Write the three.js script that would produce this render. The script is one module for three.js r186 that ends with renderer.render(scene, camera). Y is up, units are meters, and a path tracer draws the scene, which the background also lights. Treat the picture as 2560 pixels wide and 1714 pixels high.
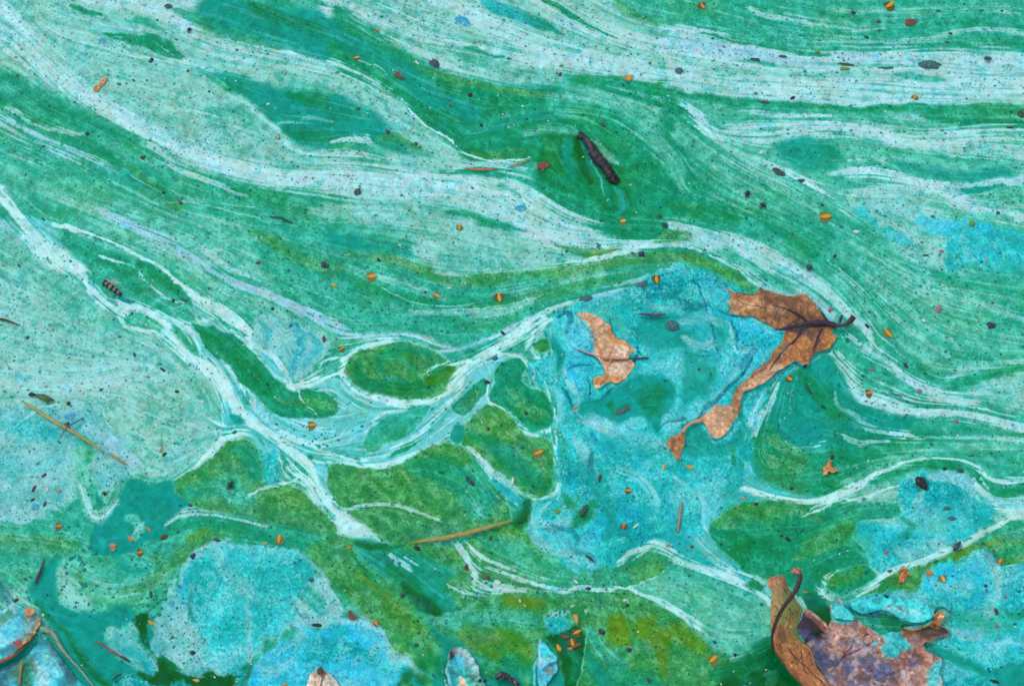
import * as THREE from 'three';
import { mergeGeometries, toCreasedNormals } from 'three/addons/utils/BufferGeometryUtils.js';

// ------------------------------------------------------------------ camera, sky, sun, exposure
const scene = new THREE.Scene();
const UNIT = 0.52 / 2560;                       // metres of pond surface per unit of the plan used below
const PITCH = 68 * Math.PI / 180, DIST = 1.1;
const camera = new THREE.PerspectiveCamera(17.97, 1024 / 685, 0.05, 200);
camera.position.set(0, DIST * Math.sin(PITCH), DIST * Math.cos(PITCH));
camera.lookAt(0, 0, 0);
camera.focus = 1.1; camera.userData.fStop = 13;
camera.updateMatrixWorld(true);
{ // overcast sky: one soft cool dome, brighter overhead
  const W = 64, H = 32, d = new Float32Array(W * H * 4);
  for (let j = 0; j < H; j++) for (let i = 0; i < W; i++) {
    const up = ((j + .5) / H - .5) * Math.PI, y = Math.sin(up), k = (j * W + i) * 4;
    const b = .9 * (y > 0 ? .55 + .45 * Math.pow(y, .6) : .3);
    d[k] = b * .965; d[k + 1] = b; d[k + 2] = b * 1.04; d[k + 3] = 1;
  }
  const t = new THREE.DataTexture(d, W, H, THREE.RGBAFormat, THREE.FloatType);
  t.mapping = THREE.EquirectangularReflectionMapping; t.magFilter = THREE.LinearFilter; t.needsUpdate = true;
  scene.background = t; scene.environment = t;
}
const sun = new THREE.DirectionalLight(0xfff6ea, 1.5);
sun.position.set(-.85, 1, -.6); sun.castShadow = true; sun.shadow.radius = 20;
Object.assign(sun.shadow.camera, { left: -.5, right: .5, top: .5, bottom: -.5, near: .01, far: 4 });
scene.add(sun);
const renderer = new THREE.WebGLRenderer({ antialias: true });
renderer.toneMapping = THREE.LinearToneMapping; renderer.toneMappingExposure = 0.86;
renderer.shadowMap.enabled = true;

// ------------------------------------------------------------------ numbers, noise
let seed = 1234567;
const rnd = () => { seed = (seed * 1664525 + 1013904223) >>> 0; return seed / 4294967296; };
const rr = (a, b) => a + (b - a) * rnd();
const clamp = (x, a = 0, b = 1) => x < a ? a : x > b ? b : x;
const sstep = (a, b, x) => { const t = clamp((x - a) / (b - a)); return t * t * (3 - 2 * t); };
const lerp = (a, b, t) => a + (b - a) * t;
const hash = (i, j, s = 0) => { let h = Math.imul(i, 374761393) ^ Math.imul(j, 668265263) ^ Math.imul(s + 7, 1274126177); h = Math.imul(h ^ (h >>> 13), 1274126177); h ^= h >>> 16; return (h >>> 0) / 4294967296; };
function vn(x, y, s = 0) {
  const i = Math.floor(x), j = Math.floor(y); let u = x - i, v = y - j; u = u * u * (3 - 2 * u); v = v * v * (3 - 2 * v);
  const a = hash(i, j, s), b = hash(i + 1, j, s), c = hash(i, j + 1, s), d = hash(i + 1, j + 1, s);
  return a + (b - a) * u + (c - a) * v + (a - b - c + d) * u * v;
}
const fbm = (x, y, s = 0, o = 3) => { let a = .5, t = 0, n = 0; for (let k = 0; k < o; k++) { t += a * vn(x, y, s + k * 11); n += a; x = x * 2.03 + 5.1; y = y * 2.03 - 3.7; a *= .55; } return t / n; };
const s2l = (c) => c <= .04045 ? c / 12.92 : Math.pow((c + .055) / 1.055, 2.4);
const l2s = (c) => c <= .0031308 ? c * 12.92 : 1.055 * Math.pow(c, 1 / 2.4) - .055;

// ------------------------------------------------------------------ plan of the pond
// Places were measured on nine sketch sheets (A-I) and three close-ups (J-L). Each sheet says where its corner lies and its scale; every place is turned into a point of the water plane.
const SHEETS = { A: [0, 0, 2.7035], B: [850, 0, 2.7035], C: [1700, 0, 2.7035], D: [0, 570, 2.7035], E: [850, 570, 2.7035], F: [1700, 570, 2.7035], G: [0, 1134, 2.7035], H: [850, 1134, 2.7035], I: [1700, 1134, 2.7035], J: [1880, 1380, 3.444], K: [1060, 1480, 4.684], L: [0, 1380, 4.694] };
const TAN = Math.tan(17.97 / 2 * Math.PI / 180);
function place(sheet, x, y, h = 0) {             // point at height h (metres) over the water plane
  const [ox, oy, k] = SHEETS[sheet], px = ox + x / k, py = oy + y / k;
  const nx = (px - 1280) / 857 * TAN, ny = -(py - 857) / 857 * TAN;
  const d = new THREE.Vector3(nx, ny, -1).applyQuaternion(camera.quaternion);
  return camera.position.clone().addScaledVector(d, (h - camera.position.y) / d.y);
}
function trail(path, h) {                        // 'A 10,20 30,40 B 5,6' -> plan points [X, Y]
  const out = []; let sheet = 'A';
  for (const w of path.trim().split(/\s+/)) {
    if (/^[A-L]$/.test(w)) { sheet = w; continue; }
    const [x, y] = w.split(',').map(Number), p = place(sheet, x, y, h);
    out.push([p.x / UNIT, p.z / UNIT]);
  }
  return out;
}
const cat = (a, b, c, d, t) => .5 * (2 * b + (c - a) * t + (2 * a - 5 * b + 4 * c - d) * t * t + (3 * b - a - 3 * c + d) * t * t * t);
function smooth(pts, closed, step = 14) {        // Catmull-Rom, returns [x, y, u] with u the parameter along the trail
  const n = pts.length, out = [], at = (i) => closed ? pts[(i + n) % n] : pts[clamp(i, 0, n - 1)];
  for (let i = 0; i < (closed ? n : n - 1); i++) {
    const a = at(i - 1), b = at(i), c = at(i + 1), d = at(i + 2), m = Math.max(1, Math.ceil(Math.hypot(c[0] - b[0], c[1] - b[1]) / step));
    for (let k = 0; k < m; k++) { const t = k / m; out.push([cat(a[0], b[0], c[0], d[0], t), cat(a[1], b[1], c[1], d[1], t), i + t]); }
  }
  if (!closed) out.push([...pts[n - 1], n - 1]);
  return out;
}

// ------------------------------------------------------------------ painter of surface colour
// palette: sRGB colour, roughness, relief (mm), dark specks, crust, fine streaks
const PAL = {
  W: [200, 245, 252, .5, .55, .5, 0, .14], L: [162, 213, 240, .5, .4, .7, 0, .2], F: [178, 226, 240, .45, .25, .9, 0, .7], Q: [106, 213, 226, .4, .3, .3, 0, .8],
  P: [130, 206, 202, .42, .1, 1, 0, .5], M: [82, 192, 170, .4, .05, 1, 0, .42], N: [38, 172, 144, .36, .05, 1, 0, .32], G: [4, 146, 100, .32, 0, .8, 0, .18], D: [0, 128, 72, .26, -.05, .45, 0, .16],
  T: [0, 150, 134, .26, -.05, .35, 0, .24], E: [0, 152, 142, .22, -.1, .12, 0, .06], O: [56, 152, 82, .34, .02, 1.25, 0, .12], Y: [84, 140, 18, .32, 0, .5, 0, .12], K: [0, 92, 36, .16, -.25, .04, 0, .03],
  C: [42, 208, 216, .62, .8, .3, .7, 0], B: [36, 198, 234, .6, .9, .25, .6, 0], Z: [0, 170, 180, .6, .6, .3, .9, 0], U: [140, 210, 218, .55, .35, .7, .5, .15], V: [0, 92, 116, .6, -.2, .1, .4, 0], S: [6, 174, 186, .5, .2, .6, .25, .15],
  X: [40, 30, 44, .6, .2, 0, 0, 0], H: [166, 222, 238, .6, .6, .3, .6, .1],
};
class Sheet {
  constructor(x0, y0, w, h, nx, ny) {
    Object.assign(this, { x0, y0, w, h, nx, ny, sx: w / nx, sy: h / ny });
    this.ch = Array.from({ length: 8 }, () => new Float32Array(nx * ny));
    this.cls = new Uint8Array(nx * ny); this.t = new Float32Array(nx * ny); this.L = null;
  }
  warp(amp) {                                    // wandering edges
    const { nx, ny, x0, y0, sx, sy } = this; this.wx = new Float32Array(nx * ny); this.wy = new Float32Array(nx * ny);
    for (let j = 0, k = 0; j < ny; j++) for (let i = 0; i < nx; i++, k++) {
      const X = x0 + (i + .5) * sx, Y = y0 + (j + .5) * sy;
      this.wx[k] = X + amp * (18 * (vn(X / 130, Y / 130, 1) - .5) + 9 * (vn(X / 42, Y / 42, 2) - .5) + 5 * (vn(X / 15, Y / 15, 3) - .5) + 3 * (vn(X / 6, Y / 6, 4) - .5));
      this.wy[k] = Y + amp * (18 * (vn(X / 130, Y / 130, 5) - .5) + 9 * (vn(X / 42, Y / 42, 6) - .5) + 5 * (vn(X / 15, Y / 15, 7) - .5) + 3 * (vn(X / 6, Y / 6, 8) - .5));
    }
  }
  box(ax, ay, bx, by) {
    const { nx, ny, x0, y0, sx, sy } = this;
    return [clamp(Math.floor((ax - x0) / sx), 0, nx - 1), clamp(Math.floor((ay - y0) / sy), 0, ny - 1), clamp(Math.ceil((bx - x0) / sx), 0, nx - 1), clamp(Math.ceil((by - y0) / sy), 0, ny - 1)];
  }
  mix(k, pal, a, cls) {
    const ch = this.ch; for (let c = 0; c < 8; c++) ch[c][k] += (pal[c] - ch[c][k]) * a;
    if (cls !== undefined && a > .5) this.cls[k] = cls;
  }
  stroke(pal, o, soft, streak, hw, pts, cls) {
    const fineL = this.fine, web = !this.L || streak < .1 ? 0 : 'WL'.includes(pal) ? (Math.max(...hw) > 16 ? .22 : .55) : pal === 'F' && Math.max(...hw) < 26 ? .9 : 0; if (web) { soft = Math.max(soft, .6); hw = hw.map((w) => w * 1.2); }
    const { nx, t, wx, wy, L } = this, line = smooth(pts, false), hmax = Math.max(...hw), reach = hmax * (1 + streak) + 24, last = pts.length - 1;
    const width = (u) => { const f = u / last * (hw.length - 1), i = Math.min(hw.length - 2, Math.floor(f)); return hw.length === 1 ? hw[0] : lerp(hw[i], hw[i + 1], f - i); };
    let bx = [nx, this.ny, 0, 0]; const touched = [];
    for (let s = 0; s < line.length - 1; s++) {
      const [ax, ay, ua] = line[s], [cx, cy, uc] = line[s + 1], ex = cx - ax, ey = cy - ay, l2 = ex * ex + ey * ey || 1e-6, wa = width(ua), wb = width(uc);
      const [i0, j0, i1, j1] = this.box(Math.min(ax, cx) - reach, Math.min(ay, cy) - reach, Math.max(ax, cx) + reach, Math.max(ay, cy) + reach);
      bx = [Math.min(bx[0], i0), Math.min(bx[1], j0), Math.max(bx[2], i1), Math.max(bx[3], j1)];
      for (let j = j0; j <= j1; j++) for (let i = i0, k = j * nx + i0; i <= i1; i++, k++) {
        const dx = wx[k] - ax, dy = wy[k] - ay, f = clamp((dx * ex + dy * ey) / l2), d = Math.hypot(dx - f * ex, dy - f * ey), v = 2 - d / (wa + (wb - wa) * f);
        if (v > t[k]) { if (t[k] === 0) touched.push(k); t[k] = v; }
      }
    }
    for (const k of touched) {
      let v = t[k] - 1; t[k] = 0; if (web) { const e = L[k] - .5 + (fineL[k] - .5) * .7; v += e * web; if (v > 0) v -= .3 * sstep(.55, .2, L[k] + fineL[k] * .3 - .1) * sstep(0, .5, v); }
      v += streak * ((L ? L[k] : .5) - .5) * 1.8;
      const a = o * sstep(0, Math.max(.05, soft), v); if (a > .003) this.mix(k, PAL[pal], a, cls);
    }
  }
  region(pal, o, soft, streak, pts, cls, rim) {
    const crust = this.L && PAL[pal][6] > .3; if (crust) soft = Math.max(soft, 13);
    const { nx, wx, wy, L } = this, line = smooth(pts, true, 26), n = line.length, R = soft + 30;
    let ax = 1e9, ay = 1e9, bx = -1e9, by = -1e9;
    for (const p of line) { ax = Math.min(ax, p[0]); bx = Math.max(bx, p[0]); ay = Math.min(ay, p[1]); by = Math.max(by, p[1]); }
    const [i0, j0, i1, j1] = this.box(ax - R, ay - R, bx + R, by + R), W = i1 - i0 + 1;
    const dist = new Float32Array(W * (j1 - j0 + 1)).fill(R * R), lx = line.map((p) => p[0]), ly = line.map((p) => p[1]);
    for (let s = 0; s < n; s++) {
      const px = lx[s], py = ly[s], qx = lx[(s + 1) % n], qy = ly[(s + 1) % n], ex = qx - px, ey = qy - py, l2 = ex * ex + ey * ey || 1e-6;
      const [a0, b0, a1, b1] = this.box(Math.min(px, qx) - R, Math.min(py, qy) - R, Math.max(px, qx) + R, Math.max(py, qy) + R);
      for (let j = b0; j <= b1; j++) for (let i = a0, k = j * nx + a0, m = (j - j0) * W + a0 - i0; i <= a1; i++, k++, m++) {
        const dx = wx[k] - px, dy = wy[k] - py, f = clamp((dx * ex + dy * ey) / l2), gx = dx - f * ex, gy = dy - f * ey, d = gx * gx + gy * gy; if (d < dist[m]) dist[m] = d;
      }
    }
    for (let j = j0; j <= j1; j++) for (let i = i0, k = j * nx + i0, m = (j - j0) * W; i <= i1; i++, k++, m++) {
      const X = wx[k], Y = wy[k]; let inside = false;
      for (let s = 0, q = n - 1; s < n; q = s++) if ((ly[s] > Y) !== (ly[q] > Y) && X < (lx[q] - lx[s]) * (Y - ly[s]) / (ly[q] - ly[s]) + lx[s]) inside = !inside;
      let d = Math.sqrt(dist[m]); if (!inside) d = -d;
      const l = ((L ? L[k] : .5) - .5), rag = crust ? (vn(X / 8, Y / 8, 15) * .45 + vn(X / 21, Y / 21, 16) * .55 - .5) * 30 : 0, v = (d + rag) / Math.max(1, soft) + streak * l * 2.6;
      const a = o * sstep(-.5, .5, v); if (a > .003) this.mix(k, PAL[pal], a * (1 - .35 * streak * clamp(-l * 2)), cls);
      if (rim && Math.abs(d + 2) < 9) this.mix(k, PAL.W, rim * Math.exp(-(d + 2) * (d + 2) / 9) * (.6 + .8 * l + .2));
    }
  }
}

const used = {};
function numbered(n) { const k = used[n] = (used[n] ?? -1) + 1; return k ? n + '_' + String(k).padStart(3, '0') : n; }

// ------------------------------------------------------------------ what floats where: streaks s(...) and patches g(...)
const CLS = { water: 0, film: 1, strand_west: 2, strand_mid: 3, strand_east: 4, strand_low: 5, mat_leaf: 6, mat_small: 7, mat_corner: 8, mat_ne: 9, mat_big: 10, mat_blue: 11, mat_east: 12, mat_se: 13, mat_patch: 14, mat_drop: 15 };
const JOBS = [];
const s = (pal, o, soft, streak, hw, path, cls) => JOBS.push({ pal, o, soft, streak, hw: [].concat(hw), pts: trail(path), cls: cls && CLS[cls] });
const g = (pal, o, soft, streak, path, cls, rim) => JOBS.push({ pal, o, soft, streak, pts: trail(path), cls: cls && CLS[cls], area: true, rim });

// --- the pond going on beyond the south, west and east
g('O', .95, 70, .5, 'G -900,1250 0,1420 1200,1480 H 800,1460 2000,1480 I 1200,1420 2325,1350 3300,1100 3600,2300 1200,2900 H 1000,2700 G 1000,2900 -1200,2300');
g('E', .95, 50, .2, 'G -700,1000 300,1300 900,1500 1300,1800 900,2300 200,2200 -600,1700'); g('N', .9, 60, .4, 'H 300,1700 1500,1650 I 300,1800 -200,2400 H 600,2300'); g('T', .9, 60, .3, 'I 300,1600 1500,1560 2600,1500 3000,2100 1500,2300'); g('C', .95, 20, .2, 'I 1500,1500 2325,1000 2900,900 3000,1500 2400,1800'); g('C', .95, 20, .2, 'G 1500,1600 2325,1560 H 500,1600 300,2000 G 1800,2000'); g('K', .9, 30, .1, 'I -100,1560 500,1560 400,1900 0,1850'); s('F', .8, .7, .6, [20, 34, 20], 'G 800,2300 1800,2200 H 900,2150 2000,2350'); s('W', .8, .6, .5, [8, 14, 8], 'H 900,1800 1700,1950 I 800,1900 1800,2050');
g('P', .9, 60, .5, 'D -900,-300 -100,-100 0,900 -100,1500 -800,1300'); g('M', .8, 70, .6, 'F 2300,-300 3300,-200 3300,1500 2300,1500');
// --- north west
g('P', .95, 26, .5, 'A -160,-160 1480,-160 1330,10 1090,70 1650,270 2350,470 2350,600 1420,440 1560,640 1760,770 1900,900 2050,1060 2350,1130 2350,1330 2000,1290 1400,1180 900,950 480,700 0,560 -160,500', 'film');
s('F', .85, .7, .8, [30, 46, 42, 34], 'A -60,-40 150,200 500,620 900,880 1400,1120 2000,1250');
s('F', .8, .7, .8, [16, 26, 30, 26], 'A 620,0 1000,60 1400,300 1800,400 2350,500');
s('F', .8, .7, .7, [30, 40, 30, 20], 'A -60,150 200,300 400,560 600,720');
s('F', .7, .6, .7, [10, 20, 26, 20], 'A 850,0 1150,30 1350,-30');
s('F', .8, .5, .6, [10, 16, 14, 10], 'A 30,330 250,480 440,640 620,740');
s('P', .9, .6, .5, [40, 60, 60, 46], 'A 330,370 700,520 1100,640 1500,760 1750,850');
s('N', .6, .9, .6, [14, 30, 40, 20], 'A 1500,880 1400,800 1600,760 1780,860');
s('F', .9, .4, .6, [4, 6, 5, 3], 'A 1270,750 1380,790 1480,830 1640,860');
s('W', .6, .6, .7, [6, 9, 9, 7, 6], 'A 620,330 900,380 1150,430 1280,430 1430,500 1560,640 1760,770 1880,890 1960,1000 2060,1060 2350,1080');
s('W', .55, .7, .9, [8, 12, 16, 14, 10, 10], 'A 100,180 380,500 640,760 980,960 1300,1060 1600,1150 2000,1220 B 0,1150');
s('F', .85, .7, .8, [24, 40, 36, 30], 'A 1200,1000 1600,1140 2000,1180 2350,1180');
s('G', .9, .5, .4, [5, 11, 10, 4], 'A 490,40 560,55 620,80 690,108');
s('N', .9, .5, .3, [6, 17, 16, 5, 2], 'A 860,150 940,150 1010,185 1070,215 1130,220');
s('G', .95, .4, .4, [4, 15, 22, 23, 14], 'A 700,230 850,265 1000,295 1130,340 1220,390');
s('G', .6, .7, .6, [10, 20, 30, 24], 'A 1160,70 1350,120 1600,230 1850,310');
g('T', .95, 24, .5, 'A 1330,40 1480,-40 1700,0 2000,60 2350,160 2350,430 2100,380 1850,290 1650,200 1450,150');
s('D', .6, .8, .5, [14, 26, 30], 'A 1700,40 2000,160 2350,300');
g('T', .95, 20, .4, 'A 1410,480 1550,490 1750,560 2000,620 2350,700 2350,960 2150,1000 2010,990 1900,880 1780,760 1560,620');
s('D', .8, .8, .5, [20, 34, 30], 'A 1950,640 2150,680 2350,720');
s('P', .6, .6, .7, [8, 12, 10], 'A 1880,830 2100,800 2350,840');
s('D', .6, .8, .4, [16, 26, 26], 'A 1920,900 2100,930 2330,900');
s('P', .7, .6, .6, [14, 20, 24, 30], 'A 1330,430 1600,470 1900,520 2350,560');
s('M', .7, .7, .6, [20, 30, 22], 'A 1900,520 2100,570 2350,640');
g('N', .9, 30, .7, 'A -120,440 100,520 420,640 800,900 1100,1060 1500,1230 2000,1320 2350,1400 2350,1660 1500,1660 700,1640 -120,1200');
s('G', .7, .8, .7, [20, 34, 40, 30, 20], 'A -60,480 160,580 430,760 700,880 960,1020');
s('G', .75, .7, .7, [18, 26, 30, 26, 18], 'A -60,620 150,740 450,900 800,1120 1150,1330');
s('O', .7, .7, .6, [8, 14, 18, 14], 'A 760,1040 950,1180 1080,1300 1250,1420');
s('G', .7, .7, .7, [14, 22, 26, 22], 'A 1000,980 1300,1180 1700,1330 2200,1440');
s('F', .7, .6, .8, [6, 10, 10, 6], 'A 1000,990 1200,1120 1400,1230 1640,1330');
s('L', .95, .6, .5, [12, 15, 15, 13, 7], 'A -40,770 120,870 280,950 460,1020 620,1090 780,1170');
s('F', .6, .6, .8, [5, 6, 4], 'A 60,720 300,850 560,900');
s('M', .7, .7, .5, [60, 80, 80, 60], 'A 0,1150 400,1300 800,1450 1200,1560');
s('T', .5, .8, .6, [10, 16, 10], 'A 700,1130 900,1200 1150,1320');
// --- north, middle
g('P', .95, 24, .6, 'B -60,-160 1780,-160 1900,90 2350,190 2350,610 1950,550 1500,490 1480,560 1250,590 760,490 600,400 300,250 0,120', 'film');
s('F', .9, .7, .8, [34, 30, 26, 26, 34, 30], 'B -60,60 300,150 600,260 950,310 1300,400 1700,470');
s('F', .85, .7, .8, [26, 30, 32, 34, 36], 'B 600,-20 900,110 1200,230 1600,380 2000,460');
s('F', .9, .7, .8, [30, 34, 40, 44], 'B 1300,-40 1600,130 1900,260 2350,330');
s('F', .9, .6, .7, [20, 24, 26, 30], 'B 1200,420 1600,470 1950,500 2350,560');
s('F', .8, .7, .8, [10, 20, 20], 'B 100,160 400,330 760,470');
s('P', .8, .6, .5, [20, 40, 30, 12], 'B 560,60 720,130 850,190 960,230');
s('N', .5, .8, .7, [10, 20, 26, 16], 'B 700,330 900,380 1150,450 1350,520');
s('G', .8, .6, .5, [10, 20, 18, 6], 'B -40,60 100,110 200,160 290,240');
s('G', .8, .6, .5, [8, 13, 8, 5], 'B 850,320 930,320 1020,355 1130,370');
s('S', .95, .4, .35, [10, 22, 24, 14], 'B 950,-20 1080,50 1240,110 1330,150');
s('T', .85, .5, .4, [16, 22, 12, 4], 'B 1290,120 1390,170 1450,190 1530,230');
s('G', .9, .4, .4, [4, 9, 11, 10, 5, 2], 'B 1380,0 1480,50 1600,115 1700,185 1800,230 1900,265');
g('N', .9, 16, .4, 'B 1820,-60 1900,50 2010,115 2130,150 2350,165 2350,-60');
s('O', .6, .9, .4, [14, 24, 24, 10], 'B 1860,0 1950,80 2060,120 2150,140');
s('N', .5, .8, .5, [6, 14, 10], 'B 1370,310 1500,335 1620,355');
g('G', .95, 24, .5, 'B -40,80 120,160 420,330 600,430 760,500 1250,600 1500,580 1600,520 2000,560 2350,630 2350,1640 1900,1640 1400,1430 1300,1350 1320,1100 900,1100 700,950 450,720 200,590 -40,480');
s('T', .9, .6, .4, [34, 46, 44, 30], 'B -60,210 150,320 400,480 620,640 900,760');
s('O', .85, .7, .5, [12, 20, 20, 16, 8], 'B 520,480 700,515 900,560 1150,620 1550,660');
s('N', .75, .8, .6, [20, 40, 50, 60], 'B 900,880 1200,800 1500,730 2000,720');
s('M', .75, .8, .6, [30, 46, 60, 70, 60], 'B 1500,600 1800,680 2050,800 2250,1000 2350,1250');
s('D', .6, .8, .6, [20, 24, 24], 'B 600,780 760,900 960,1040');
s('O', .7, .8, .5, [14, 26, 26, 10], 'B 900,1050 1050,1060 1180,1040 1320,1000');
s('P', .55, .8, .6, [14, 24, 20], 'B 1250,900 1400,870 1560,890');
s('T', .5, .8, .6, [10, 14, 10], 'B 950,900 1200,820 1500,780');
g('P', .9, 18, .6, 'B -40,470 180,580 330,670 430,690 520,790 690,920 830,1030 860,1140 600,1120 350,900 100,740 -40,640', 'film');
s('F', .8, .6, .6, [8, 12, 10, 8], 'B -40,440 120,520 330,640 420,690');
g('T', .9, 20, .5, 'B -60,620 120,690 250,760 360,900 470,1010 300,980 120,900 -60,900');
s('O', .7, .8, .4, [10, 20, 18, 8], 'B 270,930 380,930 480,970 560,1000');
s('N', .7, .7, .5, [20, 26, 20], 'B -40,980 150,960 300,1040');
s('F', .9, .6, .5, [5, 7, 6], 'B -60,960 60,930 200,940');
g('F', .9, 26, .7, 'B -60,1060 300,1100 700,1160 900,1180 1150,1200 1300,1290 1500,1420 1800,1600 1400,1640 1250,1560 700,1430 300,1370 -60,1330', 'film');
s('W', .5, .8, .9, [10, 16, 16, 14, 12], 'B -60,1130 300,1150 700,1230 1100,1290 1400,1470');
s('W', .5, .8, .9, [8, 12, 12, 8], 'B -60,1250 300,1280 700,1330 1200,1500');
s('N', .6, .7, .7, [6, 12, 10, 4], 'B 950,1250 1080,1270 1180,1330 1260,1420');
s('G', .8, .6, .5, [6, 12, 14, 6], 'B -60,1340 200,1380 450,1370 650,1400');
s('P', .9, .7, .4, [50, 90, 90, 50], 'B -60,1480 200,1440 600,1480 1000,1540');
s('G', .8, .6, .5, [8, 14, 18, 10], 'B 700,1420 900,1440 1000,1500 1150,1560');
s('W', .95, .5, .2, [2.5, 3, 3, 3, 3], 'B 330,660 430,690 500,770 600,850 720,920 830,1010 950,1080 1080,1100 1180,1090 1280,1072');
s('F', .7, .5, .6, [4, 8, 8, 4], 'B 700,1170 900,1120 1080,1110 1250,1150');
// the hollow around the dark twig
g('D', .95, 16, .2, 'B 1350,900 1480,900 1600,900 1700,930 1800,1030 1900,1160 1960,1290 1960,1440 1880,1460 1780,1420 1680,1340 1560,1330 1420,1270 1330,1130 1350,1000');
s('G', .7, .8, .5, [20, 30, 26], 'B 1420,1190 1560,1270 1700,1380');
s('T', .8, .7, .2, [18, 20, 16], 'B 1540,960 1540,1080 1580,1200');
s('K', .8, .7, .1, [10, 16, 16, 12], 'B 1590,920 1610,1020 1640,1130 1690,1240');
s('T', .7, .7, .2, [10, 12, 11, 11, 10, 7], 'B 1620,920 1650,1010 1690,1110 1760,1210 1810,1310 1830,1400');
s('P', .6, .6, .4, [1.6, 2, 3, 6, 3], 'B 1660,960 1670,1040 1710,1120 1760,1220 1790,1340');
s('S', .6, .9, .2, [8, 16, 18, 12], 'B 1850,1250 1900,1320 1920,1400 1880,1450');
s('P', .7, .8, .3, [5, 12, 15, 8], 'B 1690,930 1740,980 1800,1040 1870,1080');
s('O', .5, .8, .2, [14, 20, 14], 'B 1380,960 1400,1020 1440,1100');
s('V', .7, .6, 0, [8, 10, 8], 'B 1610,900 1640,960 1660,1000');
// --- north east
g('N', .95, 22, .5, 'C -120,-160 2460,-160 2460,350 1700,345 1000,365 500,270 200,205 -80,160 -140,60');
s('G', .8, .8, .6, [20, 34, 30, 20], 'C 430,20 650,80 900,110 1200,130');
s('G', .7, .8, .6, [12, 22, 18], 'C 1600,190 1850,160 2050,150');
s('G', .7, .8, .6, [14, 22, 20], 'C 1050,230 1250,290 1450,280');
s('G', .6, .8, .6, [20, 24, 24], 'C 1900,220 2100,160 2400,190');
s('G', .6, .8, .6, [20, 24], 'C 1900,310 2400,310');
s('F', .7, .6, .7, [4, 8, 8, 6, 4], 'C 450,50 600,120 800,160 1100,200 1400,200');
s('F', .6, .7, .7, [5, 9, 9], 'C 1100,320 1600,300 2000,200 2350,240');
s('F', .7, .6, .4, [2, 4, 2], 'C 2110,80 2180,85 2260,110');
g('F', .95, 20, .6, 'C -80,190 200,225 500,290 800,360 1100,370 1700,355 2460,380 2460,720 1900,720 1300,710 700,690 200,640 -80,590', 'film');
s('L', .7, .8, .7, [20, 26, 30, 24], 'C -60,270 350,330 800,420 1300,400');
s('P', .8, .7, .6, [16, 26, 24, 24], 'C -60,400 300,470 700,500 1300,490');
s('N', .85, .5, .4, [2, 8, 8, 3], 'C 370,400 480,405 580,425 660,440');
s('N', .7, .6, .4, [8, 12, 10], 'C 220,470 300,490 370,500');
s('N', .75, .6, .4, [6, 14, 15, 6], 'C 1450,510 1560,520 1680,550 1800,545');
s('P', .7, .7, .6, [12, 18, 16], 'C 780,620 1000,630 1300,640');
s('W', .5, .8, .9, [20, 26, 26, 26], 'C 400,560 900,560 1500,610 2400,640');
s('G', .8, .5, .5, [3, 7, 8, 8, 4], 'C 130,235 400,285 650,320 850,355 1010,365');
g('M', .9, 24, .7, 'C -80,620 300,680 900,720 1500,720 2460,750 2460,1640 1000,1640 700,1380 300,1000 -80,850');
s('G', .8, .6, .5, [8, 14, 16, 10, 8], 'C -60,625 250,670 600,705 1100,720 1600,725');
s('G', .75, .6, .5, [12, 22, 22], 'C 1200,725 1700,740 2400,760');
s('N', .8, .5, .5, [4, 7, 6], 'C 300,730 600,745 1000,750');
g('G', .95, 8, .2, 'C 1640,785 1850,790 2050,795 2350,830 2400,870 2150,860 1960,845 1800,830');
s('F', .8, .6, .7, [8, 14, 16, 20, 24, 16], 'C 350,870 700,830 1000,830 1300,900 1600,960 1800,930 2000,900');
s('F', .85, .6, .7, [16, 24, 20, 20, 18], 'C 250,900 600,930 900,880 1200,840 1400,880');
s('F', .8, .5, .6, [5, 8, 7], 'C 500,770 800,790 1000,770');
s('F', .8, .6, .7, [6, 10, 8, 6], 'C 1700,890 1950,870 2100,860 2400,880');
s('F', .7, .7, .8, [16, 20, 20, 20], 'C 1400,960 1800,1000 2100,990 2400,1050');
s('F', .7, .6, .7, [10, 16, 18], 'C 1000,1190 1200,1140 1450,1110');
s('F', .8, .6, .7, [10, 16, 18, 16, 12], 'C 1080,1150 1350,1150 1600,1240 1900,1240 2400,1200');
s('N', .6, .8, .6, [14, 20, 16], 'C 1250,980 1700,1040 2300,1110');
g('T', .85, 26, .4, 'C 640,980 820,930 1000,970 1120,1050 1080,1130 980,1180 850,1170 720,1090');
g('T', .8, 22, .5, 'C 1420,1090 1650,1100 1850,1140 2150,1130 2250,1180 1950,1230 1700,1210');
s('T', .9, .4, .4, [4, 13, 13, 4], 'C 1750,1300 1870,1300 2000,1290 2190,1260');
s('N', .7, .7, .6, [14, 20, 16], 'C 900,1200 1150,1250 1400,1270');
s('F', .75, .7, .7, [12, 24, 26, 24], 'C 1150,1340 1400,1300 1700,1260 1900,1330');
s('F', .85, .7, .7, [14, 28, 30, 30], 'C 1800,1240 1900,1380 2150,1440 2460,1500');
s('N', .7, .6, .5, [8, 12, 9], 'C 2060,1460 2150,1470 2260,1490');
g('G', .9, 24, .5, 'C -80,640 60,820 200,950 420,1110 900,1340 1050,1640 400,1640 -80,1480');
s('M', .8, .7, .6, [30, 50, 60, 50], 'C 0,900 250,1100 500,1280 900,1500');
s('G', .9, .7, .4, [20, 34, 36, 26], 'C -60,1380 200,1400 450,1470 800,1560');
s('O', .5, .8, .4, [14, 18, 10], 'C 0,1400 80,1400 150,1390');
s('T', .7, .7, .5, [8, 13, 10], 'C 200,960 350,1060 500,1170');
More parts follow.
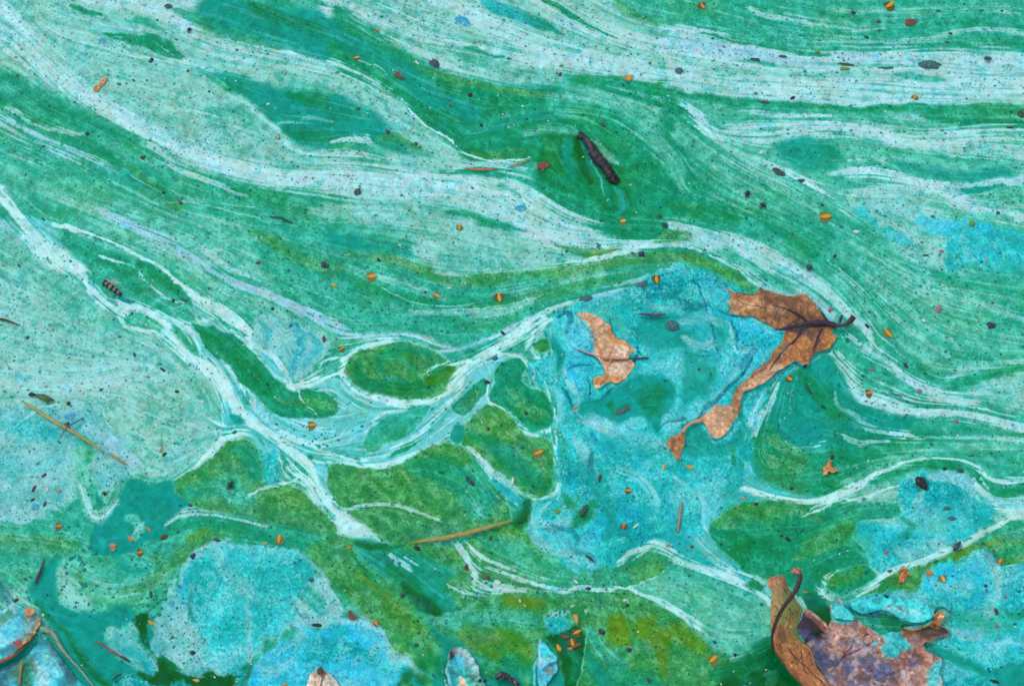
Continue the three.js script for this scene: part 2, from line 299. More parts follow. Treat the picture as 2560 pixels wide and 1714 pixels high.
s('G', .8, .6, .4, [10, 16, 12], 'C 0,720 60,770 130,820');
s('F', .9, .6, .6, [10, 16, 16, 16, 14, 10, 9, 8, 8, 9, 10], 'C 60,690 140,780 220,900 420,1050 600,1120 750,1190 900,1280 1050,1390 1180,1480 1300,1580 F 1500,150 1650,230 1800,290 2000,320 2400,350');
s('W', .9, .5, .5, [4, 6, 5, 4, 4, 5], 'C 80,840 180,880 260,970 400,1040 560,1090');
s('W', .85, .5, .4, [3, 5, 5, 4, 4], 'C 700,1160 900,1290 1060,1390 1200,1510 1320,1600');
s('F', .7, .6, .6, [6, 10, 8], 'C 300,1060 500,1190 700,1240');
g('P', .9, 20, .6, 'C 1100,1420 1350,1300 1600,1330 1750,1450 2000,1600 F 1850,200 1600,180 1400,40');
g('C', .9, 10, .2, 'C 1150,1400 1240,1410 1320,1500 1360,1600 F 1600,120 1480,20 C 1200,1490');
g('C', .95, 14, .3, 'C 1600,1480 1800,1510 2000,1560 F 1900,-40 2100,-20 2400,60 2420,330 2150,320 1980,255 1840,290 1810,230 1830,150 1780,60 1650,0', 'mat_ne');
s('B', .6, .8, .3, [16, 26, 26], 'C 1620,1500 1850,1540 2100,1560');
s('S', .7, .7, .3, [14, 20, 20], 'F 2100,50 2250,90 2400,170');
s('P', .8, .6, .5, [10, 16, 14], 'F 1500,0 1560,60 1620,100');
// --- east, the flow round the oak leaf
g('N', .85, 30, .6, 'F -60,-60 1180,-60 1500,170 1850,300 2460,380 2460,1650 1200,1650 1000,900 1150,600 900,350 400,100');
s('G', .8, .8, .6, [26, 34, 30, 24, 20], 'F 560,-20 850,150 1150,350 1350,600 1500,800');
s('G', .7, .8, .6, [30, 40, 36, 30], 'F 1300,250 1600,600 1900,900 2400,950');
s('G', .7, .8, .6, [18, 24, 20], 'F 1750,340 2050,440 2400,480');
s('M', .7, .8, .6, [40, 60, 60], 'F 1300,330 1700,620 2200,800');
s('F', .6, .7, .8, [10, 14, 14, 12], 'F 1500,360 1750,460 2000,530 2400,610');
s('F', .6, .7, .8, [8, 14, 16, 14], 'F 1700,1090 1900,960 2150,900 2400,880');
s('G', .7, .8, .6, [14, 20, 22, 16], 'F 1550,850 1700,1000 1900,1060 2200,980');
s('F', .9, .6, .6, [14, 36, 36, 40, 40, 34, 22, 10], 'F -40,0 150,60 420,120 620,230 830,340 1000,440 1130,560 1290,760', 'film');
g('N', .7, 14, .4, 'F 270,120 380,130 400,220 340,250 280,190');
s('W', .9, .5, .4, [5, 6, 5, 4, 4], 'F -40,110 80,140 230,190 380,280 500,390 620,450');
s('F', .7, .6, .6, [4, 5, 4], 'F 980,210 1100,300 1240,420');
s('W', .75, .5, .5, [3, 4, 4], 'F 900,330 1040,420 1130,540');
s('O', .85, .5, .5, [10, 20, 18, 8], 'F -60,180 150,210 350,310 480,410');
s('F', .9, .5, .6, [10, 18, 22, 24, 24, 22, 16, 12], 'F 1000,820 1110,960 1230,1120 1400,1170 1600,1240 1850,1240 2100,1310 2460,1380', 'film');
s('F', .8, .6, .6, [6, 14, 18, 16, 12, 10], 'F 1090,730 1250,830 1420,900 1560,1030 1750,1150 2000,1190');
s('W', .8, .5, .4, [3, 4, 4, 3], 'F 1230,1150 1400,1180 1570,1260 1800,1220 2000,1230 2300,1300');
s('F', .8, .6, .5, [4, 7, 8, 5], 'F 1290,650 1340,740 1420,800 1470,830');
s('F', .8, .6, .4, [8, 10, 10, 6], 'F 1200,560 1260,680 1290,780 1280,840');
g('P', .9, 20, .5, 'F 1950,1140 2150,1020 2460,990 2460,1250 2250,1250 2080,1200', 'film');
g('T', .95, 14, .25, 'F 960,860 1080,960 1180,1130 1260,1200 1450,1250 1600,1300 1400,1420 1000,1470 700,1470 480,1380 620,1080 800,950');
s('D', .7, .8, .4, [26, 40, 34], 'F 820,1000 960,1150 1100,1260');
g('G', .9, 20, .4, 'F 440,1420 600,1330 700,1420 900,1500 1150,1450 1300,1420 1700,1480 1800,1640 I 1500,60 900,300 500,100 380,0');
s('O', .7, .8, .4, [24, 40, 40], 'F 640,1420 800,1560 I 620,150 780,250');
s('G', .8, .8, .4, [30, 44, 40], 'F 1100,1380 1400,1450 1700,1420');
s('F', .6, .5, .5, [2, 3, 3, 2], 'F 805,930 770,1050 735,1150 730,1250');
s('F', .8, .6, .6, [4, 7, 8, 8], 'F 660,1010 620,1100 560,1250 480,1380');
s('F', .5, .7, .8, [3, 5, 6, 5, 3], 'F 1040,1060 1080,1190 1200,1260 1300,1340 1420,1360');
s('F', .65, .6, .7, [4, 6, 6, 4], 'F 1130,1350 1170,1410 1250,1440 1390,1400');
s('F', .85, .5, .4, [6, 13, 13, 4], 'F 1410,1370 1460,1375 1510,1390 1560,1415');
s('F', .8, .4, .4, [2, 3, 4, 3], 'F 710,1430 760,1470 880,1460 1010,1430');
g('E', .7, 18, .2, 'F 730,1350 850,1310 960,1330 980,1400 900,1450 770,1440');
s('M', .8, .7, .6, [14, 22, 20], 'F 1400,1530 1900,1520 2400,1500');
s('F', .6, .6, .7, [3, 5, 4], 'F 1500,1420 1900,1430 2400,1460');
// --- west
g('P', .95, 24, .35, 'D -160,0 250,160 560,380 750,560 830,680 1150,780 1330,950 1450,1100 1490,1300 1500,1420 1300,1600 G 1150,190 900,160 760,170 600,320 300,430 -160,560', 'film');
s('F', .5, .9, .5, [60, 90, 70], 'D 100,1000 500,1050 900,950');
s('M', .7, .8, .5, [34, 50, 50, 40], 'D -60,150 250,300 500,480 700,640');
s('N', .5, .9, .4, [20, 40, 40], 'D 1250,1000 1350,1100 1420,1250');
g('N', .9, 16, .3, 'D 380,-60 700,40 900,160 1180,320 1300,440 1250,500 1000,520 800,380 560,260 440,150');
s('G', .8, .7, .3, [14, 26, 30, 20], 'D 480,100 650,200 850,270 950,420');
s('G', .8, .7, .3, [14, 24, 26], 'D 950,240 1100,320 1240,430');
g('M', .9, 16, .35, 'D 480,-60 900,0 1250,200 1550,420 1900,540 2300,760 2260,830 2000,630 1700,590 1500,560 1330,420 1150,280 800,120');
g('M', .85, 26, .5, 'D 900,-40 1500,-60 2100,300 2420,640 2420,780 1900,480 1500,250');
g('N', .9, 24, .4, 'D 1700,60 2100,-40 2420,0 E 200,500 500,660 800,690 500,720 100,700 D 2200,600 1900,460');
s('O', .7, .8, .5, [20, 34, 36], 'D 1750,50 2000,200 2300,300');
s('F', .7, .5, .7, [5, 9, 8, 4], 'D 1380,100 1500,220 1620,310 1680,330');
s('F', .6, .5, .7, [3, 5, 3], 'D 1400,140 1520,150 1630,190');
s('L', .97, .35, .35, [8, 14, 18, 20, 18, 15, 15, 16, 17, 17, 15, 17, 19, 18, 17, 15, 12], 'A 690,1430 D 880,-20 1100,70 1300,170 1450,300 1620,400 1850,480 2100,590 2350,710 E 100,720 300,710 500,720 680,800 820,810 1000,740 1280,610 1550,500', 'strand_mid');
s('L', .95, .4, .3, [12, 15, 16, 14, 8], 'E 1550,500 1750,430 1950,380 2150,310 2300,265', 'strand_mid');
s('W', .6, .6, .6, [8, 10, 10, 8], 'E 60,720 300,700 500,715 680,800', 'strand_mid');
s('W', .6, .6, .6, [8, 10, 8], 'E 1000,745 1280,600 1550,500', 'strand_mid');
// --- middle: foam net and its green islands
g('N', .9, 14, .3, 'E -60,430 300,560 650,630 900,640 1200,560 1500,460 1400,540 1000,730 840,800 700,790 500,710 100,700');
s('O', .85, .6, .5, [14, 30, 34, 30, 26, 24, 22, 20], 'E 500,260 700,320 950,340 1250,300 1600,270 1900,215 2350,190 F 150,215');
s('G', .7, .8, .6, [20, 28, 24], 'E 0,330 300,440 600,500 950,510');
s('O', .6, .7, .5, [16, 22, 20, 14], 'E 900,530 1200,490 1600,380 2000,300');
s('G', .6, .7, .5, [14, 18, 12], 'E 750,480 950,500 1150,470');
s('P', .6, .8, .6, [14, 20, 20, 14], 'E 250,330 450,360 560,430 700,470');
s('P', .7, .7, .6, [8, 14, 16, 12], 'E 480,570 800,570 1050,570 1300,480');
s('T', .8, .7, .5, [30, 40, 30, 14], 'E -60,60 200,110 400,140 540,190');
s('O', .6, .8, .5, [14, 22, 18], 'E 50,150 300,200 480,250');
g('P', .95, 16, .4, 'E 500,130 640,40 850,0 1150,20 1330,80 1430,160 1470,230 1380,265 1180,285 950,285 720,310 620,270 540,200', 'film');
s('N', .5, .9, .4, [26, 36, 30], 'E 700,180 900,180 1080,230');
s('F', .95, .5, .6, [20, 34, 30, 26, 20, 16], 'E 1250,-30 1450,20 1700,70 1950,110 2150,120 2350,115', 'film');
s('O', .8, .5, .4, [5, 11, 13, 7], 'E 1460,110 1600,150 1750,165 1900,135');
s('Y', .5, .7, .3, [4, 8, 4], 'E 1660,185 1760,180 1880,140');
g('G', .9, 8, .2, 'E 1680,-20 1850,0 2050,-10 2080,10 1950,40 1800,25');
s('W', .9, .45, .4, [3, 4, 5, 5, 6], 'E 1440,245 1600,215 1720,210 1870,170 2100,130');
g('O', .85, 14, .3, 'E 2130,110 2200,40 2400,30 F 60,90 E 2250,110');
// film between the strands
g('Q', .97, 6, .2, 'A -40,1330 D 80,-120 250,-80 360,-20 430,150 340,180 240,40', 'strand_west');
g('Q', .97, 6, .2, 'D 1290,430 1390,490 1560,590 1660,690 1690,790 1850,890 1940,990 2040,1050 1880,1010 1750,920 1600,780 1450,690 1330,640 1340,570', 'strand_west');
g('Q', .97, 7, .25, 'D 1480,1010 1560,1050 1680,1110 1800,1240 2000,1290 2250,1260 2290,1110 2060,1060 E 0,1000 160,1130 400,1190 600,1180 740,1080 830,950 1000,850 1180,880 1080,930 1050,1080 1010,1180 900,1280 860,1310 770,1320 780,1400 600,1480 350,1560 H 160,85 0,50 G 2320,50 D 1900,1600 1650,1400 1500,1380 1490,1200', 'strand_low');
g('G', .97, 7, .15, 'D 1250,645 1450,660 1600,760 1750,900 1900,1030 2100,1080 2250,1120 2290,1230 2180,1275 1950,1285 1800,1235 1700,1120 1540,1000 1400,850 1330,740', 'water', .4);
s('D', .7, .7, .2, [10, 22, 26, 22], 'D 1300,670 1480,770 1650,950 1800,1100');
s('O', .7, .7, .2, [14, 26, 26], 'D 1900,1160 2080,1170 2230,1190');
s('W', .97, .3, .25, [22, 24, 26, 22, 26, 30, 18, 14, 18, 20, 18, 18, 17, 18, 20, 22, 20, 18, 20, 24, 26], 'A -60,1250 60,1370 D 100,-110 220,60 330,170 450,250 580,330 650,430 740,510 850,550 950,550 1080,620 1180,730 1280,840 1400,970 1520,1120 1640,1270 1760,1370 1900,1480 2060,1600 G 2120,180', 'strand_west');
s('W', .95, .35, .3, [4, 6, 5, 5, 7, 10, 16, 16, 14, 12], 'D 350,-20 500,10 750,110 950,190 1130,300 1280,410 1380,510 1540,590 1640,690 1690,790', 'strand_west');
s('W', .9, .5, .3, [3, 4, 4, 4, 4], 'D 690,210 800,240 900,260 1000,340 1080,420 1170,480 1260,510', 'strand_west');
s('W', .9, .4, .3, [6, 8, 8, 7, 8, 8], 'D 770,540 830,620 920,690 1040,715 1180,790 1300,890', 'strand_west');
s('Q', .95, .4, .2, [8, 12, 13, 11, 12, 14], 'D 1000,560 1150,620 1290,690 1370,800 1470,920 1560,1030', 'strand_west');
s('W', .85, .4, .4, [4, 6, 6, 5], 'D 940,540 1120,600 1270,680 1350,800', 'strand_west');
s('W', .95, .4, .3, [7, 8, 8, 10, 12, 12, 9, 8], 'D 1680,780 1760,830 1850,890 1920,990 2020,1050 2150,1020 2250,970 2350,970', 'strand_west');
s('W', .9, .4, .3, [4, 6, 6, 5], 'D 2020,1050 2120,980 2200,910 2330,870', 'strand_west');
s('W', .85, .5, .3, [4, 6, 4], 'D 1230,640 1340,630 1450,610', 'strand_west');
g('N', .95, 5, .15, 'D 850,600 900,568 970,595 1020,660 1110,720 980,690 870,650', 'water', .5);
g('N', .95, 5, .15, 'D 1155,670 1250,690 1330,790 1350,860 1260,800 1190,740', 'water', .5);
g('N', .95, 6, .15, 'D 1180,560 1270,530 1330,580 1330,620 1270,630 1200,600', 'water', .5);
g('N', .9, 3, .1, 'D 1345,595 1370,590 1390,610 1365,622', 'water');
g('N', .9, 4, .1, 'D 1440,570 1530,630 1610,700 1640,760 1550,690', 'water', .4);
g('N', .95, 5, .1, 'D 1600,1090 1640,1130 1670,1190 1640,1190', 'water'); g('N', .9, 3, .1, 'D 1600,1190 1625,1230 1605,1235', 'water');
g('E', .85, 4, .1, 'D 1540,1250 1600,1270 1640,1330 1560,1320', 'water');
s('V', .7, .7, 0, [3, 8, 8, 3], 'D 800,440 830,470 860,490 920,500'); s('T', .8, .6, 0, [4, 8, 5], 'D 760,480 790,500 800,520');
s('T', .7, .6, .2, [6, 10, 6], 'D 600,310 630,350 640,390');
s('W', .9, .4, .3, [4, 5, 4], 'D 1290,1265 1400,1300 1510,1330', 'strand_west'); s('W', .8, .4, .3, [3, 4, 4], 'D 1440,1100 1480,1200 1500,1310', 'strand_west');
s('W', .95, .4, .3, [20, 18, 12, 8, 6], 'D 1700,1350 1600,1380 1500,1420 1410,1500 1330,1568', 'strand_west'); s('W', .9, .4, .3, [6, 8, 6, 3], 'G 1420,0 1340,60 1250,130 1170,190', 'strand_west');
s('W', .8, .6, .6, [16, 20, 20, 16, 12], 'D 1700,1330 1900,1420 2100,1500 2350,1540 H 100,60', 'strand_low');
s('W', .7, .6, .6, [5, 7, 7, 6], 'D 1850,1350 2000,1430 2250,1470 E 60,1420', 'strand_low');
// round islands
g('O', .97, 6, .15, 'E 40,900 120,830 240,780 400,768 520,790 640,835 720,900 800,930 790,990 720,1090 600,1150 470,1172 320,1130 160,1070 60,980', 'water', .7);
s('D', .8, .7, .3, [14, 26, 30, 26, 18], 'E 120,900 200,1040 400,1090 600,1050 720,960'); s('G', .8, .7, .3, [10, 18, 20, 12], 'E 260,930 280,860 420,820 600,850'); s('T', .5, .8, .3, [8, 14, 10], 'E 280,950 320,1010 420,1040');
s('Y', .5, .8, .3, [10, 16, 14], 'E 560,1020 680,1010 760,960'); s('N', .6, .6, .4, [4, 8, 8, 4], 'E 300,880 420,900 520,980 560,1030');
s('W', .9, .5, .3, [7, 6, 5, 4, 2], 'E 900,880 800,900 700,915 630,930 560,980', 'strand_low'); s('F', .8, .5, .3, [2, 3, 2], 'E 680,920 620,950 590,980');
g('N', .97, 5, .15, 'E 150,1440 200,1350 300,1280 440,1230 480,1190 560,1190 610,1200 590,1260 530,1340 470,1400 330,1440 220,1490 165,1490', 'water', .4);
g('G', .97, 5, .15, 'E 755,1200 820,1120 920,1050 990,1010 1015,1030 1000,1110 930,1190 850,1260 780,1240', 'water', .4); s('O', .8, .7, .2, [10, 20, 16], 'E 800,1210 850,1180 920,1120');
g('G', .97, 6, .15, 'E 1100,920 1160,870 1240,868 1280,930 1250,1050 1370,1110 1420,1180 1430,1260 1400,1340 1290,1370 1210,1290 1130,1220 1020,1170 1030,1100 1070,1040 1060,980', 'water', .5); s('O', .7, .7, .2, [14, 30, 30], 'E 1180,1120 1250,1200 1350,1250');
g('O', .97, 5, .1, 'E 1325,790 1370,745 1430,740 1460,800 1410,835 1350,825', 'water', .2); s('D', .5, .7, .1, [6, 10, 6], 'E 1350,770 1400,760 1440,790');
g('N', .9, 5, .2, 'E 1060,830 1150,780 1270,740 1290,790 1200,835', 'water'); g('N', .9, 4, .2, 'E 1170,750 1260,715 1310,710 1280,735 1200,765', 'water');
g('O', .97, 8, .2, 'E 830,1400 860,1310 960,1220 1060,1190 1150,1260 1230,1380 1380,1430 1430,1560 H 1430,160 1390,270 1300,290 1180,220 1060,110 930,0 E 850,1490', 'water', .3);
s('G', .8, .7, .2, [24, 40, 40], 'E 900,1400 1050,1480 H 1150,60 1300,180'); s('D', .6, .7, .2, [16, 26], 'H 1220,180 1380,220');
g('G', .95, 4, .15, 'E 340,1530 400,1470 480,1440 550,1430 480,1490 400,1520', 'water'); g('G', .9, 3, .15, 'D 2110,1070 2170,1065 2140,1085', 'water'); g('G', .9, 3, .1, 'D 2125,1470 2170,1475 2160,1500', 'water');
s('W', .95, .4, .4, [20, 18, 15, 16, 14, 10, 9, 9, 8, 8], 'E 1400,610 1260,690 1120,770 980,860 860,930 790,1010 700,1130 560,1170 400,1185 200,1130', 'strand_low'); s('W', .95, .4, .3, [8, 8, 8, 8], 'E 200,1130 80,1060 20,980 20,900', 'strand_low'); s('W', .9, .4, .3, [6, 8, 8, 6], 'E 20,900 90,830 200,780 350,755', 'strand_low');
s('W', .9, .4, .4, [6, 9, 10, 10, 10, 8, 10], 'E 830,1000 790,1140 680,1260 560,1370 430,1460 300,1510 60,1568', 'strand_low'); s('W', .8, .6, .5, [5, 8, 6], 'E 480,1190 300,1240 170,1350', 'strand_low');
s('W', .9, .4, .3, [10, 14, 16, 12, 6], 'D 2200,1568 H -40,30 150,80 330,60 540,-10', 'strand_low');
s('W', .9, .4, .3, [4, 4, 4, 5, 6, 9, 9], 'E 1015,1050 1015,1170 1120,1220 1200,1310 1260,1370 1330,1385 1400,1360', 'strand_low');
s('W', .9, .4, .3, [5, 6, 5, 4, 5, 5, 6, 8, 6], 'E 980,850 1120,840 1250,860 1310,960 1400,1100 1440,1230 1440,1400 H 1450,40 1490,170', 'strand_low'); s('W', .8, .5, .3, [6, 8, 9, 4], 'H 1490,170 1440,270 1350,310 1240,250', 'strand_low');
s('W', .8, .5, .3, [3, 5, 3], 'E 1345,650 1300,760 1280,800', 'strand_low'); s('F', .8, .5, .4, [3, 5, 5, 3], 'E 1290,850 1360,870 1430,860 1460,800');
g('E', .9, 6, .1, 'E 780,1330 840,1330 850,1420 800,1480 760,1440', 'water'); g('S', .9, 10, .1, 'E 1290,900 1430,870 1470,960 1450,1100 1380,1080 1310,1000');
s('W', .7, .5, .4, [2, 3, 2], 'E 1290,880 1330,980 1300,1060'); s('W', .7, .5, .4, [2, 3, 2], 'E 1390,900 1340,960 1400,1060'); s('W', .7, .5, .4, [2, 3, 2], 'E 1460,880 1430,980 1450,1060');
// the long white band of the lower middle
s('W', .95, .5, .5, [22, 22, 22, 20, 16, 14], 'G 1900,-20 2000,60 2100,190 2200,310 2330,430 H 130,520'); s('W', .8, .4, .3, [6, 6, 5], 'G 2050,120 2200,70 2350,20', 'strand_low');
g('Q', .9, 5, .1, 'G 2120,100 2200,90 2220,180 2250,270 2200,280 2140,200'); g('C', .95, 5, .1, 'G 1730,0 1850,-10 1880,150 1860,210 1790,210 1740,120', 'mat_drop');
g('N', .95, 4, .1, 'G 1880,30 1930,15 1950,90 1930,150 1890,110', 'water'); g('G', .9, 4, .1, 'G 2080,30 2120,30 2110,75 2080,60', 'water'); g('N', .9, 4, .2, 'G 2000,210 2060,250 2070,280 2020,260', 'water'); g('N', .9, 4, .2, 'G 2180,340 2240,400 2260,440 2200,390', 'water');
// islands under it
g('O', .95, 9, .2, 'G 1180,200 1300,100 1420,10 D 1500,1440 1620,1430 1720,1470 G 1740,60 1760,170 1790,240 1920,230 2050,280 2200,400 2290,500 2280,560 2150,580 1950,520 1700,440 1450,390 1250,310', 'water', .3);
s('G', .8, .7, .2, [20, 36, 30], 'D 1560,1500 1680,1540 G 1720,140'); s('N', .8, .7, .2, [30, 50, 40], 'G 1300,260 1500,220 1640,320'); s('W', .8, .4, .3, [3, 5, 5], 'G 1680,290 1780,250 1920,225', 'strand_west');
g('O', .95, 8, .2, 'G 2210,130 2280,60 H 0,60 300,90 520,0 650,-60 880,-20 900,130 1040,200 1140,370 1150,430 1000,480 700,560 480,600 280,560 130,480 40,400 G 2230,260', 'water', .4);
s('G', .8, .7, .3, [30, 60, 60, 40], 'H 500,80 760,150 900,280 950,360'); s('N', .8, .7, .3, [30, 44, 30], 'H 900,120 1000,280 900,400'); s('F', .7, .5, .4, [3, 4, 4, 2], 'H 60,385 200,350 380,345 500,380 680,450'); s('T', .6, .7, .2, [8, 12, 8], 'H 800,110 860,160 910,220');
s('F', .9, .5, .3, [14, 16, 12, 14, 12], 'H 890,-20 960,80 1030,160 1100,250 1180,310'); s('S', .9, .6, .3, [8, 14, 12], 'H 1040,180 1120,260 1220,330'); g('W', .9, 12, .3, 'G 2280,440 H 30,380 150,470 290,560 200,590 60,580 -20,560');
// --- south west
g('N', .97, 22, .25, 'G -160,480 300,430 560,320 640,420 800,440 1100,420 1300,420 1600,420 2000,520 2350,640 2350,1200 1300,700 1200,850 1050,1000 850,1040 700,1000 450,1060 250,900 -160,880');
s('O', .6, .8, .3, [24, 40, 40], 'G -60,600 200,620 420,640'); s('O', .7, .7, .3, [26, 40, 34], 'G 1200,700 1330,580 1500,540'); s('G', .7, .8, .3, [26, 36, 40, 34], 'G 1300,460 1600,500 1900,560 2330,620'); s('Y', .5, .8, .2, [8, 14, 12], 'G 1240,570 1320,530 1390,500'); s('G', .7, .7, .2, [12, 24, 20], 'G 950,560 1100,520 1230,480'); s('Y', .4, .8, .2, [8, 14, 10], 'G 1030,680 1070,700 1100,740');
s('M', .85, .7, .3, [30, 60, 60, 40], 'G 420,760 560,820 700,900 900,900 1100,820'); s('P', .8, .7, .3, [26, 44, 34], 'G 420,820 470,940 560,990'); s('O', .6, .8, .2, [10, 24, 26], 'G 840,900 1000,860 1150,760'); s('Y', .45, .8, .2, [8, 12, 8], 'G 530,810 560,850 600,860');
g('U', .95, 14, .3, 'D -160,1230 200,1210 450,1185 640,1215 720,1340 850,1450 940,1568 G 900,110 840,180 700,230 640,140 650,0 480,0 450,280 300,420 130,510 40,450 -160,420', 'mat_corner');
s('C', .7, .7, .3, [20, 34, 30], 'D -60,1350 150,1350 350,1380'); s('L', .7, .7, .3, [10, 20, 20], 'D 560,1350 720,1440 880,1560'); s('C', .5, .8, .3, [26, 40, 30], 'G 60,40 200,100 380,60'); s('M', .9, .6, .3, [20, 26, 28, 26], 'D 540,1440 570,1568 G 560,100 620,260'); s('G', .6, .7, .2, [8, 14, 14], 'D 560,1420 600,1480 G 600,60');
s('W', .8, .4, .4, [2, 3, 3, 3, 2], 'D 660,1210 710,1330 780,1400 880,1500 940,1568'); s('W', .6, .5, .4, [2, 3, 2], 'D -40,1400 120,1320 260,1220 400,1190');
g('E', .97, 9, .05, 'G 905,170 980,195 1060,205 1180,185 1190,280 1300,340 1130,440 1130,520 1000,600 900,650 720,690 600,650 590,560 640,470 600,440 720,410 800,300'); s('D', .3, .8, .1, [14, 20], 'G 1060,420 1120,380');
s('P', .9, .6, .1, [14, 24, 24, 14], 'G 580,280 600,380 680,430 790,330'); s('N', .9, .6, .1, [14, 20, 16], 'G 640,250 690,360 760,290'); s('E', .8, .6, 0, [4, 8, 5], 'G 670,270 685,320 700,370'); s('W', .8, .5, .3, [3, 5, 5, 3], 'G 560,220 590,370 670,440 780,360 840,250');
s('M', .9, .6, .1, [10, 16, 16, 10], 'G 870,430 930,440 960,500 920,580'); s('F', .8, .6, .3, [4, 5, 4, 3, 3], 'G 1130,470 1230,420 1380,410 1550,430 1780,480'); s('E', .6, .7, .1, [10, 14, 10], 'G 760,640 880,760 1000,780'); s('S', .4, .8, .1, [10, 20, 14], 'G 650,560 720,600 800,560');
g('E', .97, 14, .05, 'G 210,910 280,800 380,690 410,700 380,860 400,960 470,1040 600,1060 700,1050 850,980 900,1060 870,1150 740,1170 720,1270 800,1350 950,1450 1000,1640 600,1640 400,1250 280,1040');
s('D', .85, .8, 0, [7, 9, 13, 17, 17], 'G 250,1010 380,1130 500,1290 600,1420 740,1600'); s('K', .5, .8, 0, [5, 10, 10], 'G 480,1280 590,1420 700,1550');
g('K', .97, 10, .05, 'G 920,1080 1020,1065 1005,1180 1080,1300 1250,1440 1500,1490 1690,1440 1640,1640 900,1640 1060,1420 1060,1330 960,1230'); s('G', .5, .8, .1, [14, 20, 20, 14], 'G 1090,1300 1200,1420 1400,1470'); s('E', .8, .6, 0, [10, 14, 10], 'G 1040,1100 1020,1190 1110,1300 1180,1370');
g('U', .9, 10, .3, 'G 700,1180 780,1150 900,1190 960,1280 1050,1370 1050,1450 1000,1500 900,1400 760,1280'); s('S', .8, .7, .2, [16, 24, 20], 'G 880,1290 980,1370 1010,1450'); s('M', .7, .7, .1, [8, 12, 8], 'G 730,1160 740,1230 810,1250');
g('Z', .9, 14, .2, 'G 780,1530 850,1480 950,1520 1100,1560 1250,1540 1300,1640 760,1640'); s('K', .8, .7, .1, [10, 16, 12], 'G 930,1470 1050,1510 1180,1500'); s('V', .5, .8, .1, [12, 26, 20], 'G -60,850 30,900 80,980');
g('U', .97, 9, .3, 'G 1440,580 1330,640 1250,740 1220,880 1130,960 1100,1070 1040,1200 1060,1290 1150,1340 1230,1440 1400,1490 1520,1495 1690,1420 2000,1180 2330,1180 2330,1060 2260,940 2200,800 2060,680 1900,625 1560,600', 'mat_big');
g('C', .95, 26, .3, 'G 1440,590 1560,610 1900,640 2060,720 2150,860 1980,980 2000,1130 1700,1380 1600,1480 1440,1420 1370,1180 1310,1020 1340,880 1280,900 1230,920 1280,760', 'mat_big'); s('U', .6, .8, .4, [20, 34, 30, 20], 'G 1800,1000 1650,880 1520,760 1450,620', 'mat_big'); s('C', .8, .7, .2, [40, 60, 50], 'G 1400,950 1500,1150 1560,1380', 'mat_big'); s('V', .45, .8, .3, [3, 6, 6, 4], 'G 1370,830 1330,930 1300,1060 1330,1120', 'mat_big'); s('U', .7, .6, .3, [6, 12, 10], 'G 1700,1000 1680,1200 1690,1400', 'mat_big'); s('B', .6, .7, .3, [12, 20, 20], 'G 1300,700 1260,820 1270,950', 'mat_big'); s('Z', .6, .7, .3, [12, 24, 20], 'G 2000,900 2120,980 2180,1060', 'mat_big'); s('U', .7, .6, .3, [10, 16, 14], 'G 1130,1250 1180,1350 1280,1440', 'mat_big'); s('G', .6, .7, .2, [8, 14, 10], 'G 2080,900 2140,960 2200,1020', 'mat_big');
g('B', .97, 10, .2, 'G 2040,1165 2180,1190 2325,1130 H 60,1120 180,1130 290,1180 330,1260 370,1340 360,1420 480,1430 560,1500 570,1640 G 1660,1640 1700,1450 1880,1310', 'mat_blue'); s('C', .7, .7, .3, [20, 30, 30], 'H 300,1430 450,1470 540,1568', 'mat_blue'); s('U', .7, .7, .4, [6, 14, 14], 'H 60,1060 200,1110 330,1210', 'mat_blue'); s('H', .5, .6, .3, [3, 4, 3], 'G 2060,1180 2100,1260 2150,1340', 'mat_blue'); s('Z', .5, .8, .3, [14, 26, 20], 'G 2100,1400 2250,1340 H 120,1300', 'mat_blue'); s('H', .5, .8, .4, [14, 20, 16], 'G 1750,1460 1850,1480 2000,1400', 'mat_blue'); s('U', .6, .8, .3, [10, 20, 16], 'H 100,1420 200,1350 300,1290', 'mat_blue');
// --- south, middle
g('O', .95, 26, .2, 'G 2060,660 H -100,560 300,580 520,580 780,600 1000,490 1170,470 1290,540 1370,660 1560,810 1880,740 2080,660 2230,740 2100,850 1950,910 2080,970 2350,1110 I 100,1190 350,1370 420,1430 300,1650 H 560,1650 480,1430 370,1400 330,1240 200,1130 G 2250,900');
s('N', .7, .8, .3, [30, 50, 60, 40], 'H 950,560 1200,680 1500,840 1900,840'); s('G', .8, .8, .3, [20, 36, 40, 40], 'H 500,1300 700,1350 1000,1380 1300,1450'); s('G', .7, .8, .2, [20, 34, 34], 'H 600,1480 700,1560 1000,1600');
g('T', .9, 34, .3, 'H 130,600 380,590 600,690 740,780 730,900 780,1000 760,1180 560,1040 400,860 250,780 120,690'); s('D', .9, .8, .2, [18, 34, 38, 24], 'H 350,740 500,900 580,1010 650,1060'); s('K', .8, .8, .2, [14, 26, 26, 14], 'H 440,880 540,980 640,1060 700,1100'); s('V', .3, .9, .2, [10, 20, 16], 'H 480,960 560,1010 600,1050'); s('G', .8, .7, .1, [14, 22, 16], 'H 100,600 200,600 330,640'); s('E', .7, .8, .1, [14, 24, 24, 20], 'H 500,1060 600,1160 740,1270 820,1290');
s('O', .9, .7, .2, [20, 34, 40, 34], 'H 130,800 350,980 520,1180 650,1400'); s('G', .6, .8, .2, [8, 12, 10], 'H 60,680 140,760 260,860'); s('M', .7, .7, .3, [14, 20, 16], 'H 560,1140 700,1120 900,1040'); s('N', .7, .8, .3, [24, 40, 40], 'H 760,1160 1000,1110 1300,1120');
s('K', .75, .7, .05, [18, 24, 22], 'H 1270,330 1260,400 1200,470'); s('D', .8, .8, .05, [6, 10, 10, 6], 'H 120,600 300,610 450,600'); s('F', .8, .6, .3, [6, 14, 10], 'H 360,650 430,710 500,740');
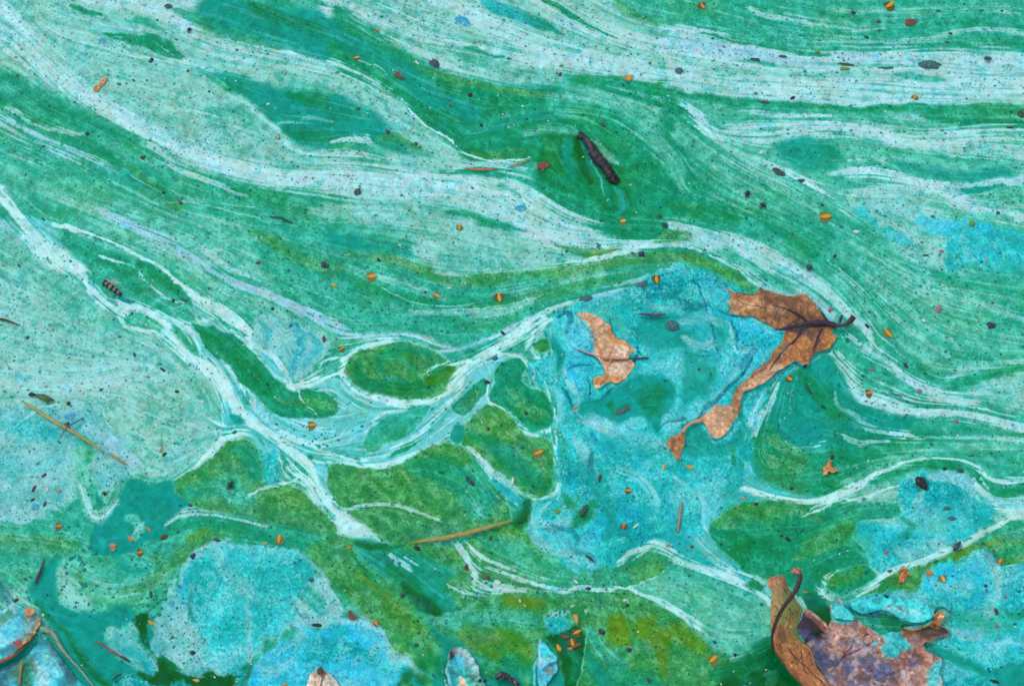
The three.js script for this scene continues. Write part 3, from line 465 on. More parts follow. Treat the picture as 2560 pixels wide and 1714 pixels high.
s('F', .9, .5, .4, [14, 15, 16, 12, 13, 12, 5, 4, 4], 'H 800,600 860,680 920,760 1080,790 1220,840 1360,890 1500,912 1650,905 1860,910'); s('F', .8, .5, .4, [4, 6, 8, 6, 4], 'H 850,690 900,800 910,900 1000,960 1250,925'); s('F', .8, .6, .4, [10, 22, 22, 10], 'H 740,900 850,950 980,950 1150,940');
s('W', .85, .4, .3, [3, 4, 5, 5], 'H 1870,908 1960,900 2080,850 2230,770', 'strand_east'); g('M', .9, 10, .3, 'H 1960,912 2080,850 2220,790 2350,780 I 450,950 540,980 610,1080 600,1200 400,1370 200,1290 0,1080 H 2200,1040 2060,960'); s('W', .85, .5, .4, [4, 6, 10, 14], 'H 1960,910 2100,970 2230,1030 2350,1110 I 120,1160', 'strand_east');
g('Y', .85, 12, .1, 'H 1070,970 1180,955 1330,965 1420,985 1340,1060 1230,1040 1110,1020'); s('Y', .45, .9, .3, [20, 44, 50, 40], 'H 860,1180 1000,1240 1150,1300 1250,1380'); s('Y', .4, .9, .3, [16, 34, 40], 'H 130,820 330,1000 480,1180'); g('Y', .85, 20, .1, 'H 1830,1090 1900,1080 1940,1180 1950,1300 1870,1330 1800,1260'); g('Y', .85, 22, .1, 'H 1990,1160 2110,1090 2170,1170 2250,1230 2230,1400 2210,1500 2100,1320 2000,1240'); s('Y', .6, .8, .2, [14, 26, 24], 'H 830,1240 950,1310 1040,1360'); s('Y', .5, .8, .2, [10, 20, 16], 'H 1050,1180 1150,1260 1280,1330'); s('N', .8, .7, .3, [14, 24, 26], 'H 1690,1200 1760,1340 1880,1450'); s('G', .8, .8, .2, [30, 50, 50], 'H 1700,1450 1850,1560 2100,1560'); s('E', .6, .8, .2, [14, 24, 20], 'H 1680,1350 1720,1450 1780,1560'); s('Y', .7, .8, .2, [20, 40, 34], 'I -60,1180 80,1240 160,1320'); s('O', .9, .8, .2, [26, 44, 40], 'I -20,1350 120,1420 220,1500'); s('O', .7, .7, .2, [10, 18, 14], 'H 1500,1000 1600,1040 1700,1080');
g('E', .9, 14, .05, 'K 160,880 230,700 330,620 450,640 700,900 760,1000 800,1140 140,1140'); g('E', .85, 14, .05, 'K 780,960 900,890 1050,930 1130,1020 1150,1140 740,1140'); g('E', .9, 10, .05, 'K 1230,900 1330,700 1360,560 1480,700 1600,900 1690,1140 1230,1140'); g('K', .95, 10, .05, 'K 1400,560 1600,480 1750,400 1880,480 1890,620 1860,860 1800,1050 1780,1150 1700,1150 1620,900 1500,680'); s('G', .6, .8, 0, [14, 20, 16], 'K 1700,700 1780,800 1760,1000'); s('M', .8, .5, 0, [2, 2.5, 2.5, 2], 'K 1905,480 1890,650 1860,850 1830,1000 1780,1120'); s('F', .7, .6, 0, [2, 3, 3], 'K 230,760 240,920 280,1100'); s('F', .7, .6, 0, [3, 5, 4], 'K 1310,740 1260,860 1265,1000 1280,1120'); s('K', .8, .7, 0, [8, 14, 14], 'K 860,1060 930,1030 1000,1090');
g('C', .97, 6, .1, 'K 1440,310 1560,265 1690,280 1730,370 1690,460 1560,490 1430,480 1390,400', 'mat_small'); s('Z', .7, .7, .2, [6, 12, 8], 'K 1470,390 1530,340 1620,350', 'mat_small'); s('U', .8, .6, .2, [8, 12, 8], 'K 1430,280 1560,235 1680,220'); 
// --- scum crust over and round the oak leaf
g('S', .9, 16, .2, 'I -60,-160 460,-100 480,120 560,220 720,290 900,310 700,330 430,340 200,480 190,570 280,680 430,820 600,960 300,830 0,740 H 2200,660 2060,630 1880,700 1880,300 1950,0');
s('Q', .7, .8, .4, [30, 50, 50, 30], 'I 60,100 200,300 100,500 300,760'); s('Q', .7, .7, .4, [10, 20, 24, 20], 'I 430,60 480,200 650,280 900,320');
g('C', .97, 10, .25, 'E 1480,560 1560,520 1720,470 1900,440 2060,350 2140,310 2330,262 F 60,275 160,290 330,390 440,450 500,440 760,480 860,450 930,500 1040,620 1040,760 900,850 800,930 620,1050 560,1200 480,1370 410,1568 I 370,60 200,400 150,560 I -60,560 H 2100,560 1900,660 1850,740 1640,800 1540,790 1450,690 1350,660 1290,540 1280,400 1290,320 1440,300 1500,190 1460,50 E 1450,1400 1460,1220 1400,1090 1330,980 1300,880 1430,870 1470,800 1440,640', 'mat_leaf');
s('Z', .85, .7, .3, [30, 46, 40, 34], 'E 1700,520 1950,470 2200,400 F 60,340 250,400', 'mat_leaf'); s('V', .4, .8, .4, [18, 26, 24], 'E 2150,380 2280,420 F 60,540', 'mat_leaf'); s('V', .55, .7, .3, [10, 20, 16], 'F 30,480 100,540 180,540', 'mat_leaf'); s('Z', .85, .7, .3, [26, 36, 34], 'E 1870,640 1960,720 2060,760', 'mat_leaf'); s('M', .6, .8, .4, [16, 30, 26], 'E 1700,540 1850,600 1900,700', 'mat_leaf'); s('V', .75, .7, .3, [8, 12, 10, 8], 'E 1490,600 1540,570 1580,610 1560,690', 'mat_leaf');
g('E', .85, 26, .1, 'E 2000,640 2200,560 2330,600 2330,800 2150,860 2050,800', 'mat_leaf'); g('B', .8, 14, .2, 'E 1560,640 1610,640 1690,780 1720,860 1600,820 1580,760', 'mat_leaf'); g('B', .85, 10, .2, 'E 1590,820 1740,880 1790,960 1720,1010 1690,1080 1690,1170 1560,1080 1500,960', 'mat_leaf'); s('V', .75, .5, .1, [2, 3, 4, 3], 'E 1590,820 1650,850 1710,880 1760,930', 'mat_leaf'); s('V', .6, .6, .1, [3, 4, 3], 'E 1490,990 1600,930 1720,930', 'mat_leaf'); s('V', .8, .5, .1, [3, 5, 6, 5, 3], 'E 1690,1175 1790,1140 1880,1050 1990,920 2010,880', 'mat_leaf'); s('V', .7, .5, .1, [2, 3, 2], 'E 1675,1000 1680,1080 1690,1170', 'mat_leaf'); s('V', .7, .6, .1, [4, 6, 6, 4], 'E 1490,1080 1560,1180 1600,1280 1640,1330', 'mat_leaf'); s('V', .7, .6, .1, [3, 4, 4, 3], 'E 1830,590 1830,680 1900,780 1990,810 2030,880', 'mat_leaf');
g('E', .95, 16, .05, 'E 1600,1190 1780,1140 1900,1060 2020,1000 2150,1010 2260,1080 2260,1200 2170,1290 2130,1390 2050,1280 1980,1290 1870,1330 1720,1250 1640,1290'); g('D', .6, 22, .05, 'E 2020,1080 2140,1060 2200,1130 2160,1230 2100,1290 2020,1200'); s('D', .6, .7, .05, [12, 18, 12], 'E 1840,1180 1870,1230 1960,1190'); 
s('H', .6, .8, .4, [30, 44, 40, 30], 'E 1700,1290 1850,1400 2000,1440 2200,1500', 'mat_leaf'); s('B', .6, .8, .4, [24, 40, 40], 'E 1650,1350 1800,1480 2000,1568', 'mat_leaf'); s('H', .6, .7, .4, [10, 20, 22, 16], 'E 1560,1420 1620,1500 H 1680,60 1720,180', 'mat_leaf'); s('V', .6, .7, .3, [6, 12, 10, 6], 'H 1690,0 1680,80 1720,190 1740,210', 'mat_leaf'); s('Z', .85, .8, .3, [36, 60, 60, 40], 'H 1500,100 1700,280 1900,420 2000,560', 'mat_leaf'); s('B', .6, .8, .3, [26, 40, 34], 'H 1650,600 1800,480 1950,380', 'mat_leaf'); s('D', .8, .7, .2, [16, 26, 24, 12], 'H 1560,500 1620,440 1680,390 1700,320'); s('N', .8, .7, .2, [16, 26, 20], 'H 1470,380 1540,330 1600,300'); s('U', .7, .7, .4, [14, 24, 24], 'H 1320,440 1400,500 1520,480', 'mat_leaf'); s('V', .5, .7, .3, [8, 14, 12, 8], 'H 1400,520 1520,540 1580,560 1600,620', 'mat_leaf'); s('V', .55, .7, .3, [6, 12, 8], 'H 1540,680 1640,680 1720,730', 'mat_leaf'); s('U', .7, .7, .4, [10, 16, 12], 'H 1440,690 1540,690 1600,740', 'mat_leaf'); s('Q', .8, .5, .3, [4, 10, 13, 8], 'H 1950,175 2040,190 2110,290 2140,410', 'mat_leaf'); s('U', .7, .8, .3, [12, 20, 16], 'H 1300,480 1330,590 1400,660', 'mat_leaf');
g('E', .75, 26, .1, 'F 0,620 130,600 300,640 340,760 270,880 280,1000 200,1120 60,1200 0,1250 E 2330,900', 'mat_leaf'); s('S', .8, .7, .2, [26, 40, 36], 'F 60,660 200,760 220,900', 'mat_leaf'); g('B', .9, 9, .15, 'F 200,560 330,600 480,620 580,665 660,700 560,770 400,830 390,740 340,660 240,630', 'mat_leaf'); g('B', .85, 9, .15, 'F 130,370 250,400 340,450 320,560 200,545 150,440', 'mat_leaf'); g('B', .85, 10, .15, 'F 420,870 520,800 680,720 690,800 600,880 540,960 430,1050 350,1130 200,1250 140,1250', 'mat_leaf');
s('V', .8, .5, .1, [3, 5, 7, 8, 6, 4], 'F 490,890 430,1000 320,1110 200,1210 110,1300 0,1335', 'mat_leaf'); s('V', .75, .5, .1, [3, 4, 4, 3, 2], 'F 105,340 150,450 190,560 220,680 250,780 295,875', 'mat_leaf'); s('V', .6, .5, .1, [3, 3, 2], 'F 180,545 330,600 480,610', 'mat_leaf'); s('V', .6, .5, .1, [2, 3, 2], 'F 640,720 520,780 400,830', 'mat_leaf'); s('V', .65, .5, .2, [3, 6, 4], 'F 350,650 400,740 395,820', 'mat_leaf'); s('H', .8, .5, .3, [3, 5, 5, 5], 'F 220,640 340,660 370,760 390,840', 'mat_leaf'); s('H', .7, .5, .3, [3, 6, 5], 'F 380,850 440,850 500,830', 'mat_leaf'); s('H', .5, .7, .4, [14, 24, 20], 'F 20,640 140,620 260,660', 'mat_leaf'); s('V', .5, .7, .3, [10, 16, 10], 'F 520,820 460,900 420,960', 'mat_leaf'); s('V', .8, .5, .1, [2, 3, 3], 'E 2120,1390 2180,1330 2330,1290', 'mat_leaf');
s('B', .7, .7, .3, [8, 14, 10], 'F 870,455 930,520 1000,590', 'mat_leaf'); s('Q', .8, .6, .3, [6, 12, 10], 'F 890,470 980,560 1030,620', 'mat_leaf'); s('F', .6, .7, .5, [20, 26, 26], 'F 900,460 1000,520 1100,600');
s('T', .7, .7, .2, [10, 16, 12], 'F 380,1240 430,1300 460,1380'); g('T', .85, 14, .2, 'F 0,1340 130,1320 170,1400 230,1440 330,1420 400,1330 430,1380 380,1500 200,1530 40,1540', 'mat_leaf'); s('H', .5, .6, .4, [4, 10, 10], 'F 560,1100 520,1200 460,1320', 'mat_leaf'); s('G', .85, .5, .1, [3, 7, 6, 3], 'F 385,1480 370,1530 I 360,50 370,80'); s('G', .8, .5, .1, [4, 8, 5], 'I 400,30 410,60 405,95');
// --- south east
g('G', .95, 9, .2, 'I 190,540 230,450 330,400 420,340 560,320 750,340 900,345 1130,340 1400,300 1480,330 1480,410 1250,440 1160,520 1150,600 1250,680 1270,770 1340,830 1200,920 1100,960 980,880 930,950 800,960 700,860 450,830 380,740 260,650', 'water', .35);
s('O', .8, .7, .2, [26, 40, 40, 30], 'I 260,480 450,400 700,380 900,420'); s('O', .8, .7, .2, [20, 40, 40], 'I 800,700 950,620 1100,540'); s('Y', .4, .8, .2, [14, 24, 20], 'I 1000,840 1100,860 1200,800'); s('D', .5, .8, .1, [24, 40, 30], 'I 350,560 480,640 650,600'); s('N', .6, .7, .2, [20, 30, 24], 'I 1050,420 1200,360 1380,340');
s('G', .95, .6, .3, [14, 26, 26, 14], 'I 1300,150 1500,70 1700,60 1900,110'); s('G', .9, .6, .3, [8, 20, 24, 20], 'I 1950,110 2100,220 2250,270 2400,220'); s('M', .8, .6, .5, [14, 24, 20], 'I 1100,200 1400,60 1700,0');
g('C', .97, 10, .25, 'I 1540,140 1640,110 1760,150 1980,165 2050,260 2130,330 2110,430 2000,520 1850,610 1700,700 1500,770 1400,800 1270,760 1240,640 1150,600 1180,510 1280,450 1480,430 1520,380 1450,310 1480,220', 'mat_east');
s('Z', .8, .7, .3, [20, 40, 40], 'I 1520,180 1700,260 1900,230', 'mat_east'); s('M', .5, .8, .3, [16, 26, 20], 'I 1520,430 1660,500 1800,440', 'mat_east'); s('B', .5, .8, .3, [26, 40, 36], 'I 1300,620 1450,560 1650,560', 'mat_east'); s('U', .7, .7, .4, [20, 30, 24], 'I 1450,640 1600,680 1750,600', 'mat_east'); s('H', .7, .7, .4, [14, 26, 20], 'I 1700,170 1900,180 2000,280', 'mat_east'); s('V', .3, .8, .4, [10, 20, 14], 'I 1600,340 1680,380 1760,330', 'mat_east'); s('S', .8, .7, .3, [24, 36, 30], 'I 1800,400 1950,380 2050,450', 'mat_east');
g('O', .95, 9, .2, 'I 1240,960 1350,870 1500,790 1700,720 1900,640 2130,520 2250,450 2460,450 2460,760 2200,780 2130,720 2050,670 1900,700 1690,760 1640,820 1600,960 1420,950', 'water'); s('N', .8, .7, .2, [16, 26, 26], 'I 2000,580 2200,520 2400,480'); s('G', .7, .7, .2, [14, 20, 20], 'I 2150,700 2300,640 2400,600'); s('Y', .5, .7, .2, [8, 14, 12], 'I 1850,690 2000,640 2150,590'); s('W', .8, .4, .3, [2, 3, 3], 'I 2170,780 2260,760 2400,710');
s('W', .95, .4, .35, [8, 10, 8, 12, 18, 18, 10, 6, 5, 5, 6, 7, 7, 8, 10], 'I 430,240 600,300 740,320 880,330 1000,300 1110,240 1220,180 1330,120 1450,70 1580,36 1780,42 1930,70 2050,130 2170,185 2400,175', 'strand_east'); s('W', .9, .45, .3, [3, 4, 5, 5, 4, 3], 'I 830,435 960,370 1060,320 1200,295 1300,260 1400,210 1510,170', 'strand_east');
s('W', .92, .5, .4, [4, 8, 14, 18, 22, 18], 'I 1990,170 2050,250 2130,330 2230,380 2330,400 2460,400', 'strand_east'); s('Q', .7, .7, .4, [14, 22, 20], 'I 2100,300 2250,340 2400,310', 'strand_east'); s('W', .92, .45, .35, [10, 8, 6, 8, 8, 7, 8, 8, 6, 3], 'I 2350,425 2220,430 2110,510 1900,600 1720,680 1500,770 1370,850 1270,930 1200,980 1140,1020', 'strand_east'); s('F', .7, .6, .3, [2, 4, 3], 'I 2040,160 2070,220 2100,260');
s('W', .9, .5, .4, [8, 10, 12, 14, 20, 20, 18, 14], 'H 1880,730 1960,660 2080,630 2180,660 2280,740 I 40,760 240,820 460,900', 'strand_east'); s('W', .85, .5, .4, [12, 16, 14, 10], 'I 300,820 450,880 560,940 620,1000', 'strand_east'); g('D', .85, 8, .1, 'I 440,890 490,860 560,890 530,930 470,920'); s('W', .7, .5, .3, [3, 5, 6], 'I -20,1060 60,1120 130,1170', 'strand_east');
g('K', .95, 14, .05, 'I 330,1480 500,1380 620,1310 700,1440 820,1580 860,1660 260,1660'); g('G', .8, 26, .1, 'I 380,1420 560,1340 600,1420 450,1520'); g('C', .85, 5, .1, 'I 590,1500 640,1480 650,1540 610,1560'); s('F', .7, .6, .3, [4, 7, 6], 'I 350,1390 450,1370 600,1320');
g('K', .97, 8, .05, 'I 830,960 900,925 990,1000 1020,1100 980,1170 900,1080'); s('G', .7, .8, .05, [10, 16, 10], 'I 850,960 920,960 980,1010'); s('W', .75, .5, .4, [8, 12, 8, 6], 'I 990,830 950,900 1000,970 1070,1000'); s('W', .7, .4, .3, [2, 3, 3], 'I 1070,790 1010,840 980,880');
g('C', .97, 8, .2, 'I 1640,830 1680,770 1900,700 2050,665 2120,730 2160,790 2460,740 2460,1420 2250,1410 2080,1460 1880,1430 1700,1320 1820,1220 1830,1060 1740,1060 1690,1130 1600,1165 1480,1120 1380,1080 1130,1020 1320,960 1420,950 1600,965', 'mat_se');
g('B', .8, 16, .2, 'I 1660,850 1700,790 1900,730 2030,720 2090,800 2060,950 1960,1040 1800,1000 1700,930', 'mat_se'); s('U', .8, .5, .4, [8, 12, 12, 10], 'I 2050,690 2120,800 2130,950 2080,1080', 'mat_se'); s('V', .4, .7, .3, [14, 20, 10], 'I 2060,680 2100,720 2110,760', 'mat_se'); s('Z', .8, .7, .3, [16, 30, 34, 24], 'I 1150,1030 1350,1010 1550,1020 1700,1040', 'mat_se'); s('V', .55, .7, .3, [10, 16, 14], 'I 1150,1040 1220,1060 1340,1090', 'mat_se'); s('U', .6, .7, .4, [16, 26, 20], 'I 1420,1010 1520,1000 1650,990', 'mat_se'); s('Z', .7, .7, .3, [24, 40, 36], 'I 2200,850 2280,1000 2400,1050', 'mat_se'); s('N', .5, .8, .3, [14, 26, 24], 'I 1900,1150 2050,1130 2200,1100', 'mat_se'); s('B', .5, .8, .3, [24, 40, 36], 'I 2000,1250 2200,1280 2400,1220', 'mat_se'); s('U', .6, .8, .4, [10, 18, 14], 'I 2070,960 2090,1050 1950,1080', 'mat_se'); s('V', .5, .6, .2, [4, 6, 5], 'I 1830,1050 1840,1140 1825,1220', 'mat_se'); s('G', .7, .7, .2, [12, 20, 18, 12], 'I 1680,1300 1800,1370 1920,1420 2050,1470', 'mat_se'); s('V', .6, .7, .2, [8, 12, 10], 'I 1640,1290 1690,1330 1750,1390', 'mat_se');
g('E', .95, 14, .05, 'I 2110,1470 2200,1420 2290,1405 2460,1420 2460,1660 2170,1660 2180,1560'); g('D', .8, 10, .1, 'I 1360,1070 1480,1130 1560,1170 1490,1210 1400,1190 1340,1120'); g('Z', .9, 16, .2, 'I 1700,1440 1900,1470 2060,1560 2120,1660 1680,1660', 'mat_se');

// fine threads of the foam net
for (const [p, w] of [['D 1560,1060 1500,1150 1490,1250 1520,1340', 3], ['D 1620,1130 1560,1230 1530,1350', 2.5], ['D 1700,1130 1690,1230 1740,1340', 3], ['D 1800,1240 1780,1330 1850,1420', 2.5], ['D 1480,920 1500,1000 1560,1080', 3], ['D 1420,880 1540,970 1620,1090 1700,1200', 3], ['D 1650,1090 1760,1200 1880,1300 2000,1370', 3], ['D 1750,1180 1900,1290 2080,1360 2300,1370', 2], ['D 2020,1060 2060,1160 2200,1300', 2], ['D 2100,1480 2250,1420 E 40,1330 160,1240', 2], ['E 20,1040 100,1160 220,1260', 2], ['E 100,1120 250,1200 400,1210', 2], ['E 560,1370 640,1280 660,1180', 2.5], ['E 700,1120 790,1070 860,1000', 2.5], ['E 620,1310 700,1240 800,1100 900,1000', 3], ['E 940,930 1040,860 1100,800', 3], ['E 880,960 980,900 1100,890', 2.5], ['E 1000,880 1040,1000 1030,1060', 2.5], ['E 350,1500 520,1440 680,1330 760,1280', 3], ['D 1180,640 1250,700 1310,800', 2.5], ['D 1340,480 1400,560 1500,640 1620,740', 2.5], ['D 1450,590 1540,680 1640,800 1760,900 1900,1010', 3], ['D 600,370 640,440 700,500 760,560', 3], ['D 660,360 720,440 800,480 900,540', 2.5], ['D 300,40 400,160 520,300', 4], ['D 240,60 330,210 430,290', 3], ['D 150,-60 260,60 320,140', 3], ['G 1870,0 1900,90 1960,190', 3], ['G 1960,20 1990,120 2080,220', 3], ['G 2060,110 2130,200 2160,290', 3], ['G 2040,160 1960,210 1900,230', 3], ['G 2180,250 2200,330 2290,430', 3], ['I 960,330 900,360 860,400', 2], ['I 2200,300 2120,400 2080,440', 2], ['H 2080,640 2000,700 1900,740', 3], ['F 500,1400 540,1280 600,1120', 2], ['F 440,1400 500,1250 540,1130', 2], ['E 1400,1130 1450,1040 1460,920', 2], ['E 1300,900 1360,1000 1410,1090', 2]]) s('W', .75, .7, .4, [w * .5, w, w * .9, w * .4], p);

for (const p of ['F 300,420 400,460 480,468 545,415 600,455 720,478 850,468', 'F 318,515 345,585 480,610 590,660 655,695', 'F 850,470 930,540 1000,610', 'F 690,760 620,850 540,960 440,1040 385,1150', 'F 400,1250 340,1345 240,1435 175,1370', 'F 1060,745 1000,830 880,895 820,940 700,965 600,1040', 'E 1610,590 1650,680 1695,790 1700,850', 'E 1830,690 1870,765 1980,805 2000,850', 'E 1990,920 1930,1010 1850,1065', 'E 1720,1010 1715,1080 1740,1095']) s('H', .55, .8, .5, [3, 6, 5, 3], p);

// small gatherings: bubbly rims, crust breaking up, clear gaps, pale bloom
s('K', .6, .8, .1, [6, 12, 12, 5], 'H 100,600 230,604 330,590'); s('K', .7, .8, .1, [6, 13, 12, 5], 'H 1290,340 1270,410 1215,460'); s('K', .5, .8, .1, [4, 8, 8], 'H 60,650 130,740 200,790');
s('U', .8, .8, .4, [4, 8, 9, 8, 4], 'G 1230,880 1250,760 1330,650 1430,590 1560,610', 'mat_big'); s('H', .7, .8, .4, [5, 9, 8, 5], 'G 2050,690 2180,800 2260,950 2320,1070', 'mat_big'); s('U', .8, .7, .4, [8, 14, 14, 8], 'G 1060,1180 1100,1290 1180,1360', 'mat_big'); s('E', .7, .7, .2, [3, 6, 6, 3], 'G 1320,900 1300,1000 1310,1080 1350,1130'); s('V', .5, .7, .2, [2, 4, 3], 'G 1240,990 1290,1000 1320,1060', 'mat_big'); s('V', .5, .7, .2, [2, 4, 4, 2], 'G 1990,1000 2030,1080 2100,1100', 'mat_big'); s('G', .5, .8, .2, [6, 12, 8], 'G 2010,940 2080,990 2150,1050');
s('H', .7, .7, .5, [8, 14, 14, 8], 'H 20,1150 150,1140 260,1180 320,1260', 'mat_blue'); s('Z', .7, .8, .3, [14, 24, 24], 'H 60,1290 130,1330 200,1400', 'mat_blue'); s('U', .8, .7, .4, [8, 16, 16, 10], 'H 330,1300 370,1400 460,1420 540,1500', 'mat_blue'); s('Z', .8, .7, .3, [10, 16, 14], 'H 430,1470 500,1530 560,1600', 'mat_blue'); s('K', .7, .8, .1, [4, 8, 10, 10], 'G 1700,1430 1680,1500 1640,1568'); s('E', .8, .6, 0, [6, 10, 10], 'G 1690,1430 1650,1500 1620,1580'); s('U', .6, .8, .4, [10, 18, 18, 10], 'G 1900,1360 2000,1280 2050,1200', 'mat_blue');
s('D', .6, .7, .2, [8, 16, 14, 8], 'I 1500,420 1560,470 1540,540 1480,560'); s('Z', .7, .8, .3, [14, 26, 22], 'I 1850,250 1950,320 1980,420', 'mat_east'); s('N', .7, .8, .3, [10, 20, 22, 12], 'I 1160,560 1240,600 1300,700'); s('U', .7, .7, .5, [8, 16, 14], 'I 1560,140 1640,240 1600,330', 'mat_east'); s('N', .6, .8, .3, [14, 26, 26, 14], 'I 1850,1080 1980,1120 2100,1180 2250,1150'); s('U', .7, .7, .5, [12, 24, 22, 12], 'I 1850,1200 1960,1240 2060,1180', 'mat_se'); s('D', .5, .7, .2, [8, 14, 10], 'I 2200,1050 2280,1090 2330,1060'); s('U', .7, .8, .5, [14, 26, 26], 'I 1700,860 1800,900 1930,880', 'mat_se'); s('Z', .7, .8, .3, [14, 24, 20], 'I 2180,800 2280,860 2360,960', 'mat_se'); s('H', .6, .7, .5, [8, 14, 12], 'I 2100,1300 2220,1260 2350,1300', 'mat_se'); s('E', .8, .8, .1, [10, 18, 20, 12], 'I 1720,1330 1850,1400 2000,1440 2100,1480');
s('E', .7, .8, .2, [14, 30, 30, 16], 'H 1600,80 1760,260 1850,420 1800,560'); s('D', .6, .8, .2, [8, 18, 16, 8], 'H 1500,260 1560,360 1640,420'); s('Q', .8, .7, .5, [8, 16, 18, 10], 'H 1880,100 2000,140 2100,240 2150,360', 'mat_leaf'); s('H', .7, .7, .5, [10, 20, 22, 12], 'E 1500,940 1540,1060 1600,1160 1560,1260', 'mat_leaf'); s('E', .7, .7, .2, [8, 14, 14, 8], 'E 1480,800 1500,900 1470,1010'); s('H', .7, .7, .5, [10, 18, 16, 8], 'E 1600,1300 1700,1330 1840,1420', 'mat_leaf'); s('E', .6, .8, .2, [10, 18, 14], 'E 1700,1440 1850,1500 1980,1540'); s('U', .7, .7, .5, [8, 14, 16, 12], 'E 2080,480 2180,560 2280,540', 'mat_leaf'); s('N', .6, .8, .3, [8, 16, 12], 'E 1780,500 1880,480 1980,520'); s('V', .5, .7, .3, [6, 12, 10, 6], 'E 2120,430 2220,460 2320,420', 'mat_leaf'); s('H', .6, .7, .5, [10, 18, 16], 'F 20,760 120,820 220,800', 'mat_leaf'); s('E', .6, .8, .2, [12, 22, 18], 'F 60,980 150,1080 200,1180'); s('Q', .7, .7, .5, [6, 12, 12, 6], 'F 400,960 330,1060 220,1170', 'mat_leaf'); s('Q', .7, .8, .5, [10, 16, 18, 14], 'I -40,180 80,260 160,360 180,500', 'mat_leaf');
// finer filaments in the northern bands
for (const [p, w] of [['A 0,30 180,220 420,480 700,740 1000,920', 3], ['A 60,0 260,220 520,520 760,760', 2.5], ['A 200,60 420,240 700,330', 2.5], ['A 0,240 160,360 330,520 470,660', 3], ['A 380,180 620,230 900,370 1100,420', 3], ['A 700,250 1000,290 1250,420', 2], ['A 1250,180 1550,260 1900,360 2325,470', 3.5], ['A 1450,240 1800,330 2200,420', 2.5], ['A 850,880 1200,1010 1600,1130 2100,1210', 3], ['A 1200,1150 1700,1260 2300,1370', 2.5], ['A 1500,1080 1900,1180 2325,1240', 3], ['A 100,1000 400,1120 700,1300 1000,1420', 2], ['A 300,900 700,1090 1100,1290', 2], ['A 1100,1330 1500,1430 1900,1530', 2], ['A 1500,1390 1700,1410', 2.5], ['B 0,60 300,190 600,310 1000,360 1400,440', 3], ['B 300,40 700,200 1100,320 1500,430', 2.5], ['B 800,0 1150,170 1600,330 2000,420', 3.5], ['B 1300,0 1650,170 2000,330 2325,420', 3], ['B 1500,0 1750,150 1950,260', 3], ['B 1100,420 1500,470 1900,530 2325,590', 3], ['B 100,410 250,470 330,540', 2.5], ['B 0,490 200,600 330,670', 3], ['B 0,1100 400,1140 800,1210 1200,1310', 3], ['B 300,1330 700,1310 1100,1400 1500,1550', 2.5], ['B 0,1270 300,1300 600,1280', 2.5], ['B 700,1190 1000,1200 1250,1310 1500,1500', 2.5], ['C 0,230 500,330 1100,400 1700,370 2325,400', 3], ['C 0,360 500,440 1100,470 1700,480 2325,510', 3.5], ['C 0,450 400,500 900,540 1500,580 2325,630', 3], ['C 200,600 800,640 1500,690 2325,700', 3], ['C 500,660 1200,690 1900,710', 2.5], ['C 200,720 600,760 950,770', 2.5], ['C 300,850 700,800 1100,830 1500,940', 3], ['C 450,920 800,890 1200,880 1600,980', 3], ['C 1300,900 1700,960 2000,920 2325,880', 3], ['C 1000,1190 1300,1130 1600,1170', 2.5], ['C 1300,1170 1650,1230 2000,1240 2325,1200', 3], ['C 1600,1260 1800,1330 2100,1420', 3], ['C 1700,1000 2000,1060 2325,1100', 2.5], ['C 1850,1350 2000,1310 2150,1330', 2.5], ['C 350,1090 700,1320 1000,1500', 2], ['F 1400,200 1800,400 2325,500', 2.5], ['F 1100,80 1500,300 1900,420', 2], ['F 1400,800 1650,960 1850,1000 2325,900', 2.5], ['F 1300,820 1550,1000 1800,1120', 2.5], ['F 1600,1190 2000,1230 2325,1330', 3], ['F 1200,880 1400,960 1550,1080', 2.5], ['F 300,60 600,150 850,290', 3], ['F 200,160 450,290 640,440', 2.5], ['E 1300,40 1700,110 2100,150', 3], ['E 1500,30 1900,80 2300,90', 2.5], ['E 100,290 400,470 700,530 1000,500', 2], ['E 700,560 1100,520 1500,410', 2]]) s('W', .6, .8, .5, [w * .4, w, w * .8, w * .9, w * .4], p);

// solid cores of the foam strands
s('W', .95, .8, .06, [16, 20, 22, 18, 20, 24, 13, 10], 'A -60,1250 60,1370 D 100,-110 220,60 330,170 450,250 580,330 650,430', 'strand_west'); s('W', .95, .9, .06, [8, 12, 13, 13, 12, 13, 14, 16, 15, 13, 14, 16, 16], 'D 870,545 960,550 1080,620 1180,730 1280,840 1400,970 1520,1120 1640,1270 1760,1370 1900,1480 2060,1600 G 2120,180 2240,340', 'strand_west');
s('W', .9, .8, .06, [3, 4, 4, 5, 8, 11, 10, 8], 'D 350,-20 600,45 850,150 1050,240 1220,370 1380,500 1560,610 1690,780', 'strand_west'); s('W', .85, .9, .06, [6, 8, 8, 7, 6], 'D 1690,780 1850,890 1930,1000 2030,1050 2250,970', 'strand_west'); s('W', .85, .9, .06, [11, 10, 8, 9, 10, 9, 7, 5, 5, 5], 'E 1400,610 1260,690 1120,770 980,860 860,930 790,1010 700,1130 560,1172 400,1185 160,1115', 'strand_low'); s('W', .8, .9, .06, [5, 6, 6, 8, 6], 'D 1740,1350 2000,1470 2300,1530 H 100,62 330,62', 'strand_low');
s('E', .8, .8, .3, [8, 18, 18, 8], 'E 1400,700 1460,780 1500,880 1470,960'); s('Q', .8, .8, .4, [8, 16, 16, 8], 'E 1380,1060 1470,1130 1480,1250 1430,1340'); s('Q', .8, .8, .4, [8, 16, 14, 6], 'H 1400,330 1330,400 1300,480 1340,560'); s('N', .7, .8, .3, [8, 16, 16, 8], 'E 1440,1400 1500,1460 1490,1540 H 1520,80'); s('Q', .7, .8, .4, [6, 12, 12, 6], 'E 1470,620 1430,720 1440,820');
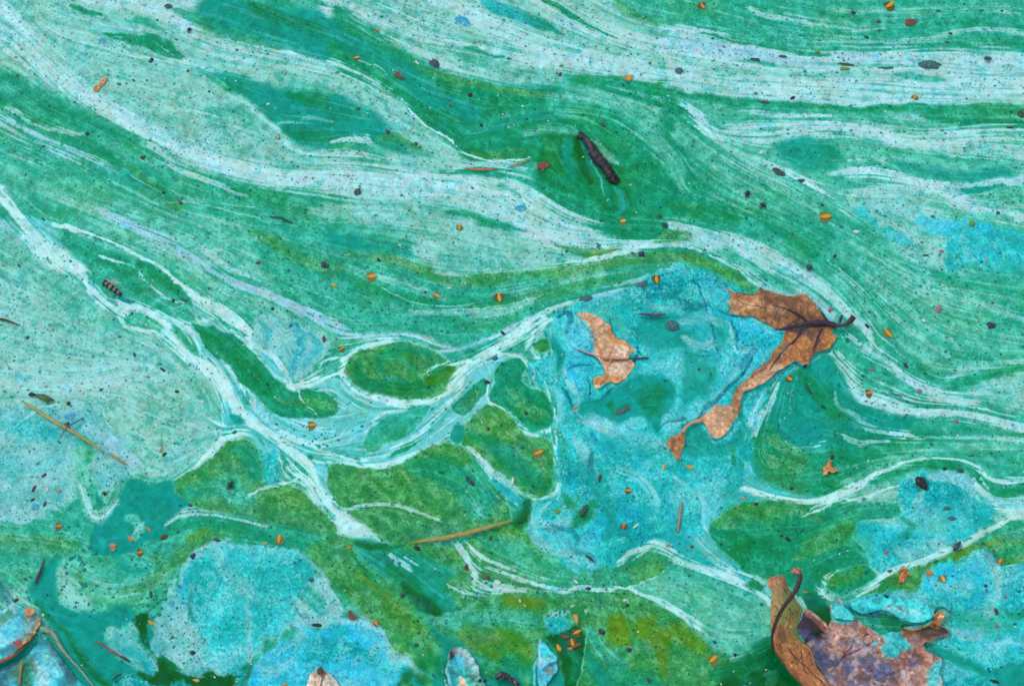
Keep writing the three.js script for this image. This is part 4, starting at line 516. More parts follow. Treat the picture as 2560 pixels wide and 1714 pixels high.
s('K', .9, .8, .05, [16, 30, 34, 30], 'I 330,1480 480,1400 600,1340 700,1450'); s('K', .8, .8, .05, [14, 30, 30], 'I 500,1500 650,1540 780,1568'); s('D', .7, .8, .1, [20, 34, 30, 20], 'I 250,1500 380,1440 520,1350 600,1290'); s('K', .6, .8, .05, [12, 20, 16], 'H 400,1560 480,1500 560,1540'); s('D', .7, .8, .1, [24, 36, 30], 'H 560,1440 640,1400 740,1480');

// the grey blue patch caught in the foam net
g('U', .92, 9, .15, 'D 1720,600 1800,590 1890,610 1980,630 2030,690 2140,700 2190,790 2225,870 2150,930 2060,1000 1980,1020 1930,960 1880,880 1790,850 1720,810 1690,740', 'mat_patch'); s('Z', .75, .8, .3, [14, 24, 22, 12], 'D 1960,640 2020,740 1980,880 1960,990', 'mat_patch'); s('S', .7, .8, .3, [10, 20, 20], 'D 2080,720 2140,820 2050,930', 'mat_patch'); s('S', .6, .8, .3, [10, 18, 12], 'D 1740,650 1800,720 1780,800', 'mat_patch'); s('V', .4, .7, .2, [3, 5, 4], 'D 1990,640 2020,690 2040,710', 'mat_patch'); s('W', .6, .7, .4, [3, 5, 4], 'D 1690,780 1760,840 1880,890 1940,990');
// paler mint veil over the eastern flow
for (const [p, w] of [['F 600,60 950,260 1200,480 1400,700 1700,900 2200,950', 40], ['F 1000,100 1400,330 1800,560 2400,700', 60], ['F 1400,250 1800,420 2400,520', 34], ['F 1500,620 1800,780 2400,830', 40], ['C 200,950 600,1180 900,1400', 40], ['C 100,1150 400,1350 700,1500', 30], ['B 1700,640 1950,800 2200,1000', 40], ['B 2000,900 2250,1100 2325,1300', 34], ['B 1400,680 1700,720', 30], ['F 1300,1480 1800,1500 2400,1480', 26], ['C 600,60 1200,170 2000,130', 26], ['C 1000,40 1500,90 2200,60', 30], ['C 900,300 1400,260 2100,300', 20]]) s('M', .6, .9, .75, [w * .5, w, w, w * .5], p);

// ------------------------------------------------------------------ direction of the flow, streaks drawn out along it
const AREA = { x0: -1440, y0: -1040, w: 2880, h: 1960 };
const DG = { n: 92, m: 64, x0: -1470, y0: -1070, c: 32.5 };
{
  const px = [], py = [], pa = [], pb = [];
  for (const j of JOBS) if (!j.area && j.streak > .05) { const l = smooth(j.pts, false, 30); for (let i = 0; i < l.length - 1; i++) { const a = 2 * Math.atan2(l[i + 1][1] - l[i][1], l[i + 1][0] - l[i][0]); px.push(l[i][0]); py.push(l[i][1]); pa.push(Math.cos(a)); pb.push(Math.sin(a)); } }
  DG.a = new Float32Array(DG.n * DG.m); DG.b = new Float32Array(DG.n * DG.m);
  for (let j = 0; j < DG.m; j++) for (let i = 0; i < DG.n; i++) {
    const X = DG.x0 + i * DG.c, Y = DG.y0 + j * DG.c; let A = 2e-7, B = 1e-7;
    for (let k = 0; k < px.length; k++) { const d = (X - px[k]) ** 2 + (Y - py[k]) ** 2; if (d > 160000) continue; const w = 1 / ((d + 500) * (d + 500)); A += w * pa[k]; B += w * pb[k]; }
    const l = Math.hypot(A, B) || 1; DG.a[j * DG.n + i] = A / l; DG.b[j * DG.n + i] = B / l;
  }
}
function flow(X, Y) {
  const u = clamp((X - DG.x0) / DG.c, 0, DG.n - 1.001), v = clamp((Y - DG.y0) / DG.c, 0, DG.m - 1.001), i = u | 0, j = v | 0, k = j * DG.n + i, f = u - i, h = v - j;
  const m = (q) => (q[k] * (1 - f) + q[k + 1] * f) * (1 - h) + (q[k + DG.n] * (1 - f) + q[k + DG.n + 1] * f) * h;
  return Math.atan2(m(DG.b), m(DG.a)) / 2;
}
function streaks(x0, y0, w, h, nx, ny, grain, step, count, sd) {
  const c = new Float32Array(nx * ny), q = new Float32Array(nx * ny), sx = w / nx, sy = h / ny, out = new Float32Array(nx * ny), noise = new Float32Array(512 * 512);
  for (let k = 0; k < noise.length; k++) noise[k] = hash(k % 512, (k / 512) | 0, sd);
  for (let j = 0, k = 0; j < ny; j++) for (let i = 0; i < nx; i++, k++) { const a = flow(x0 + i * sx, y0 + j * sy); c[k] = Math.cos(a); q[k] = Math.sin(a); }
  for (let j = 0, k = 0; j < ny; j++) for (let i = 0; i < nx; i++, k++) {
    let t = 0, n = 0;
    for (let dir = -1; dir <= 1; dir += 2) {
      let X = i * sx, Y = j * sy, dx = c[k] * dir, dy = q[k] * dir;
      for (let s = 0; s < count; s++) {
        X += dx * step; Y += dy * step;
        const gx = X / grain, gy = Y / grain, ix = Math.floor(gx), iy = Math.floor(gy), fx = gx - ix, fy = gy - iy, a = ((iy & 511) << 9), b = (((iy + 1) & 511) << 9), e = ix & 511, f = (ix + 1) & 511;
        const wgt = 1 - s / count; t += wgt * ((noise[a + e] * (1 - fx) + noise[a + f] * fx) * (1 - fy) + (noise[b + e] * (1 - fx) + noise[b + f] * fx) * fy); n += wgt;
        const ii = (X / sx) | 0, jj = (Y / sy) | 0; if (ii < 0 || jj < 0 || ii >= nx || jj >= ny) break;
        const m = jj * nx + ii, sg = c[m] * dx + q[m] * dy < 0 ? -1 : 1; dx = c[m] * sg; dy = q[m] * sg;
      }
    }
    out[k] = t / n;
  }
  let mean = 0, v = 0; for (const x of out) mean += x; mean /= out.length; for (const x of out) v += (x - mean) ** 2; v = Math.sqrt(v / out.length);
  for (let k = 0; k < out.length; k++) out[k] = clamp(.5 + (out[k] - mean) / v * .22);
  return out;
}
function resample(a, nx, ny, mx, my) {
  const out = new Float32Array(mx * my);
  for (let j = 0; j < my; j++) for (let i = 0; i < mx; i++) {
    const u = clamp((i + .5) * nx / mx - .5, 0, nx - 1.001), v = clamp((j + .5) * ny / my - .5, 0, ny - 1.001), p = u | 0, r = v | 0, f = u - p, h = v - r, k = r * nx + p;
    out[j * mx + i] = (a[k] * (1 - f) + a[k + 1] * f) * (1 - h) + (a[k + nx] * (1 - f) + a[k + nx + 1] * f) * h;
  }
  return out;
}
function paintPond(A, nx, ny) {
  const S = new Sheet(A.x0, A.y0, A.w, A.h, nx, ny), lx = Math.round(nx * .85), ly = Math.round(ny * .85);
  const fine = resample(streaks(A.x0, A.y0, A.w, A.h, lx, ly, Math.max(2.7, A.w / lx * 1.3), 3.2, 26, 1), lx, ly, nx, ny);
  const hx = lx >> 1, hy = ly >> 1, broad = resample(streaks(A.x0, A.y0, A.w, A.h, hx, hy, 9, 7, 26, 2), hx, hy, nx, ny);
  S.L = new Float32Array(nx * ny); for (let k = 0; k < S.L.length; k++) S.L[k] = clamp(.5 + (fine[k] - .5) * .55 + (broad[k] - .5) * .75);
  S.fine = fine; S.broad = broad; S.warp(1);
  for (let j = 0, k = 0; j < ny; j++) for (let i = 0; i < nx; i++, k++) {
    const X = S.wx[k], Y = S.wy[k]; S.mix(k, PAL.N, 1); S.mix(k, PAL.P, clamp(sstep(.42, .7, fbm(X / 260, Y / 120, 31, 3) + (S.L[k] - .5) * .4)) * .9);
  }
  for (const j of JOBS) j.area ? S.region(j.pal, j.o, j.soft, j.streak, j.pts, j.cls, j.rim) : S.stroke(j.pal, j.o, j.soft, j.streak, j.hw, j.pts, j.cls);
  return S;
}
const ridge = (x, y, sd) => 1 - Math.abs(2 * vn(x, y, sd) - 1);
function finishPond(S, detail) {                 // grain, specks, crust; returns colour, roughness and fine relief
  const { nx, ny, x0, y0, sx, sy, ch } = S, N = nx * ny, rgb = new Uint8Array(N * 4), rough = new Uint8Array(N * 4), bump = new Float32Array(N);
  const dots = new Float32Array(N), pale = new Float32Array(N), slit = new Float32Array(N), k0 = (i, j) => j * nx + i;
  if (detail) {
    const layer = (cell, prob, r0, r1, str, sd, target, stretch, chan) => {
      const gx = Math.ceil(S.w / cell), gy = Math.ceil(S.h / cell);
      for (let b = 0; b < gy; b++) for (let a = 0; a < gx; a++) {
        const X = (a + hash(a, b, sd)) * cell, Y = (b + hash(a, b, sd + 1)) * cell, i0 = (X / sx) | 0, j0 = (Y / sy) | 0; if (i0 < 0 || j0 < 0 || i0 >= nx || j0 >= ny) continue;
        const den = chan(j0 * nx + i0) * (.04 + 2.9 * (vn((X + x0) / 60, (Y + y0) / 60, sd + 5) * .6 + S.broad[k0(i0, j0)] * .4) ** 2); if (hash(a, b, sd + 2) > prob * den) continue;
        const r = lerp(r0, r1, hash(a, b, sd + 3) ** 2), an = flow(X + x0, Y + y0) + (hash(a, b, sd + 4) - .5), ca = Math.cos(an), sa = Math.sin(an), q = stretch * (.7 + .6 * hash(a, b, sd + 6)), R = Math.ceil((r * q + 2) / sx);
        for (let j = Math.max(0, j0 - R); j <= Math.min(ny - 1, j0 + R); j++) for (let i = Math.max(0, i0 - R); i <= Math.min(nx - 1, i0 + R); i++) {
          const dx = (i + .5) * sx - X, dy = (j + .5) * sy - Y, u = (dx * ca + dy * sa) / q, v = -dx * sa + dy * ca, d = Math.hypot(u, v), m = str * (.5 + .5 * hash(a, b, sd + 8)) * sstep(r + .9, r - .7, d), k = j * nx + i; if (m > target[k]) target[k] = m;
        }
      }
    };
    layer(9, .34, .8, 1.9, .95, 50, dots, 1.25, (k) => ch[5][k]);
    layer(17, .34, 1.1, 2.7, 1, 70, dots, 1.35, (k) => ch[5][k]);
    layer(52, .3, 1.8, 4.4, .95, 90, dots, 1.3, (k) => ch[5][k]);
    layer(26, .5, 1.6, 3.6, .9, 150, slit, 3.2, (k) => (S.cls[k] >= 2 && S.cls[k] <= 5 ? 1 : 0));
    layer(13, .3, .8, 1.8, .75, 110, pale, 1, (k) => .3 + .7 * ch[5][k] * (1 - ch[0][k] / 255));
    layer(46, .13, 1, 2.6, 1, 130, pale, 2.2, (k) => 1);
  }
  for (let j = 0, k = 0; j < ny; j++) for (let i = 0; i < nx; i++, k++) {
    const X = x0 + (i + .5) * sx, Y = y0 + (j + .5) * sy, f = (S.fine[k] - .5) * 2, bL = (S.broad[k] - .5) * 2, st = ch[7][k], cr = ch[6][k], sp = ch[5][k];
    let r = ch[0][k], gg = ch[1][k], b = ch[2][k];
    const up = (sstep(.1, .8, f + bL * .35) * .6 + sstep(.35, .6, f * .8 + bL * .5) * .3) * st * 1.05, dn = sstep(.1, .85, -f * .8 - bL * .55) * st * .85;
    r = lerp(lerp(r, 190, up), r * .35, dn); gg = lerp(lerp(gg, 232, up), lerp(gg, 150, .55), dn); b = lerp(lerp(b, 244, up), lerp(b, 124, .6), dn);
    const m1 = fbm(X / 46, Y / 40, 41, 3) - .5, m2 = fbm(X / 13, Y / 12, 47, 2) - .5, gr = hash(i, j, 3) - .5, ol = clamp((fbm(X / 90, Y / 60, 61, 2) - .5) * 2.4) * (sp * .6 + .2) * (1 - cr);
    r += (m1 * .2 + m2 * .4) * 50 * (r / 255 + .25) + gr * 8; gg *= 1 + m1 * .08 + m2 * .22 + gr * .06; b *= 1 + m1 * .18 + m2 * .26 + gr * .06; r += ol * 14 * (1.1 - r / 230); b -= ol * 28 * clamp(1.1 - r / 180);
    const tl = clamp((fbm(X / 70, Y / 55, 66, 2) - .52) * 3) * .5 * (1 - cr) * (1 - r / 255); gg = lerp(gg, 152, tl * .5); b = lerp(b, 140, tl);
    { // thin clotted film: paler flecks and clearer gaps
      const q = sp * (1 - cr), wx = 20 * (vn(X / 34, Y / 34, 141) - .5), wy = 20 * (vn(X / 34, Y / 34, 142) - .5), n1 = fbm((X * .8 + Y * .6 + wx) / 22, (Y * .8 - X * .6 + wy) / 17, 143, 5), n2 = vn(X / 4.2, Y / 4.2, 144), hi = sstep(.5, .72, n1 + (n2 - .5) * .35) * q * .58, lo = sstep(.46, .28, n1 + (n2 - .5) * .25) * q * .55;
      r = lerp(r, Math.min(150, r + 44), hi); gg = lerp(gg, Math.min(232, gg + 40), hi); b = lerp(b, Math.min(222, b + 50), hi); r = lerp(r, r * .4, lo); gg = lerp(gg, gg * .88, lo); b = lerp(b, b * .84, lo);
    }
    gg *= 1 + (vn(X / 3.7, Y / 3.7, 151) - .5) * .16 * (sp * .7 + .15) * (1 - cr); b *= 1 + (vn(X / 3.7, Y / 3.7, 151) - .5) * .14 * (1 - cr);
    let hb = f * .05 * st + m2 * .06;
    if (cr > .02 || ch[4][k] > .3) {
      const q = clamp(cr + .1), wx = 14 * (vn(X / 30, Y / 30, 71) - .5), wy = 14 * (vn(X / 30, Y / 30, 72) - .5), c1 = fbm((X + wx) / 24, (Y + wy) / 20, 73, 5), u1 = X * .5 + Y * .87 + wx, v1 = X * .87 - Y * .5 + wy, c2 = ridge(u1 / 26, v1 / 9, 77) * .6 + ridge((X - wy) / 6, (Y + wx) / 5, 78) * .4, c3 = vn(X / 3.4, Y / 3.4, 79);
      const ms = fbm((X + wx) / 84, (Y + wy) / 66, 81, 4), g1 = sstep(.52, .66, ms + (c1 - .5) * .35) * .6 * q, g2 = sstep(.47, .33, ms + (c1 - .5) * .35) * .55 * q; r = lerp(lerp(r, 4, g1), 142, g2); gg = lerp(lerp(gg, 164, g1), 218, g2); b = lerp(lerp(b, 158, g1), 228, g2);
      const hi = sstep(.5, .74, c1 + (c3 - .5) * .3) * q, lo = sstep(.84, .97, c2 + (c3 - .5) * .16) * q, lo2 = sstep(.42, .26, c1) * q;
      r = lerp(r, 176, hi * .5); gg = lerp(gg, 226, hi * .5); b = lerp(b, 238, hi * .5);
      r = lerp(r, 0, Math.max(lo * .6, lo2 * .26)); gg = lerp(gg, 92, Math.max(lo * .55, lo2 * .2)); b = lerp(b, 112, Math.max(lo * .5, lo2 * .14));
      r = lerp(r, c3 > .5 ? 130 : 6, Math.abs(c3 - .5) * q * .28); gg *= 1 + (c3 - .5) * .34 * q; b *= 1 + (c3 - .5) * .2 * q;
      hb += q * ((c1 - .5) * 1.5 - lo * .5 + (c3 - .5) * .35 + (ms - .5) * .8);
    }
    const sl = slit[k] * .75; r = lerp(r, 20, sl); gg = lerp(gg, 156, sl); b = lerp(b, 126, sl); hb -= sl * .2;
    const d = dots[k] * .72; r = lerp(r, 2, d); gg = lerp(gg, 58, d); b = lerp(b, 66, d); hb -= dots[k] * .18;
    const p = pale[k] * .6; r = lerp(r, 150, p); gg = lerp(gg, 222, p); b = lerp(b, 205, p); hb += pale[k] * .1;
    rgb[k * 4] = clamp(r, 0, 255); rgb[k * 4 + 1] = clamp(gg, 0, 255); rgb[k * 4 + 2] = clamp(b, 0, 255); rgb[k * 4 + 3] = 255;
    const ro = clamp(ch[3][k] + .1 * m2 + .12 * cr, .1, 1) * 255; rough[k * 4] = rough[k * 4 + 1] = rough[k * 4 + 2] = ro; rough[k * 4 + 3] = 255;
    bump[k] = hb;
  }
  return { rgb, rough, bump };
}
const dataTex = (d, nx, ny, colour) => { const t = new THREE.DataTexture(d, nx, ny, THREE.RGBAFormat); t.magFilter = THREE.LinearFilter; t.minFilter = THREE.LinearMipmapLinearFilter; t.generateMipmaps = true; if (colour) t.colorSpace = THREE.SRGBColorSpace; t.needsUpdate = true; return t; };
function reliefTex(b, nx, ny) { const d = new Uint8Array(nx * ny * 4); for (let k = 0; k < b.length; k++) { const v = clamp(.5 + b[k] / 2) * 255; d[k * 4] = d[k * 4 + 1] = d[k * 4 + 2] = v; d[k * 4 + 3] = 255; } return dataTex(d, nx, ny, false); }
function surfaceMaterial(F, nx, ny) {
  return new THREE.MeshPhysicalMaterial({ specularIntensity: .22, map: dataTex(F.rgb, nx, ny, true), roughnessMap: dataTex(F.rough, nx, ny, false), bumpMap: reliefTex(F.bump, nx, ny), bumpScale: .0017, roughness: 1, metalness: 0 });
}
const TX = 2048, TY = 1394;
const pond = paintPond(AREA, TX, TY), pondLook = finishPond(pond, true), pondMat = surfaceMaterial(pondLook, TX, TY);
const FAR = { x0: -2600, y0: -2600, w: 5200, h: 5200 }, farMat = surfaceMaterial(finishPond(paintPond(FAR, 1024, 1024), false), 1024, 1024);
for (const t of [farMat.map, farMat.roughnessMap, farMat.bumpMap]) t.wrapS = t.wrapT = THREE.MirroredRepeatWrapping;

// ------------------------------------------------------------------ the pond surface: water, films, foam and crusts
const DENTS = [['B', 1650, 930, 40, 1.2], ['B', 1740, 1070, 46, 1.6], ['B', 1850, 1210, 44, 1.6], ['B', 1920, 1380, 50, 1], ['B', 1650, 1000, 22, -1.6], ['B', 1690, 1110, 24, -1.8], ['B', 1740, 1210, 24, -1.8], ['B', 1790, 1310, 22, -1.4], ['B', 1820, 1400, 22, -1], ['D', 760, 410, 26, .6], ['H', 460, 600, 30, .8], ['H', 1240, 420, 34, 1.2], ['F', 870, 930, 36, .8], ['F', 1050, 690, 30, .6]].map(([q, x, y, r, d]) => [...trail(q + ' ' + x + ',' + y)[0], r, d]);
const GX = 720, GY = 490, height = new Float32Array((GX + 1) * (GY + 1));
{
  const raw = new Float32Array(height.length);
  for (let j = 0, k = 0; j <= GY; j++) for (let i = 0; i <= GX; i++, k++) {
    const ti = clamp(Math.round(i / GX * TX - .5), 1, TX - 2), tj = clamp(Math.round(j / GY * TY - .5), 1, TY - 2); let a = 0;
    for (let y = -1; y <= 1; y++) for (let x = -1; x <= 1; x++) { const q = (tj + y) * TX + ti + x; a += pond.ch[4][q] + pondLook.bump[q] * 1.1 * clamp(pond.ch[6][q]); }
    const X = AREA.x0 + i / GX * AREA.w, Y = AREA.y0 + j / GY * AREA.h, edge = Math.min(1, Math.min(i, j, GX - i, GY - j) / 8);
    for (const [cx, cy, rad, dep] of DENTS) { const e = ((X - cx) ** 2 + (Y - cy) ** 2) / (rad * rad); if (e < 6) a -= 9 * dep * Math.exp(-e); }
    raw[k] = (a / 9 + .5 * (fbm(X / 160, Y / 110, 91, 2) - .5) * 1.4) * edge;
  }
  for (let j = 0, k = 0; j <= GY; j++) for (let i = 0; i <= GX; i++, k++) { const l = i ? k - 1 : k, r = i < GX ? k + 1 : k, u = j ? k - GX - 1 : k, d = j < GY ? k + GX + 1 : k; height[k] = (raw[k] * 4 + raw[l] + raw[r] + raw[u] + raw[d]) / 8 * .001; }
}
function surf(X, Y) {
  const u = clamp((X - AREA.x0) / AREA.w * GX, 0, GX - .001), v = clamp((Y - AREA.y0) / AREA.h * GY, 0, GY - .001), i = u | 0, j = v | 0, f = u - i, h = v - j, k = j * (GX + 1) + i;
  return (height[k] * (1 - f) + height[k + 1] * f) * (1 - h) + (height[k + GX + 1] * (1 - f) + height[k + GX + 2] * f) * h;
}
function surfaceGeometry(want) {
  const map = new Int32Array((GX + 1) * (GY + 1)).fill(-1), pos = [], nor = [], uv = [], idx = [], cx = AREA.w / GX * UNIT, cy = AREA.h / GY * UNIT;
  const vert = (i, j) => {
    const k = j * (GX + 1) + i; if (map[k] >= 0) return map[k];
    const l = i ? k - 1 : k, r = i < GX ? k + 1 : k, u = j ? k - GX - 1 : k, d = j < GY ? k + GX + 1 : k;
    pos.push((AREA.x0 + i / GX * AREA.w) * UNIT, height[k], (AREA.y0 + j / GY * AREA.h) * UNIT);
    let a = -(height[r] - height[l]) / (2 * cx), b = -(height[d] - height[u]) / (2 * cy), n = Math.hypot(a, 1, b); nor.push(a / n, 1 / n, b / n); uv.push(i / GX, j / GY);
    return map[k] = pos.length / 3 - 1;
  };
  for (let j = 0; j < GY; j++) for (let i = 0; i < GX; i++) {
    if (cellClass[j * GX + i] !== want) continue;
    const a = vert(i, j), b = vert(i + 1, j), c = vert(i, j + 1), d = vert(i + 1, j + 1); idx.push(a, c, b, b, c, d);
  }
  const g = new THREE.BufferGeometry(); g.setAttribute('position', new THREE.Float32BufferAttribute(pos, 3)); g.setAttribute('normal', new THREE.Float32BufferAttribute(nor, 3)); g.setAttribute('uv', new THREE.Float32BufferAttribute(uv, 2)); g.setIndex(idx); return g;
}
const cellClass = new Uint8Array(GX * GY);
for (let j = 0; j < GY; j++) for (let i = 0; i < GX; i++) { // the commonest kind in and round each cell
  const n = new Uint8Array(20); let best = 0;
  for (let y = -3; y <= 3; y++) for (let x = -3; x <= 3; x++) { const c = pond.cls[clamp(Math.round((j + .5) / GY * TY) + y, 0, TY - 1) * TX + clamp(Math.round((i + .5) / GX * TX) + x, 0, TX - 1)]; if (++n[c] > n[best]) best = c; }
  cellClass[j * GX + i] = best;
}
const finish = (m) => { m.castShadow = m.receiveShadow = true; return m; };
{
  const near = surfaceGeometry(0), B = [AREA.x0, AREA.y0, AREA.x0 + AREA.w, AREA.y0 + AREA.h].map((v) => v * UNIT), F = 60, pieces = [];
  for (const [ax, az, bx, bz] of [[-F, -F, F, B[1]], [-F, B[3], F, F], [-F, B[1], B[0], B[3]], [B[2], B[1], F, B[3]]]) {
    const g = new THREE.BufferGeometry(), u = (x) => (x / UNIT - FAR.x0) / FAR.w, v = (z) => (z / UNIT - FAR.y0) / FAR.h;
    g.setAttribute('position', new THREE.Float32BufferAttribute([ax, 0, az, bx, 0, az, ax, 0, bz, bx, 0, bz], 3)); g.setAttribute('normal', new THREE.Float32BufferAttribute([0, 1, 0, 0, 1, 0, 0, 1, 0, 0, 1, 0], 3));
    g.setAttribute('uv', new THREE.Float32BufferAttribute([u(ax), v(az), u(bx), v(az), u(ax), v(bz), u(bx), v(bz)], 2)); g.setIndex([0, 2, 1, 1, 2, 3]); pieces.push(g);
  }
  const water = finish(new THREE.Mesh(mergeGeometries([near, mergeGeometries(pieces)], true), [pondMat, farMat])); water.name = 'water';
  water.userData = { kind: 'structure', label: 'green algae laden pond water that lies between the pale foam and turquoise crusts', category: 'water' }; scene.add(water);
}
for (const [key, name, label, category, kind] of [
  ['film', 'algae_film', 'pale mint streaked algae film drawn out in bands over the green water', 'algae film', 'stuff'],
  ['strand_west', 'foam_strand', 'bright white branching foam strand that carries the striped insect husk', 'foam'],
  ['strand_mid', 'foam_strand', 'lavender white foam ribbon winding above the round green island to the oak leaf', 'foam'],
  ['strand_low', 'foam_strand', 'cyan and white foam net wrapped around the round green algae islands', 'foam'],
  ['strand_east', 'foam_strand', 'white foam strand forking between the small orange bract and the mauve curled leaf', 'foam'],
  ['mat_leaf', 'scum_crust', 'turquoise scum crust covering the oak leaf and the tan leaf fragment', 'scum'],
  ['mat_small', 'scum_crust', 'round turquoise scum lump above the cluster of amber seeds', 'scum'],
  ['mat_patch', 'scum_crust', 'grey blue mottled scum patch held in the foam net, carrying a brown square chip', 'scum'],
  ['mat_drop', 'scum_crust', 'small upright turquoise scum strip between white foam strands on the olive island', 'scum'],
  ['mat_corner', 'scum_crust', 'pale grey blue scum sheet under the long yellow straw', 'scum'],
  ['mat_ne', 'scum_crust', 'bright cyan scum patch with one tiny orange seed, beside the straight white streak', 'scum'],
  ['mat_big', 'scum_crust', 'broad wrinkled pale turquoise scum crust ringed by bubbly green water', 'scum'],
  ['mat_blue', 'scum_crust', 'sky blue scum crust over a sunken leaf with a pale leaf base sticking out', 'scum'],
  ['mat_east', 'scum_crust', 'turquoise scum patch carrying the large black beetle', 'scum'],
  ['mat_se', 'scum_crust', 'turquoise scum crust around the mauve curled leaf and its folded rim', 'scum'],
]) {
  const m = finish(new THREE.Mesh(surfaceGeometry(CLS[key]), pondMat)); m.name = name === 'foam_strand' || name === 'scum_crust' ? numbered(name) : name; m.userData = { label, category }; if (kind) m.userData.kind = kind; scene.add(m);
}

// ------------------------------------------------------------------ builders for what floats on the pond
const v3 = (x, y, z) => new THREE.Vector3(x, y, z);
function thing(name, label, category, pos, group) {
  const o = new THREE.Group(); o.name = numbered(name); o.position.copy(pos); o.userData = { label, category }; if (group) o.userData.group = group; scene.add(o); return o;
}
const part = (name, geo, m, parent, label) => { const o = finish(new THREE.Mesh(geo, m)); o.name = name; if (label) o.userData.label = label; parent.add(o); return o; };
function single(name, geo, m, label, category, pos, group) { const o = finish(new THREE.Mesh(geo, m)); o.name = numbered(name); o.position.copy(pos); o.userData = { label, category }; if (group) o.userData.group = group; scene.add(o); return o; }
const spot = (sheet, x, y, lift = 0) => { const p = place(sheet, x, y, 0); p.y = surf(p.x / UNIT, p.z / UNIT) + lift * UNIT; return p; };
const mat = (r, g, b, rough = .6, extra = {}) => new THREE.MeshPhysicalMaterial({ color: new THREE.Color().setRGB(s2l(r / 255), s2l(g / 255), s2l(b / 255)), roughness: rough, ...extra });
// small tiles of grain for the loose pieces
function grainTex(c1, c2, c3, sx, sy, sd) {
  const n = 96, d = new Uint8Array(n * n * 4);
  for (let j = 0; j < n; j++) for (let i = 0; i < n; i++) { const f = fbm(i / sx, j / sy, sd, 4), q = hash(i, j, sd) - .5, k = (j * n + i) * 4; for (let c = 0; c < 3; c++) d[k + c] = clamp(lerp(lerp(c1[c], c2[c], sstep(.32, .55, f)), c3[c], sstep(.55, .75, f)) + q * 22, 0, 255); d[k + 3] = 255; }
  const t = dataTex(d, n, n, true); t.wrapS = t.wrapT = THREE.MirroredRepeatWrapping; return t;
}
const grained = (a, b, c, sx, sy, sd, rough = .6, extra = {}) => { const t = grainTex(a, b, c, sx, sy, sd); return new THREE.MeshPhysicalMaterial({ map: t, bumpMap: t, bumpScale: .0003, roughness: rough, ...extra }); };
// tapered, wandering tube through points (Vector3), radii in plan units; flat squashes it vertically
function tube(points, radii, wobble = .12, flat = 1, sides = 8, steps = 10) {
  const curve = new THREE.CatmullRomCurve3(points), n = Math.max(6, (points.length - 1) * steps), pos = [], idx = [], uv = [], up = v3(0, 1, 0); let run = 0, prev;
  for (let i = 0; i <= n; i++) {
    const t = i / n, p = curve.getPoint(t), tan = curve.getTangent(t), side = v3().crossVectors(tan, up).normalize(), nor = v3().crossVectors(side, tan).normalize(), f = t * (radii.length - 1), a = Math.min(radii.length - 2, f | 0), r = lerp(radii[a], radii[a + 1], f - a) * UNIT;
    if (prev) run += prev.distanceTo(p); prev = p;
    for (let k = 0; k <= sides; k++) { const an = (k % sides) / sides * Math.PI * 2, q = r * (1 + wobble * 2 * (vn(i * .9, (k % sides) * 1.7, 5) - .5)), o = side.clone().multiplyScalar(Math.cos(an) * q).addScaledVector(nor, Math.sin(an) * q * flat).add(p); pos.push(o.x, o.y, o.z); uv.push(k / sides, run * 60); }
  }
  for (let i = 0; i < n; i++) for (let k = 0; k < sides; k++) { const a = i * (sides + 1) + k, b = a + sides + 1; idx.push(a, a + 1, b, b, a + 1, b + 1); }
  for (const [ring, flip] of [[0, 1], [n, 0]]) { const c = pos.length / 3; let x = 0, y = 0, z = 0; for (let k = 0; k < sides; k++) { const q = (ring * (sides + 1) + k) * 3; x += pos[q]; y += pos[q + 1]; z += pos[q + 2]; } pos.push(x / sides, y / sides, z / sides); uv.push(.5, ring ? run * 60 : 0); for (let k = 0; k < sides; k++) { const a = ring * (sides + 1) + k; flip ? idx.push(c, a + 1, a) : idx.push(c, a, a + 1); } }
  const g = new THREE.BufferGeometry(); g.setAttribute('position', new THREE.Float32BufferAttribute(pos, 3)); g.setAttribute('uv', new THREE.Float32BufferAttribute(uv, 2)); g.setIndex(idx); g.computeVertexNormals(); return g;
}
const moved = (g, base) => g.translate(-base.x, -base.y, -base.z);
// points along a trail: heights in plan units over the surface
function along(path, lifts) { const t = trail(path), n = t.length; return t.map(([X, Y], i) => { const f = i / Math.max(1, n - 1) * (lifts.length - 1), a = Math.min(lifts.length - 2, f | 0), l = lifts.length === 1 ? lifts[0] : lerp(lifts[a], lifts[a + 1], f - a); return v3(X * UNIT, surf(X, Y) + l * UNIT, Y * UNIT); }); }
